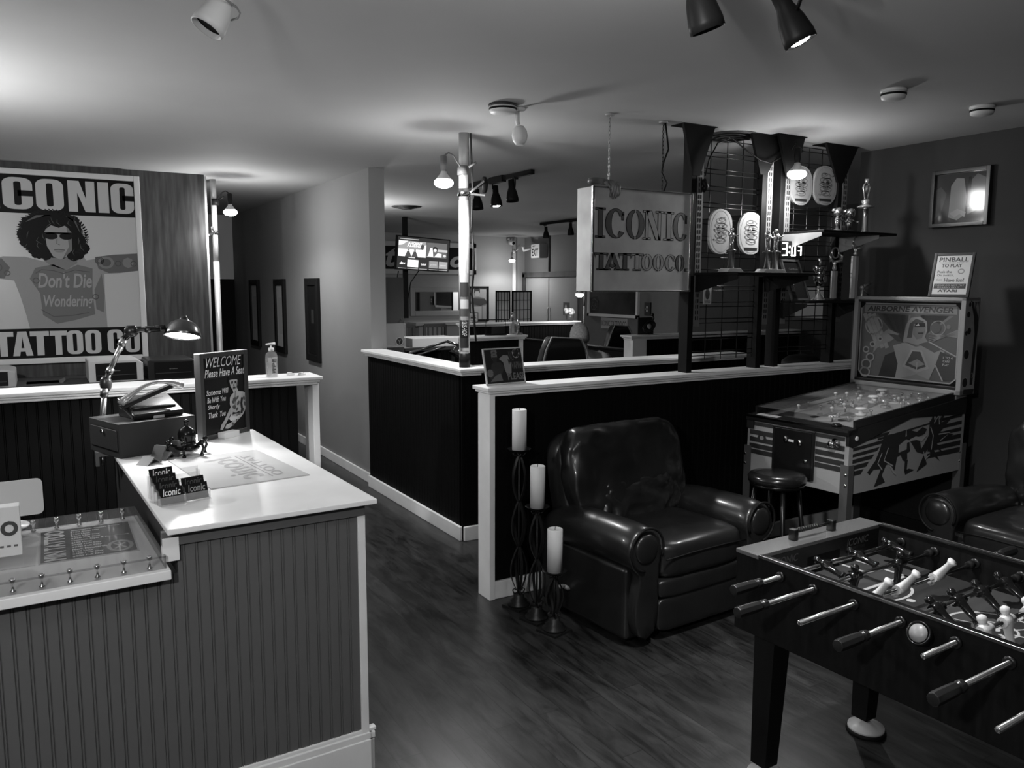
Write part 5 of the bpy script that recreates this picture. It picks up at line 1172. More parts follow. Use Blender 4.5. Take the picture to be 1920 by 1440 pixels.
# front graphics: stripes, flipper button plate, coin door, plunger
Fr = frame((-.0025, PW, .60), (0, -1, 0), (-1, 0, 0)); hF = ZF-.60
a = Art(Fr, PW, hF, lay=.0006); a.sx = PW; a.sy = hF
for y0, y1 in ((.86, .92), (.70, .78), (.575, .655), (.46, .54), (.36, .44)):
    a.R(.03, y0, .285, y1, .02, 1); a.R(.70, y0-.0, .965, y1, .02, 1)
a.E(.16, .66, .045, .065, .02, 2, 18); a.E(.16, .66, .022, .036, .22, 3, 14); a.out('front_graphics', None, pb)
B(Fr).box(.285*PW, .70*PW, .12*hF, .93*hF, .001, .012).out('coin_door', G(.008, .3), pb, bevel=.003)
cdr = B(Fr); cdr.box(.31*PW, .675*PW, .15*hF, .90*hF, .012, .015).out('coin_door_panel', G(.006, .25), pb, bevel=.001)
for x, y in ((.425, .73), (.565, .71)): B(Fr @ Matrix.Translation((x*PW, y*hF, .014))).lathe([(.017, 0), (.017, .008), (.012, .012), (.004, .012)], seg=14, sx=.8, sy=1.2).out('coin_slot', chrome, pb, smooth=True)
B(Fr @ Matrix.Translation((.625*PW, .42*hF, .014))).lathe([(.012, 0), (.012, .006), (.004, .007)], seg=12).out('door_lock', chrome, pb)
B(Fr).box(.455*PW, .505*PW, .70*hF, .74*hF, .015, .018).out('coin_return', G(.6, .4), pb)
B(Fr @ Matrix.Translation((.885*PW, .80*hF, .003))).lathe([(.03, 0), (.03, .004), (.012, .006), (.009, .03), (.02, .034), (.022, .045), (.012, .052), (.003, .053)], seg=18).out('plunger', chrome, pb, smooth=True)
for x in (.72, .99): pass
B(slope @ Matrix.Translation((.045, PW*.16, .016))).lathe([(.028, 0), (.028, .008), (.02, .014), (.003, .015)], seg=18, sy=1.0).out('start_button', G(.01, .15), pb, smooth=True)
B(slope).box(.01, .05, PW*.70, PW*.92, .0165, .018).out('note_strip', G(.6, .5), pb)
B(frame((.055, -.0055, ZF-.035), (1, 0, 0), (0, -1, 0))).lathe([(.014, 0), (.014, .006), (.010, .008), (.002, .008)], seg=16).out('flipper_button', G(.55, .4), pb)
# side graphics
hs = lambda x: (zs_(x)-.60)
a = Art(frame((0, -.0008, .60), (1, 0, 0), (0, -1, 0)), 1, 1, lay=.0006)
u = lambda s_, t_: (s_*PL, t_*hs(s_*PL))
def SP(pts, v=.02, L=1): a.P([u(*p) for p in pts], v, L)
for k, (t0_, t1_) in enumerate(((.80, .845), (.695, .745), (.60, .65), (.50, .56), (.40, .465), (.30, .37))):
    SP([(.03, t0_-.02*0), (.30-.04*k, t0_), (.32-.04*k, t1_), (.03, t1_)])
    SP([(.66+.0*k, t0_-.02), (.97, t0_-.04), (.97, t1_-.04), (.66, t1_-.02)])
SP([(.22, .76), (.97, .79), (.97, .81), (.22, .79)])
# winged beast: dark silhouettes
SP([(.27, .80), (.33, .80), (.36, .77), (.48, .79), (.55, .72), (.60, .77), (.64, .72), (.62, .66), (.50, .62), (.46, .66), (.40, .60), (.40, .48), (.47, .50), (.47, .60), (.49, .60), (.50, .46), (.475, .44), (.48, .36), (.465, .32), (.44, .35), (.42, .44), (.39, .42), (.375, .22), (.33, .36), (.30, .34), (.27, .20), (.30, .08), (.21, .0+.04), (.26, .30), (.20, .32), (.17, .25), (.15, .30), (.21, .45), (.24, .60)], .02, 2)
SP([(.46, .18), (.50, .20), (.545, .16), (.47, .12)], .02, 2); SP([(.46, .34), (.485, .34), (.48, .16), (.46, .18)], .02, 2)
SP([(.50, .60), (.58, .60), (.60, .45), (.62, .50), (.66, .62), (.70, .72), (.69, .54), (.71, .40), (.78, .20), (.69, .34), (.66, .42), (.63, .36), (.66, .20), (.57, .12), (.63, .36), (.56, .42)], .02, 2)
SP([(.66, .78), (.69, .92), (.705, .80), (.735, .97), (.745, .80), (.82, .96), (.77, .76), (.86, .78), (.76, .62), (.90, .54), (.74, .47), (.80, .32), (.70, .45), (.66, .58)], .02, 3)
for p0, p1, p2 in (((.31, .60), (.28, .42), (.36, .30)), ((.26, .55), (.23, .40), (.27, .28)), ((.67, .74), (.70, .60), (.69, .40)), ((.75, .60), (.86, .58), (.77, .50)), ((.70, .78), (.74, .88), (.75, .74)), ((.62, .40), (.64, .28), (.68, .33)), ((.33, .32), (.36, .22), (.385, .16))):
    a.S([u(*p0), u(*p1), u(*p2)], .008, .36, 5)
SP([(.49, .64), (.54, .66), (.60, .62), (.65, .64), (.60, .56), (.53, .62), (.49, .60)], .36, 4)
SP([(.45, .70), (.455, .82), (.462, .70)], .36, 4)
a.out('side_graphics', None, pb)
# legs
for x, y, s_ in ((-.012, -.012, -1), (-.012, PW+.012, 1), (PL-.03, -.012, -1), (PL-.03, PW+.012, 1)):
    b = B(); b.prism([(0, 0), (.05, 0), (.05, .006), (.006, .006), (.006, .05), (0, .05)] if s_ < 0 else [(0, 0), (.006, 0), (.006, -.05), (0, -.05)] and [(0, 0), (.05, 0), (.05, -.006), (.006, -.006), (.006, -.05), (0, -.05)], .76, Matrix.Translation((x, y, .012)))
    lg = b.out('leg', G(.16, .35, .6), pb, bevel=.0)
    B().lathe([(.022, 0), (.022, .006), (.008, .014), (.008, .03)], Matrix.Translation((x+.02, y-s_*.02, 0)), seg=14).out('foot', G(.2, .3, 1), lg)
    for z in (.66, .72): B(frame((x-.001, y+.014*(1 if s_ < 0 else -1), z), (0, 1, 0), (-1, 0, 0))).lathe([(.009, 0), (.008, .006), (.002, .007)], seg=10).out('bolt', chrome, lg)
# backbox
BX0 = PL-.14; zt6 = hz(tuple((Matrix.Rotation(pang, 4, 'Z') @ Vector((BX0, 0, 0))+Vector((A0.x, A0.y, 0)))[:2]), 1790, 558); BY0, BY1 = -.005, PW+.02; zb6 = ZR+.03
BY0 = -.03
bbx = thing_part('backbox', pb, (0, 0, 0)); bbx.matrix_parent_inverse = Matrix(); bbx.location = (BX0, 0, 0)
D6 = .17
b = B(); e_ = .03
for y0, y1, z0, z1 in ((BY0, BY0+e_, zb6, zt6), (BY1-e_, BY1, zb6, zt6), (BY0, BY1, zt6-e_*.7, zt6), (BY0, BY1, zb6, zb6+e_)):
    v = b.box(0 if z0 > zb6+.2 or 1 else 0, D6, y0, y1, z0, z1)
b.box(D6-.01, D6, BY0, BY1, zb6, zt6)
b.out('shell', pin_w, bbx, bevel=.003)
B().box(.02, .14, BY0+.03, BY1-.03, ZR-.02, zb6+.01).out('neck', G(.25, .35, noise=.1, scale=20), bbx)
gy0, gy1, gz0, gz1 = BY0+e_, BY1-e_, zb6+e_, zt6-e_*.7
B().box(.03, .04, gy0, gy1, gz0, gz1).out('dark_surround', G(.008, .4), bbx)
B().box(.0, .035, gy0, gy1, gz0, gz0+.02).box(.0, .03, gy0, gy1, gz1-.014, gz1).out('trim_rail', G(.02, .3), bbx, bevel=.003)
Bw = gy1-gy0; Bh = gz1-gz0
a = Art(frame((.028, gy1-.015, gz0+.035), (0, -1, 0), (-1, 0, 0)), Bw-.03, Bh-.06, lay=.0006, rough=.25)
a.mat(G(.12, .2)); a.sx_ = 0
a.P([(.05, 0), (.95, 0), (1, .06), (1, .94), (.96, 1), (.04, 1), (0, .94), (0, .06)], .10, 0)
a.R(.03, .88, .97, .98, .20, 1); a.T('AIRBORNE AVENGER', .06, .895, .94, .97, .055, 2, bold=.03, shear=.15)
for k in range(9): a.P([(.45+.01*k, .86), (.12+.05*k, .86), (.47, .45)], .17 if k % 2 else .12, 1)
for k in range(8): a.P([(.62, .86), (.66+.04*k, .86), (.60, .5)], .16 if k % 2 else .10, 1)
for k in range(3): a.S([(.03+.05*k, .86), (.20+.05*k, .40)], .028, .24, 3)
a.ring(.14, .70, .09, .12, .008, .26, 3); a.ring(.80, .70, .07, .09, .006, .22, 3); a.E(.78, .70, .05, .07, .09, 3); a.E(.90, .72, .02, .03, .16, 3)
# generic helmeted pilot
a.P([(.46, .50), (.48, .72), (.53, .82), (.62, .84), (.69, .78), (.70, .66), (.68, .58), (.72, .50), (.60, .44)], .22, 4); a.P([(.50, .55), (.52, .74), (.58, .81), (.66, .78), (.66, .74), (.56, .72), (.55, .56)], .07, 5)
a.P([(.56, .60), (.56, .74), (.66, .75), (.68, .66), (.65, .57), (.60, .54)], .15, 6); a.P([(.57, .70), (.68, .71), (.67, .76), (.58, .75)], .03, 7); a.P([(.58, .715), (.62, .72), (.61, .75)], .4, 8); a.S([(.61, .62), (.66, .625)], .01, .04, 7)
a.P([(.36, .44), (.50, .50), (.60, .46), (.72, .50), (.88, .40), (.80, .22), (.74, .0), (.40, .0), (.42, .2)], .25, 4); a.P([(.62, .48), (.72, .52), (.84, .42), (.78, .38)], .10, 5)
a.P([(.55, .40), (.66, .40), (.74, .17), (.62, .10), (.47, .17)], .30, 6); a.P([(.565, .38), (.645, .38), (.71, .19), (.62, .14), (.50, .19)], .07, 7); a.P([(.53, .22), (.62, .28), (.70, .22), (.62, .17)], .22, 8); a.S([(.62, .14), (.62, .24)], .006, .3, 9)
a.P([(.44, .0), (.62, .08), (.80, .0)], .2, 7); a.P([(.22, .0), (.28, .30), (.38, .36), (.42, .2), (.40, .0)], .03, 5)
a.P([(.12, .0), (.14, .30), (.22, .44), (.34, .50), (.42, .60), (.30, .66), (.22, .58), (.16, .44)], .2, 4); a.P([(.30, .60), (.42, .58), (.46, .50), (.40, .50)], .05, 6)
for x, y, r in ((.06, .16, .05), (.10, .26, .04), (.05, .36, .03), (.20, .52, .02), (.12, .44, .025), (.05, .05, .05)): a.ring(x+.02, y, r, r*1.25, .01, .26, 6); a.E(x+.02, y, r*.8, r, .06, 6)
a.P([(.84, .40), (.99, .33), (.99, .05), (.88, .03), (.80, .22)], .06, 6); a.S([(.72, .52), (.99, .35)], .008, .3, 7); a.S([(.80, .22), (.88, .02)], .008, .3, 7)
for i, l in enumerate(('1 TO 4', 'CAN', 'PLAY')): a.T(l, .87, .31-.045*i, .96 if i == 0 else .93, .34-.045*i, .4, 8, bold=.02)
for k in range(5): a.S([(.72, .62-.03*k), (.99, .60+.02*k)], [.004, .012], .22, 4)
for pts in (((.05, .0), (.95, .0)), ((1, .06), (1, .94)), ((.04, 1), (.96, 1)), ((0, .06), (0, .94)), ((.95, 0), (1, .06)), ((0, .06), (.05, 0))): a.S(list(pts), .008, .3, 9)
a.out('backglass', None, bbx)
# side art of the backbox
Bs = frame((0, BY0-.0008, zb6), (1, 0, 0), (0, -1, 0)); a = Art(Bs, D6, zt6-zb6, lay=.0006)
a.P([(.30, .97), (.55, .95), (.92, .96), (.92, .70), (.80, .10), (.62, .10), (.66, .40), (.72, .62), (.60, .80)], .02, 1)
for x, y, r in ((.28, .93, .1), (.22, .83, .13), (.15, .64, .1), (.34, .66, .15), (.26, .42, .2), (.72, .20, .09), (.28, .13, .2)): a.E(x, y, r, r*.28, .36, 2, 18); a.E(x-.02, y, r*.85, r*.24, .02, 3, 18)
for k in range(4): a.P([(.5+.1*k, .97-.03*k), (.6+.1*k, .88-.03*k), (.56+.1*k, .97)], .36, 3)
a.S([(.2, .035), (.85, .03), (.85, .055)], .03, .02, 3); a.out('side_art', None, bbx)
# framed pinball notice on top of the backbox
Mp = Matrix.Translation((A0.x, A0.y, 0)) @ Matrix.Rotation(pang, 4, 'Z')
xk = BX0+.05; bl = Mp @ Vector((xk, .24, zt6+.002)); br = Mp @ Vector((xk+.03, .0, zt6+.002)); 
n0 = at(1735, 552, 'z', zt6+.002)
zt7 = hz(bl, 1800, 478); tlp = Vector((bl.x, bl.y, 0))+(br-bl)*.32+Vector((.07, 0, zt7))
M, sx, sy = quad(bl, br, tlp)
pn = thing('framed_notice', 'framed pinball instruction card leaning on the backbox', 'sign', bl)
b = B(M); f_ = .018
for x0, x1, y0, y1 in ((0, f_, 0, sy), (sx-f_, sx, 0, sy), (f_, sx-f_, 0, f_), (f_, sx-f_, sy-f_, sy)): b.box(x0, x1, y0, y1, -.012, .004)
b.out('frame', G(.04, .35), pn, bevel=.002, world=True)
B(M).bar((sx/2, sy*.7, -.012), (sx/2, .005, -.09), .05, .004).out('easel_leg', G(.03), pn, world=True)
a = Art(M, sx, sy, lay=.0006); a.mat(G(.5, .4)); a.box(f_, sx-f_, f_, sy-f_, -.008, 0)
a.T('PINBALL', .14, .80, .86, .90, .04, 1, bold=.02); a.T('MACHINES READY', .16, .765, .84, .79, .2, 1); a.T('TO PLAY', .22, .67, .72, .75, .04, 1, bold=.02)
a.T('Push the', .14, .54, .5, .60, .06, 1, bold=.01); a.T('On switch,', .14, .46, .56, .52, .06, 1, bold=.01); a.T('Have fun!', .34, .34, .82, .43, .06, 1, bold=.02); a.T('then', .14, .37, .28, .42, .12, 1)
a.R(.11, .19, .89, .30, .03, 1); a.T('PLEASE DO NOT TILT', .15, .25, .85, .28, .4, 2); a.T('OR LEAN ON IT', .2, .205, .75, .235, .4, 2); a.T('ATARI', .22, .11, .7, .17, .05, 1, bold=.05)
a.ring(.72, .58, .07, .05, .006, .2, 1, 12)
a.out('card', None, pn, world=True)

# ================================================================== picture on the right wall
t = thing('picture_frame', 'framed glossy photo on the dark right wall reflecting the bulb', 'picture', (5.34, 3.14, 2.15))
ya, yb, z0, z1 = 2.95, 3.345, 2.155, 2.53; b = B(); f_ = .025
for y0, y1, q0_, q1_ in ((ya, ya+f_, z0, z1), (yb-f_, yb, z0, z1), (ya+f_, yb-f_, z0, z0+f_), (ya+f_, yb-f_, z1-f_, z1)): b.box(5.30, 5.339, y0, y1, q0_, q1_)
b.out('frame', G(.02, .3), t, world=True, bevel=.002)
a = Art(wallframe_x(5.325, yb-f_, z0+f_), yb-ya-2*f_, z1-z0-2*f_, rough=.12); a.mat(G(.05, .1)); a.box(0, a.sx, 0, a.sy, -.006, 0)
a.P([(.28, .12), (.30, .75), (.40, .90), (.55, .88), (.62, .5), (.60, .15), (.45, .05)], .22, 1); a.P([(.64, .15), (.66, .8), (.8, .95), (.98, .85), (.98, .3)], .14, 1); a.P([(.0, .1), (.12, .2), (.22, .6), (.1, .75), (0, .7)], .08, 1)
a.P([(.3, .2), (.4, .1), (.5, .18), (.6, .1), (.62, .2), (.45, .28)], .3, 2); a.P([(.62, .3), (.64, .9), (.7, .9), (.68, .3)], .02, 3)
a.out('photo', None, t, world=True)
# ================================================================== table football
fb_k = G(.008, .38, noise=.3, scale=9, stretch=(1, 6, 1)); fb_g = G(.006, .15); rod_m = G(.8, .1, 1); man_k = G(.008, .12, coat=.5); man_w = G(.6, .35)
TX, TY = 2.10, 1.965; fr = math.radians(1.8); FW, FL, FT, FB, RZ_ = .718, 1.42, .824, .535, .782
ft = thing('football_table', 'dark table football game with black and white players and chrome rods', 'table football game', (TX, TY, 0), fr)
LM = Matrix.Translation((TX, TY, 0)) @ Matrix.Rotation(fr, 4, 'Z'); LI = LM.inverted()
for x0, x1 in ((0, .022), (FW-.022, FW)): B().box(x0, x1, -FL, 0, FB, FT).out('side_board', fb_k, ft, bevel=.003)
for y0, y1 in ((-.022, 0), (-FL, -FL+.022)): B().box(.022, FW-.022, y0, y1, FB, FT).out('end_board', fb_k, ft, bevel=.002)
for y0, y1 in ((-.098, .002), (-FL-.002, -FL+.095)): B().box(-.002, FW+.002, y0, y1, FT-.012, FT+.003).out('end_top', G(.11, .2, coat=.4), ft, bevel=.002)
for x0, x1 in ((-.003, .004), (FW-.003, FW+.004)): B().box(x0, x1, -FL+.095, -.098, FT-.004, FT+.006).out('metal_edge', G(.5, .2, 1), ft, bevel=.001)
for x0, x1 in ((.004, .028), (FW-.028, FW-.004)): B().box(x0, x1, -FL+.095, -.098, FT-.003, FT+.003).out('side_top', fb_g, ft, bevel=.001)
B().box(.022, FW-.022, -FL+.02, -.022, FB, FB+.02).out('floor_board', fb_k, ft)
ZP = .705
a = Art(frame((.022, -FL+.09, ZP), (1, 0, 0), (0, 0, 1)), FW-.044, FL-.185, lay=.0004, rough=.3); a.mat(G(.045, .3)); a.box(0, a.sx, 0, a.sy, -.01, 0)
wl = .45
for k, v in enumerate((.032, .055, .032, .055, .032, .055)): a.R(0, k/6, 1, (k+1)/6, v, 1)
for yy, s_ in ((1, -1), (0, 1)):
    for w_, d_ in ((.62, .17), (.36, .09)): 
        t_ = .016
        a.R(.5-w_/2, min(yy, yy+s_*d_), .5-w_/2+t_*1.3, max(yy, yy+s_*d_), wl, 2); a.R(.5+w_/2-t_*1.3, min(yy, yy+s_*d_), .5+w_/2, max(yy, yy+s_*d_), wl, 2); a.R(.5-w_/2, yy+s_*(d_-t_*.7), .5+w_/2, yy+s_*d_, wl, 2)
    a.E(.5, yy+s_*.28, .022, .012, wl, 2, 14); a.ring(.5, yy+s_*.20, .18, .06, .010, wl, 2, 16, 0 if s_ > 0 else PI, PI if s_ > 0 else 2*PI)
a.R(0, .495, 1, .505, wl, 2); a.ring(.5, .5, .2, .11, .010, wl, 2, 30); a.ring(.5, .5, .09, .05, .008, wl, 2, 20); a.E(.5, .5, .02, .012, wl, 3, 12)
for k in range(8): t_ = PI/4*k; a.S([(.5+.05*math.cos(t_), .5+.028*math.sin(t_)), (.5+.17*math.cos(t_+.25), .5+.095*math.sin(t_+.25))], [.012, .003], wl, 3)
a.out('playfield', None, ft)
# inner end panel with shop decals and a goal mouth
a = Art(frame((.022, -.0985, ZP), (1, 0, 0), (0, -1, 0)), FW-.044, FT-.012-ZP, lay=.0005); a.mat(G(.010, .3)); a.box(0, a.sx, 0, a.sy, -.07, 0)
a.R(.36, .0, .64, .62, .004, 1)
for x in (.08, .66+.04): a.T('ICONIC', x, .62, x+.2, .88, .10, 2, bold=.01, shear=.2); a.T('TATTOO', x+.05, .46, x+.17, .56, .05, 2)
a.out('end_panel', None, ft)
B().box(.022, FW-.022, -FL+.022, -FL+.095, FB+.02, FT-.012).out('end_block', G(.010, .3), ft)
# scoring counter on the far end top
for x in (.245, .465): B().box(x-.012, x+.012, -.062, -.034, FT+.003, FT+.045).out('counter_post', G(.008, .25), ft, bevel=.003)
b = B(); b.cyl((.245, -.048, FT+.036), (.465, -.048, FT+.036), .003, seg=8); b.out('counter_rod', chrome, ft)
for k in range(10): B().lathe([(.003, -.005), (.0095, -.004), (.0095, .004), (.003, .005)], Matrix.Translation((.263+.0125*k, -.048, FT+.036)) @ Matrix.Rotation(PI/2, 4, 'Y'), seg=12).out('score_bead', G(.015, .15), ft, smooth=True)
# legs
for x, y in ((.003, -.09), (FW-.13, -.09), (.012, -FL+.102), (FW-.102, -FL+.102)):
    b = B(); t_ = .088; q = .012
    b.rings([[(x+a_, y-c_, z) for a_, c_ in ((o_*.25, o_*.25), (t_-o_*1.6, o_*.25), (t_-o_*1.6, t_-o_*1.6), (o_*.25, t_-o_*1.6))] for z, o_ in ((.062, q), (FB+.02, 0))], smooth=False)
    lg = b.out('leg', G(.008, .45), ft, bevel=.002)
    B().cyl((x+.044, y-.044, .03), (x+.044, y-.044, .075), .011, seg=12).lathe([(.07, .014), (.068, .026), (.02, .042), (.012, .045)], Matrix.Translation((x+.044, y-.044, 0)), seg=28).out('foot_disc', G(.5, .35), lg)
    B().lathe([(.072, 0), (.075, .005), (.072, .016), (.01, .014)], Matrix.Translation((x+.044, y-.044, 0)), seg=28).out('rubber_ring', G(.008, .6), lg)
# rods
def man(par, x, y, ang, m, name):
    """player on the rod; ang tips the feet, 0 = hanging straight down"""
    M_ = Matrix.Translation((x, y, RZ_)) @ Matrix.Rotation(ang, 4, 'X') @ Matrix.Scale(1.14, 4)
    b = B(M_)
    b.lathe([(.004, .038), (.011, .034), (.0125, .026), (.010, .018), (.007, .014)], seg=12)
    b.rings([[(sx_*w_, sy_*d_, z) for sx_, sy_ in ((1, .4), (.4, 1), (-.4, 1), (-1, .4), (-1, -.4), (-.4, -1), (.4, -1), (1, -.4))] for z, w_, d_ in ((.016, .010, .008), (.010, .020, .012), (-.008, .021, .013), (-.018, .015, .011), (-.026, .014, .010), (-.040, .012, .009), (-.058, .011, .008), (-.066, .012, .012), (-.072, .011, .013))])
    o = b.out(name, m, par, smooth=True)
    B(M_).lathe([(.0135, -.024), (.0135, .024)], Matrix.Rotation(PI/2, 4, 'Y'), seg=12).out('hub', m, o)
hnd = G(.014, .3)
def handle(par, x, y, s_):
    X = Matrix.Translation((x, y, RZ_)) @ Matrix.Rotation(s_*PI/2, 4, 'Y')
    B(X).lathe([(.010, 0), (.016, .004), (.0165, .02), (.012, .028), (.0165, .036), (.0175, .06), (.0185, .12), (.017, .132), (.008, .134)], seg=8, smooth=False).out('handle', hnd, par, bevel=.0015)
def lx(px, py, yl_):
    """local x on the rod line at local y"""
    d_ = at(px, py, 'z', RZ_); return (LI @ d_).x
def xs_of(y, pxs):
    """local x of players from where the photo shows them along the rod"""
    out = []
    for px in pxs:
        lo, hi = -.4, 1.2
        for _ in range(40):
            m_ = (lo+hi)/2
            if px_of(LM @ Vector((m_, y, RZ_)))[0] < px: lo = m_
            else: hi = m_
        out.append(lo)
    return out
rods = [(-.195, (1362, 1102), 1, 0, xs_of(-.195, (1545, 1607, 1672)), 'k', -1.35), (-.325, (1368, 1150), 1, 0, xs_of(-.325, (1602, 1686)), 'k', .0), (-.472, (1497, 1166), 0, 1, xs_of(-.472, (1640, 1690, 1757)), 'w', -2.55),
        (-.625, (1562, 1208), 1, 0, xs_of(-.625, (1757, 1797, 1842, 1886)), 'k', -.95), (-.785, (1718, 1224), 0, 1, xs_of(-.785, (1847, 1888, 1930, 1975)), 'w', -.3), (-.925, (1727, 1312), 1, 0, (.16, .33, .5), 'k', .3),
        (-1.075, (1850, 1370), 0, 1, (.23, .46), 'w', .2), (-1.22, (1900, 1500), 1, 0, (.2, .35, .5), 'w', 0)]
for k, (y, e, lh, rh, men, c, ang_) in enumerate(rods):
    xe = max(-.36, min(-.12, lx(e[0], e[1], y))); 
    r_ = thing_part('rod', ft, (0, 0, 0)); r_.matrix_parent_inverse = Matrix(); r_.location = (0, y, 0); Y = 0
    hl = .134
    x_in = xe+hl if lh else xe
    B().cyl((x_in-.004, 0, RZ_), (FW+.16 if not rh else FW+.12, 0, RZ_), .0078, seg=12).out('tube', rod_m, r_, smooth=True)
    if lh: handle(r_, x_in, 0, -1)
    if rh: handle(r_, FW+.11, 0, 1)
    for x in (-.004, FW+.004, .026, FW-.026): B().lathe([(.009, -.005), (.017, -.005), (.017, .005), (.009, .005)], Matrix.Translation((x, 0, RZ_)) @ Matrix.Rotation(PI/2, 4, 'Y'), seg=16).out('bushing', G(.01, .3), r_)
    for x in men: man(r_, x, 0, ang_+.06*math.sin(x*30), man_k if c == 'k' else man_w, 'player')
    for x in (.05, FW-.06): B().lathe([(.0085, -.012), (.014, -.012), (.014, .012), (.0085, .012)], Matrix.Translation((x, 0, RZ_)) @ Matrix.Rotation(PI/2, 4, 'Y'), seg=14).out('bumper', G(.012, .6), r_)
# ball return cup on the side
q = at(1732, 1192, 'x', TX+.02); ql = LI @ q
Mx = Matrix.Translation((-.002, ql.y, ql.z)) @ Matrix.Rotation(math.radians(-62), 4, 'Y')
B(Mx).lathe([(.030, -.005), (.032, .02), (.034, .034), (.030, .034), (.028, .012), (.003, .012)], seg=26).out('ball_cup', G(.01, .15, coat=.4), ft, smooth=True)
B(Mx).lathe([(.003, .030), (.026, .030), (.026, .034), (.003, .035)], seg=22).out('ball_cup_lid', G(.25, .35), ft)

# ================================================================== back room
S14 = 14.298
# framed shop lettering on the back wall
x1 = at(891, 480, 'y', S14).x; z1 = at(886, 457, 'y', S14).z; z0 = at(886, 515, 'y', S14).z; x0 = x1-3.2
t = thing('wall_sign', 'long framed black sign with pale script letters on the back wall', 'sign', ((x0+x1)/2, S14, z0))
b = B()
for xa, xb, za, zb in ((x0, x0+.09, z0, z1), (x1-.09, x1, z0, z1), (x0, x1, z0, z0+.09), (x0, x1, z1-.09, z1)): b.box(xa, xb, S14-.05, S14, za, zb)
b.out('frame', G(.5, .5), t, world=True, bevel=.004)
a = Art(wallframe_y(x0+.09, S14-.02, z0+.09), x1-x0-.18, z1-z0-.18, lay=.002); a.mat(G(.012, .5)); a.box(0, a.sx, 0, a.sy, -.01, 0)
xo0 = (at(843, 480, 'y', S14).x-x0-.09)/a.sx; xo1 = (at(868, 480, 'y', S14).x-x0-.09)/a.sx; xt0 = (at(722, 480, 'y', S14).x-x0-.09)/a.sx; xt1 = (at(746, 480, 'y', S14).x-x0-.09)/a.sx
a.T('t', xt0, .1, xt1, .93, .32, 1, bold=.03, shear=.3); a.T('o', xo0, .10, xo1, .62, .42, 1, bold=.04, shear=.3)
for k, ch in enumerate('to'): xx = xt1+(xo0-xt1)*(.1+.45*k); a.T(ch, xx, .1, xx+(xt1-xt0)*.95, .93 if ch == 't' else .62, .32, 1, bold=.03, shear=.3)
for k, ch in enumerate('at'): xx = xt0-(2-k)*(xt1-xt0)*1.15; a.T(ch, xx, .1, xx+(xt1-xt0), .62 if ch == 'a' else .93, .32, 1, bold=.03, shear=.3)
a.out('lettering', None, t, world=True)
# mirror
xa, xb = at(768, 560, 'y', S14).x, at(868, 560, 'y', S14).x; za, zb = at(768, 593, 'y', S14).z, at(768, 538, 'y', S14).z
t = thing('wall_mirror', 'wide silver-framed mirror on the back wall reflecting the bulbs', 'mirror', ((xa+xb)/2, S14, za))
b = B(); f_ = .10
for x0, x1, z0, z1 in ((xa, xa+f_, za, zb), (xb-f_, xb, za, zb), (xa+f_, xb-f_, za, za+f_), (xa+f_, xb-f_, zb-f_, zb)): b.box(x0, x1, S14-.05, S14, z0, z1)
b.out('frame', G(.35, .35, .3), t, world=True, bevel=.01)
B().box(xa+f_, xb-f_, S14-.018, S14-.012, za+f_, zb-f_).out('mirror_glass', G(.85, .02, 1), t, world=True)
# pale chimney-like cabinet under the mirror
t = thing('mantel_cabinet', 'pale mantel cabinet under the wall mirror', 'cabinet', ((xa+xb)/2, 14.1, 0))
B().box(xa+.05, xb-.1, 13.98, 14.29, 0, 1.0).out('body', G(.5, .5), t, world=True, bevel=.005); B().box(xa-.05, xb+.0, 13.9, 14.29, 1.0, 1.06).out('mantel_shelf', G(.55, .5), t, world=True, bevel=.005)
# two slatted chairs in front of it
def slat_chair(x, y, rz, label):
    t = thing('slatted_chair', label, 'chair', (x, y, 0), rz, 'slatted chairs by the back wall'); m = G(.12, .5)
    B().box(-.22, .22, -.2, .22, .44, .48).out('seat', m, t, bevel=.005)
    for sx_ in (-.2, .2):
        B().box(sx_-.02, sx_+.02, -.2, -.16, 0, .44).out('leg', m, t); B().box(sx_-.02, sx_+.02, .18, .22, 0, 1.08).out('leg', m, t)
    B().box(-.2, .2, .185, .215, 1.04, 1.10).box(-.2, .2, .185, .215, .62, .66).out('back_rail', m, t, bevel=.004)
    b = B(); 
    for k in range(4): b.box(-.13+.087*k-.012, -.13+.087*k+.012, .192, .208, .66, 1.04)
    b.out('slats', m, t)
    return t
c_ = at(825, 620, 'y', 12.5); slat_chair(c_.x, 12.5, 0, 'slatted chair seen under the mirror, right one'); c_ = at(790, 620, 'y', 12.5); slat_chair(c_.x-.26, 12.5, .0, 'slatted chair seen under the mirror, left one')
# television on a ceiling pole
YT = 10.9; tp = at(762, 418, 'y', YT)
tvt = thing('television', 'lit television screen hanging on a black ceiling pole', 'television', (tp.x, YT, 1.4))
B().box(tp.x-.03, tp.x+.03, YT+.03, YT+.09, 1.28, CZ-.001).out('pole', blackp, tvt, world=True)
BL, BR, TL = at(742, 505, 'y', YT-.10), at(841, 511, 'y', YT+.06), at(749, 441, 'y', YT-.12)
M, sx, sy = quad(BL, BR, TL)
B(M).box(0, sx, 0, sy, -.045, -.002).box(sx*.3, sx*.7, sy*.3, sy*.7, -.11, -.045).out('housing', G(.006, .3), tvt, world=True)
a = Art(M, sx, sy, lay=.0012)
def em_(v): return G(.0, .4, emit=v*.6, key=('scr', v))
a.R(.015, .03, .985, .97, em_(.03), 0); a.R(.03, .40, .54, .86, em_(.35), 1); a.R(.55, .42, .94, .86, em_(.14), 1)
a.R(.03, .40, .54, .62, em_(.9), 2); a.P([(.03, .86), (.2, .86), (.1, .74), (.03, .72)], em_(.9), 2); a.T('ANCIENT', .20, .76, .46, .83, em_(1.2), 3, bold=.02); a.T('ALIENS', .18, .69, .44, .755, em_(1.2), 3, bold=.02)
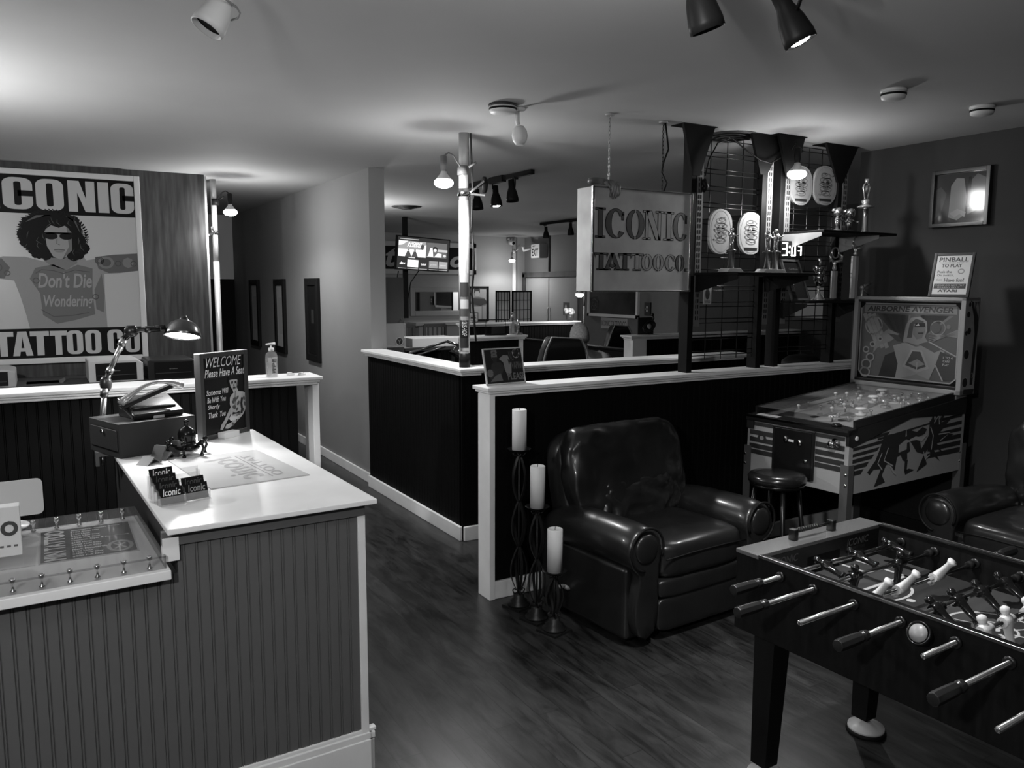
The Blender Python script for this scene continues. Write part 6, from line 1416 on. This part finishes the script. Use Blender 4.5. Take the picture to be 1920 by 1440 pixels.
for cx in (.21, .33): a.P([(cx-.06, .40), (cx-.02, .56), (cx+.02, .56), (cx+.06, .40)], em_(.08), 3); a.E(cx, .60, .018, .03, em_(.25), 4, 10)
a.E(.47, .70, .04, .08, em_(.08), 3, 14); a.P([(.46, .5), (.54, .46), (.54, .78), (.5, .75)], em_(.85), 3)
a.P([(.58, .45), (.62, .70), (.66, .72), (.68, .45)], em_(1.), 3); a.E(.71, .68, .05, .07, em_(.03), 3, 14); a.E(.71, .64, .03, .05, em_(.9), 4, 12); a.P([(.70, .44), (.76, .56), (.84, .55), (.84, .44)], em_(1.), 3)
a.R(.76, .60, .95, .67, em_(.55), 3); a.E(.90, .49, .03, .04, em_(.7), 3, 12); a.R(.05, .90, .40, .925, em_(.4), 2); a.R(.22, .365, .34, .385, em_(.9), 2); a.R(.56, .43, .72, .455, em_(.5), 4)
for i, (x0, x1, v, tx, tv) in enumerate(((.04, .19, .03, 'dtv', 1.3), (.205, .405, 1.6, 'NETFLIX', .5), (.43, .575, .03, 'tubi', .9), (.61, .78, .30, 'prime', .5), (.80, .965, .38, 'peacock', .6))):
    a.R(x0, .10, x1, .31, em_(v), 1); w_ = x1-x0; a.T(tx, x0+w_*.15, .165, x1-w_*.15, .235, em_(tv), 2, bold=.03); a.R(x0, .045, x1, .06, em_(.5), 2)
a.out('screen', None, tvt, world=True)
B().tube([at(747, 508, 'y', YT), at(743, 530, 'y', YT), at(738, 545, 'y', YT+.3)], .008, 5).tube([at(785, 508, 'y', YT), at(770, 530, 'y', YT), (tp.x+.03, YT+.05, 1.55)], .008, 5).out('cable', blackp, tvt, world=True)
# poster of a man in the corner
xa, xb = at(878, 560, 'y', 14.29).x, at(915, 560, 'y', 14.29).x; zb = at(890, 537, 'y', 14.29).z; za = at(890, 602, 'y', 14.29).z
t = thing('picture_frame', 'black framed poster of a standing man on the back wall', 'picture', ((xa+xb)/2, 14.29, za))
b = B(); f_ = .035
for x0, x1, z0, z1 in ((xa, xa+f_, za, zb), (xb-f_, xb, za, zb), (xa, xb, za, za+f_), (xa, xb, zb-f_, zb)): b.box(x0, x1, 14.25, 14.295, z0, z1)
b.out('frame', G(.01, .4), t, world=True)
a = Art(wallframe_y(xa, 14.275, za), xb-xa, zb-za, lay=.002); a.mat(G(.25)); a.box(0, a.sx, 0, a.sy, -.01, 0)
a.P([(.2, .0), (.2, .45), (.1, .55), (.2, .68), (.5, .70), (.8, .66), (.95, .55), (.85, .45), (.7, .45), (.7, 0)], .12, 1); a.P([(.1, .50), (.2, .66), (.8, .64), (.95, .52), (.6, .44)], .03, 2); a.E(.42, .80, .13, .10, .3, 2, 14); a.P([(.28, .80), (.30, .94), (.42, .97), (.56, .93), (.56, .80), (.5, .86), (.34, .86)], .02, 3); a.P([(.25, 0), (.25, .42), (.65, .42), (.65, 0)], .3, 3)
a.out('print', None, t, world=True)
# folding screen
t = thing('folding_screen', 'black lattice folding screen with pale paper panels in the far corner', 'folding screen', (7.75, 13.2, 0))
def fpanel(pxa, pxb, ya, yb):
    A_ = at(pxa, 602, 'y', ya); C_ = at(pxb, 602, 'y', yb); zt_ = at(pxa, 545, 'y', ya).z
    M, sx, sy = quad(Vector((A_.x, ya, .02)), Vector((C_.x, yb, .02)), Vector((A_.x, ya, zt_)))
    p = thing_part('screen_panel', t, (A_.x, ya, 0))
    b = B(M); e = .03
    for x0, x1, y0, y1 in ((0, e, 0, sy), (sx-e, sx, 0, sy), (0, sx, 0, e), (0, sx, sy-e, sy)): b.box(x0, x1, y0, y1, -.012, .012)
    b.out('frame', blackp, p, world=True)
    b = B(M)
    for k in range(1, 5): b.box(sx*k/5-.006, sx*k/5+.006, 0, sy, 0, .008)
    for k in range(1, 9): b.box(0, sx, sy*k/9-.006, sy*k/9+.006, 0, .008)
    b.out('lattice', blackp, p, world=True); B(M).box(.01, sx-.01, .01, sy-.01, -.006, -.002).out('paper', G(.85, .6), p, world=True)
fpanel(929, 957, 13.35, 13.2); fpanel(960, 996, 13.2, 13.35)
# exit sign, cable box, small picture on the door
q = at(1017, 471, 'x', 8.77); t = thing('exit_sign', 'small pale EXIT sign box above the back doors', 'sign', (8.77, q.y, q.z-.15))
B().box(8.60, 8.775, q.y-.16, q.y+.16, q.z-.14, q.z+.14).out('box', G(.35, .5), t, world=True, bevel=.01)
a = Art(frame((8.598, q.y+.15, q.z-.13), (0, -1, 0), (-1, 0, 0)), .30, .26, lay=.001); a.R(0, 0, 1, 1, G(.5, .5, emit=.05, key='exit'), 0); a.T('EXIT', .12, .12, .88, .68, .03, 2, bold=.03); a.P([(.1, .85), (.3, .8), (.6, .9), (.3, .93)], .2, 1); a.out('face', None, t, world=True)
B().tube([(8.6, q.y+.16, q.z+.06), (8.5, q.y+.28, q.z+.02), (8.45, q.y+.22, q.z+.1)], .03, 8).out('emergency_lamp', whitep, t, world=True)
q = at(1061, 579, 'x', 8.735); o_ = Art(frame((8.735, q.y+.09, q.z-.12), (0, -1, 0), (-1, 0, 0)), .20, .24, lay=.001); o_.mat(G(.05)); o_.box(0, .2, 0, .24, -.003, 0); o_.E(.45, .5, .2, .35, .35, 1, 12); o_.R(.2, .02, .8, .12, .2, 1)
tag(o_.out('poster_print'), 'small dark print taped on the right back door', 'picture')
# big framed canvas and the shop name plate on the side wall
WX = 8.598
def onwall(px, py): q = at(px, py, 'x', WX); return q.y, q.z
(y0, zb), (y1, _) = onwall(1106, 510), onwall(1201, 510); za = onwall(1106, 592)[1]; zb = za+1.25
t = thing('picture_frame', 'large white-framed dark canvas behind the hanging sign', 'picture', (WX, (y0+y1)/2, za))
b = B(); f_ = .05
for ya, yb, z0, z1 in ((y1, y1+f_, za, zb), (y0-f_, y0, za, zb), (y1, y0, za, za+f_), (y1, y0, zb-f_, zb)): b.box(WX-.05, WX, ya, yb, z0, z1)
b.out('frame', G(.55, .5), t, world=True)
a = Art(wallframe_x(WX-.02, y0-f_, za+f_), y0-y1-2*f_, zb-za-2*f_, rough=.25, lay=.002); a.mat(G(.03, .2, noise=.7, scale=1.3)); a.box(0, a.sx, 0, a.sy, -.01, 0)
a.P([(.0, .02), (.2, .02), (.2, .2), (.16, .26), (.0, .24)], .02, 1); a.ring(.1, .14, .08, .08, .01, .06, 2); a.T('66', .04, .06, .16, .18, .05, 2); a.P([(.05, .4), (.16, .5), (.1, .8), (.2, .9), (.03, .9)], .05, 1)
a.out('canvas', None, t, world=True)
(y0, zb), (y1, za) = onwall(1128, 603), onwall(1177, 620)
a = Art(wallframe_x(WX-.012, y0, za+.01), y0-y1, .19, lay=.002); a.mat(G(.30)); a.box(0, a.sx, 0, a.sy, -.01, 0); a.T('ICONIC TATTOO CO', .03, .25, .97, .75, .03, 1, bold=.01)
tag(a.out('name_plate'), 'small pale name plate with the shop name below the large canvas', 'sign')
(y0, zb), (y1, za) = onwall(1211, 567), onwall(1221, 592)
b = B().mat(G(.02)); b.box(WX-.03, WX, y1, y0, za, zb); b.mat(G(.35)); b.box(WX-.034, WX-.03, y1+.05, y0-.05, za+.06, zb-.06); b.mat(G(.1)); b.box(WX-.036, WX-.034, y1+.12, y0-.1, za+.12, zb-.12); tag(b.out('picture_frame'), 'small dark framed print right of the large canvas', 'picture')
# round dial mirror on the wide-post wall
q = at(1216, 612, 'y', 7.1); t = thing('round_dial', 'tilted round black dial with pale centre standing on the wide-post wall', 'ornament', (q.x, 7.1, 1.206))
B().box(q.x-.13, q.x+.10, 7.13, 7.15, 1.206, 1.40).out('back_board', G(.03, .4), t, world=True)
Mq = frame((q.x, 7.09, q.z), (1, 0, .5), (-.25, -1, .2)); B(Mq).lathe([(.085, -.01), (.09, 0), (.085, .012), (.07, .014), (.065, .006), (.03, .006)], sx=1.1, sy=.7).out('rim', G(.02, .12, coat=.5), t, world=True, smooth=True)
B(Mq).lathe([(.03, .0), (.03, .012), (.004, .013)]).out('centre', G(.5, .4), t, world=True); B(Mq).tube([(.06, .02, 0), (.11, .05, .0), (.12, .09, 0)], .012).sph((.12, .09, 0), .02).out('knob', G(.02, .1, coat=.5), t, world=True); B().tube([(q.x, 7.1, q.z-.04), (q.x, 7.1, 1.207)], .012).out('stem', blackp, t, world=True)
# items on the mid wall
bottle(952, 627, 1.206, .25, 'clear pump bottle at the end of the half wall below the mirror', 'pump_bottle', .045)
_b = [o for o in bpy.data.objects if o.name.startswith('pump_bottle')][-1]; q = at(952, 627, 'z', 1.2055); 
for o in bpy.data.objects:
    if o.get('label') == 'clear pump bottle at the end of the half wall below the mirror': o.location = (at(955, 620, 'y', 7.8).x+.05, 7.80, 1.206)
xa, xb = at(911, 620, 'y', 7.8).x, at(948, 620, 'y', 7.8).x
t = thing('wire_stand', 'empty black rectangular stand on the half wall below the mirror', 'stand', ((xa+xb)/2, 7.8, 1.206)); zt_ = at(911, 600, 'y', 7.8).z
B().tube([(xa, 7.8, 1.215), (xb, 7.8, 1.215), (xb, 7.8, zt_), (xa, 7.8, zt_)], .007, 6, loop=True, cap=False).box(xa, xb, 7.77, 7.83, 1.206, 1.214).out('frame', blackp, t, world=True); B().box(xa+.08, xb-.01, 7.80, 7.81, 1.214, 1.30).out('card_panel', G(.03, .2), t, world=True)
q = at(972, 622, 'y', 7.80); t = thing('trophy', 'tiny trophy at the very end of the half wall below the mirror', 'trophy', (q.x, 7.8, 1.206))
B().box(-.04, .04, -.03, .03, 0, .015).lathe([(.015, .015), (.01, .06), (.02, .09), (.025, .12), (.01, .14), (.014, .165), (.004, .17)], seg=12).out('cup', tro, t)
# tall dark cabinet and clear bin by the wall end
xa, xb = at(726, 560, 'y', 6.85).x, at(757, 560, 'y', 6.85).x; zt_ = at(740, 520, 'y', 6.85).z
t = thing('tall_cabinet', 'tall narrow dark cabinet standing behind the corridor wall end', 'cabinet', ((xa+xb)/2, 7.0, 0))
B().box(2.64, xb, 6.85, 7.15, 0, zt_).out('body', G(.05, .5), t, world=True, bevel=.003)
for x in (2.68, xb-.03): B().cyl((x, 6.85, 1.45), (x, 6.842, 1.45), .008, seg=8).out('screw', steel, t, world=True)
t = thing('clear_bin', 'clear brochure bin with a round emblem behind the corridor wall end', 'bin', (2.75, 6.74, 1.22))
xb2 = at(761, 640, 'y', 6.65).x; B().box(2.60, xb2, 6.65, 6.655, 1.206, 1.42).box(2.60, xb2, 6.65, 6.80, 1.206, 1.212).out('front', clear2, t, world=True)
q = at(749, 640, 'y', 6.645); a = Art(wallframe_y(q.x, 6.645, q.z), 1, 1); a.ring(0, 0, .034, .034, .008, .28, 0); a.E(0, 0, .03, .03, .015, 0); a.S([(-.015, .015), (0, 0), (0, -.02)], .006, .2, 1); a.S([(.015, .015), (0, 0)], .006, .2, 1); a.out('emblem', None, t, world=True)
B().box(2.60, 2.78, 6.66, 6.84, 1.0, 1.206).out('bin_base', G(.03), t, world=True)
q0, q1 = at(762, 650, 'y', 7.4), at(848, 650, 'y', 7.4)
t = thing('paper_box', 'pale lidded paper box on the station desk behind the pole', 'box', ((q0.x+q1.x)/2, 7.4, 0))
B().box(q0.x, q1.x, 7.25, 7.6, q0.z, at(800, 632, 'y', 7.4).z).out('carton', G(.5, .6), t, world=True, bevel=.004)
B().box(q0.x-.1, q1.x+.0, 7.2, 7.72, q0.z-.03, q0.z).out('desk_top', G(.02), t, world=True)
for x in (q0.x-.08, q1.x-.06): B().box(x, x+.04, 7.3, 7.34, 0, q0.z-.03).box(x, x+.04, 7.62, 7.66, 0, q0.z-.03).out('desk_leg', G(.02), t, world=True)
# black jointed work lamp in the station
t = thing('work_lamp', 'black jointed work lamp leaning over the tattoo station', 'lamp', (3.4, 6.2, .8)); Yw = 6.0
P_ = [at(x, y, 'y', Yw) for x, y in ((768, 662), (800, 655), (838, 640), (862, 648))]
B().tube([P_[0], P_[2]], .010, 8).tube([at(775, 668, 'y', Yw), at(835, 650, 'y', Yw)], .008, 8).out('arm', G(.03, .3), t, world=True)
B().lathe([(.02, .10), (.045, .08), (.075, 0), (.06, .0)], Matrix.Translation(at(856, 668, 'y', Yw)) @ Matrix.Rotation(.6, 4, 'Y'), cap=False).tube([P_[2], P_[3], at(850, 656, 'y', Yw)], .012).out('shade', G(.02, .15, coat=.5), t, world=True, smooth=True)
B().tube([P_[0], (P_[0].x+.12, Yw+.3, .75)], .015).box(P_[0].x+.05, P_[0].x+.6, Yw+.1, Yw+.6, .72, .75).box(P_[0].x+.07, P_[0].x+.12, Yw+.15, Yw+.55, 0, .72).box(P_[0].x+.5, P_[0].x+.55, Yw+.15, Yw+.55, 0, .72).out('stand', blackp, t, world=True)
# tattoo chairs (black padded, pale piping)
def tchair(px0, px1, pxt0, pxt1, pyt, Y, label, zlow=.9):
    c0_, c1_ = at(px0, 680, 'y', Y), at(px1, 680, 'y', Y); t0_, t1_ = at(pxt0, pyt, 'y', Y), at(pxt1, pyt, 'y', Y); cx_ = (c0_.x+c1_.x)/2
    t = thing('tattoo_chair', label, 'chair', (cx_, Y, 0)); m = G(.008, .25, coat=.4); zt_ = t0_.z
    out_ = [(c0_.x-cx_, .75), (c1_.x-cx_, .75), (t1_.x-cx_+.06, zt_-.12), (t1_.x-cx_, zt_-.02), (t0_.x-cx_, zt_), (t0_.x-cx_-.06, zt_-.12)]
    B(frame((0, 0, 0), (1, 0, 0), (0, -1, 0))).prism(out_, .12).out('backrest', m, t, bevel=.03, seg=4)
    e_ = [(x, -.122, z) for x, z in out_[1:]]+[(out_[0][0], -.122, out_[0][1])]
    B().tube([e_[0], e_[1], e_[2], e_[3], e_[4], e_[5]], .006, 6).out('piping', G(.25, .4), t, smooth=True)
    bs = B(); bulge_box(bs, -.28, .28, -.0, .75, .5, .65); bs.out('seat', m, t, sub=1)
    B().cyl((0, .2, .05), (0, .2, .52), .06).lathe([(.3, 0), (.3, .03), (.08, .06)], Matrix.Translation((0, .2, 0))).out('pedestal', G(.05, .3, .8), t)
    return t
tchair(988, 1100, 1020, 1075, 631, 5.9, 'black padded tattoo chair back with pale piping in front of the person')
tchair(1118, 1195, 1142, 1168, 609, 8.4, 'black pointed tattoo chair back below the shop name plate')
# flower pot on the back wall cap
q = at(1079, 600, 'y', 10.45); t = thing('flower_pot', 'small pot of pale flowers at the end of the back half wall', 'flower pot', (q.x-.1, 10.46, 1.211))
B().lathe([(.05, 0), (.07, .1), (.06, .1)]).out('pot', G(.05, .4), t)
b = B(); rnd = random.Random(2)
for k in range(12): b.sph((rnd.uniform(-.07, .07), rnd.uniform(-.05, .05), .12+rnd.uniform(0, .07)), .035, 7)
b.out('petals', G(.55, .7), t, smooth=True)
# ---- seated person in a knitted cap, turned away
q = at(1085, 648, 'y', 6.9); PX, PY = q.x, 6.9; zt_ = at(1080, 605, 'y', PY).z
pr = thing('person', 'seated person in a grey knitted cap and grey shirt bending forward, seen from behind', 'person', (PX, PY, 0))
skn = G(.22, .5); hc = Vector((PX-.0, PY, zt_-.13))
nk = Vector((PX+.06, PY+.0, zt_-.30)); ch_ = Vector((PX+.14, PY+.05, zt_-.48)); pv = Vector((PX+.12, PY-.02, .52))
pts = [(pv.x, pv.y, pv.z, .15), (pv.x+.02, pv.y+.02, .72, .14), (ch_.x, ch_.y, ch_.z, (.17, .13)), (nk.x, nk.y, nk.z, .06), (hc.x+.03, hc.y+.02, hc.z-.04, .085),
       (ch_.x+.17, ch_.y-.08, ch_.z+.09, .075), (ch_.x+.24, ch_.y+.08, ch_.z-.16, .052), (ch_.x+.16, ch_.y+.30, ch_.z-.22, .038), (ch_.x+.14, ch_.y+.38, ch_.z-.23, .03),
       (ch_.x-.17, ch_.y+.04, ch_.z+.09, .075), (ch_.x-.24, ch_.y+.22, ch_.z-.14, .052), (ch_.x-.1, ch_.y+.40, ch_.z-.20, .038), (ch_.x-.03, ch_.y+.46, ch_.z-.22, .03),
       (pv.x+.1, pv.y+.05, .5, .1), (pv.x+.16, pv.y+.45, .50, .075), (pv.x+.16, pv.y+.46, .10, .045), (pv.x+.16, pv.y+.60, .05, .04),
       (pv.x-.1, pv.y+.05, .5, .1), (pv.x-.16, pv.y+.45, .50, .075), (pv.x-.16, pv.y+.46, .10, .045), (pv.x-.16, pv.y+.60, .05, .04)]
ed = [(0, 1), (1, 2), (2, 3), (3, 4), (2, 5), (5, 6), (6, 7), (7, 8), (2, 9), (9, 10), (10, 11), (11, 12), (0, 13), (13, 14), (14, 15), (15, 16), (0, 17), (17, 18), (18, 19), (19, 20)]
for base_, dr_ in ((8, Vector((-.01, .03, -.01))), (12, Vector((.03, .02, -.01)))):
    bx_, by_, bz_ = pts[base_][:3]
    for k in range(4):
        i = len(pts); o_ = (k-1.5)*.018; pts += [(bx_+o_+dr_.x, by_+dr_.y+.02, bz_, .0095), (bx_+o_*1.2+dr_.x*2, by_+dr_.y*2+.03, bz_-.015, .008), (bx_+o_*1.2+dr_.x*2, by_+dr_.y*2+.045, bz_-.035, .007)]; ed += [(base_, i), (i, i+1), (i+1, i+2)]
    i = len(pts); pts += [(bx_+.035, by_+.0, bz_-.012, .010), (bx_+.045, by_+.03, bz_-.025, .008)]; ed += [(base_, i), (i, i+1)]
skin('body', pts, ed, skn, pr, 1)
b = B(); b.sph(hc, (.078, .095, .11), 18).sph(hc+Vector((.02, .09, -.03)), (.012, .02, .018), 8).sph(hc+Vector((.078, .0, -.03)), (.012, .02, .032), 8).sph(hc+Vector((-.078, .0, -.03)), (.012, .02, .032), 8).sph(hc+Vector((.03, .085, -.01)), .01, 6).sph(hc+Vector((-.03, .085, -.01)), .01, 6).sph(hc+Vector((0, .088, -.065)), (.025, .01, .007), 8)
b.out('head', skn, pr, world=True, smooth=True)
bm_ = Matrix.Translation(hc+Vector((0, -.012, .0))) @ Matrix.Rotation(-.22, 4, 'X') @ Matrix.Rotation(.1, 4, 'Y')
B(bm_).lathe([(.094, -.075), (.102, -.05), (.103, -.02), (.098, .03), (.082, .08), (.055, .115), (.025, .13), (.004, .133)], seg=26, sx=.98, sy=1.1).out('knitted_cap', G(.16, .85, noise=.25, scale=60, bump=.3), pr, world=True, smooth=True)
b = B(); bulge_box(b, -.225, .225, -.15, .16, -.40, .16, ex=.55, M=Matrix.Translation(ch_+Vector((0, 0, 0)))); b.out('shirt', G(.24, .8), pr, world=True, sub=1)
for s_, i in ((1, 5), (-1, 9)): B().tube([Vector(pts[i][:3])+Vector((-s_*.06, 0, .0)), Vector(pts[i][:3]), Vector(pts[i][:3]).lerp(Vector(pts[i+1][:3]), .6)], [.09, .088, .075], 12).out('sleeve', G(.24, .8), pr, world=True, smooth=True)
sto = thing('work_stool', 'small round stool under the seated person', 'stool', (pv.x, pv.y, 0)); B().lathe([(.17, .33), (.18, .38), (.17, .40), (.004, .40)]).cyl((0, 0, .03), (0, 0, .34), .03).lathe([(.22, 0), (.22, .025), (.05, .04)]).out('seat', blackp, sto)
# items seen through the lower grid: pale print and hook on the far wall
q = at(1523, 578, 'x', 8.5); b = B().mat(G(.03)); b.box(8.47, 8.518, q.y-.28, q.y+.28, q.z-.16, q.z+.3); b.mat(G(.4)); b.box(8.465, 8.47, q.y-.24, q.y+.24, q.z-.12, q.z+.26); tag(b.out('picture_frame'), 'pale print in a dark frame seen below the trophy shelf', 'picture')

q = at(888, 602, 'y', 14.2); xa, xb = at(880, 595, 'y', 14.2).x, at(898, 595, 'y', 14.2).x; za, zb = at(889, 605, 'y', 14.2).z, at(889, 586, 'y', 14.2).z
b = B().mat(G(.02)); b.box(xa, xb, 14.18, 14.2, za, zb); o_ = None
a = Art(wallframe_y(xa, 14.228, za), xb-xa, zb-za, lay=.002); a.mat(G(.02)); a.box(0, a.sx, 0, a.sy, -.02, 0); a.R(.08, .08, .92, .92, .35, 1); a.T('Mark', .2, .4, .8, .62, .03, 2, bold=.04); a.R(.2, .7, .8, .74, .1, 2); a.R(.25, .2, .75, .24, .1, 2); b.bm.free()
tag(a.out('name_card'), 'small framed name card in front of the corner poster', 'sign')
q = at(955, 451, 'y', 14.2); t = thing('security_camera', 'tiny white camera high in the far back corner', 'camera', (q.x, 14.2, q.z)); B().tube([(0, .08, .03), (0, 0, .03), (0, 0, 0)], .02, 8).out('mount', whitep, t); B().cyl((0, .03, -.03), (.02, -.13, -.06), .045).out('body', whitep, t); B().cyl((.02, -.13, -.06), (.021, -.14, -.062), .03).out('lens', blackp, t)
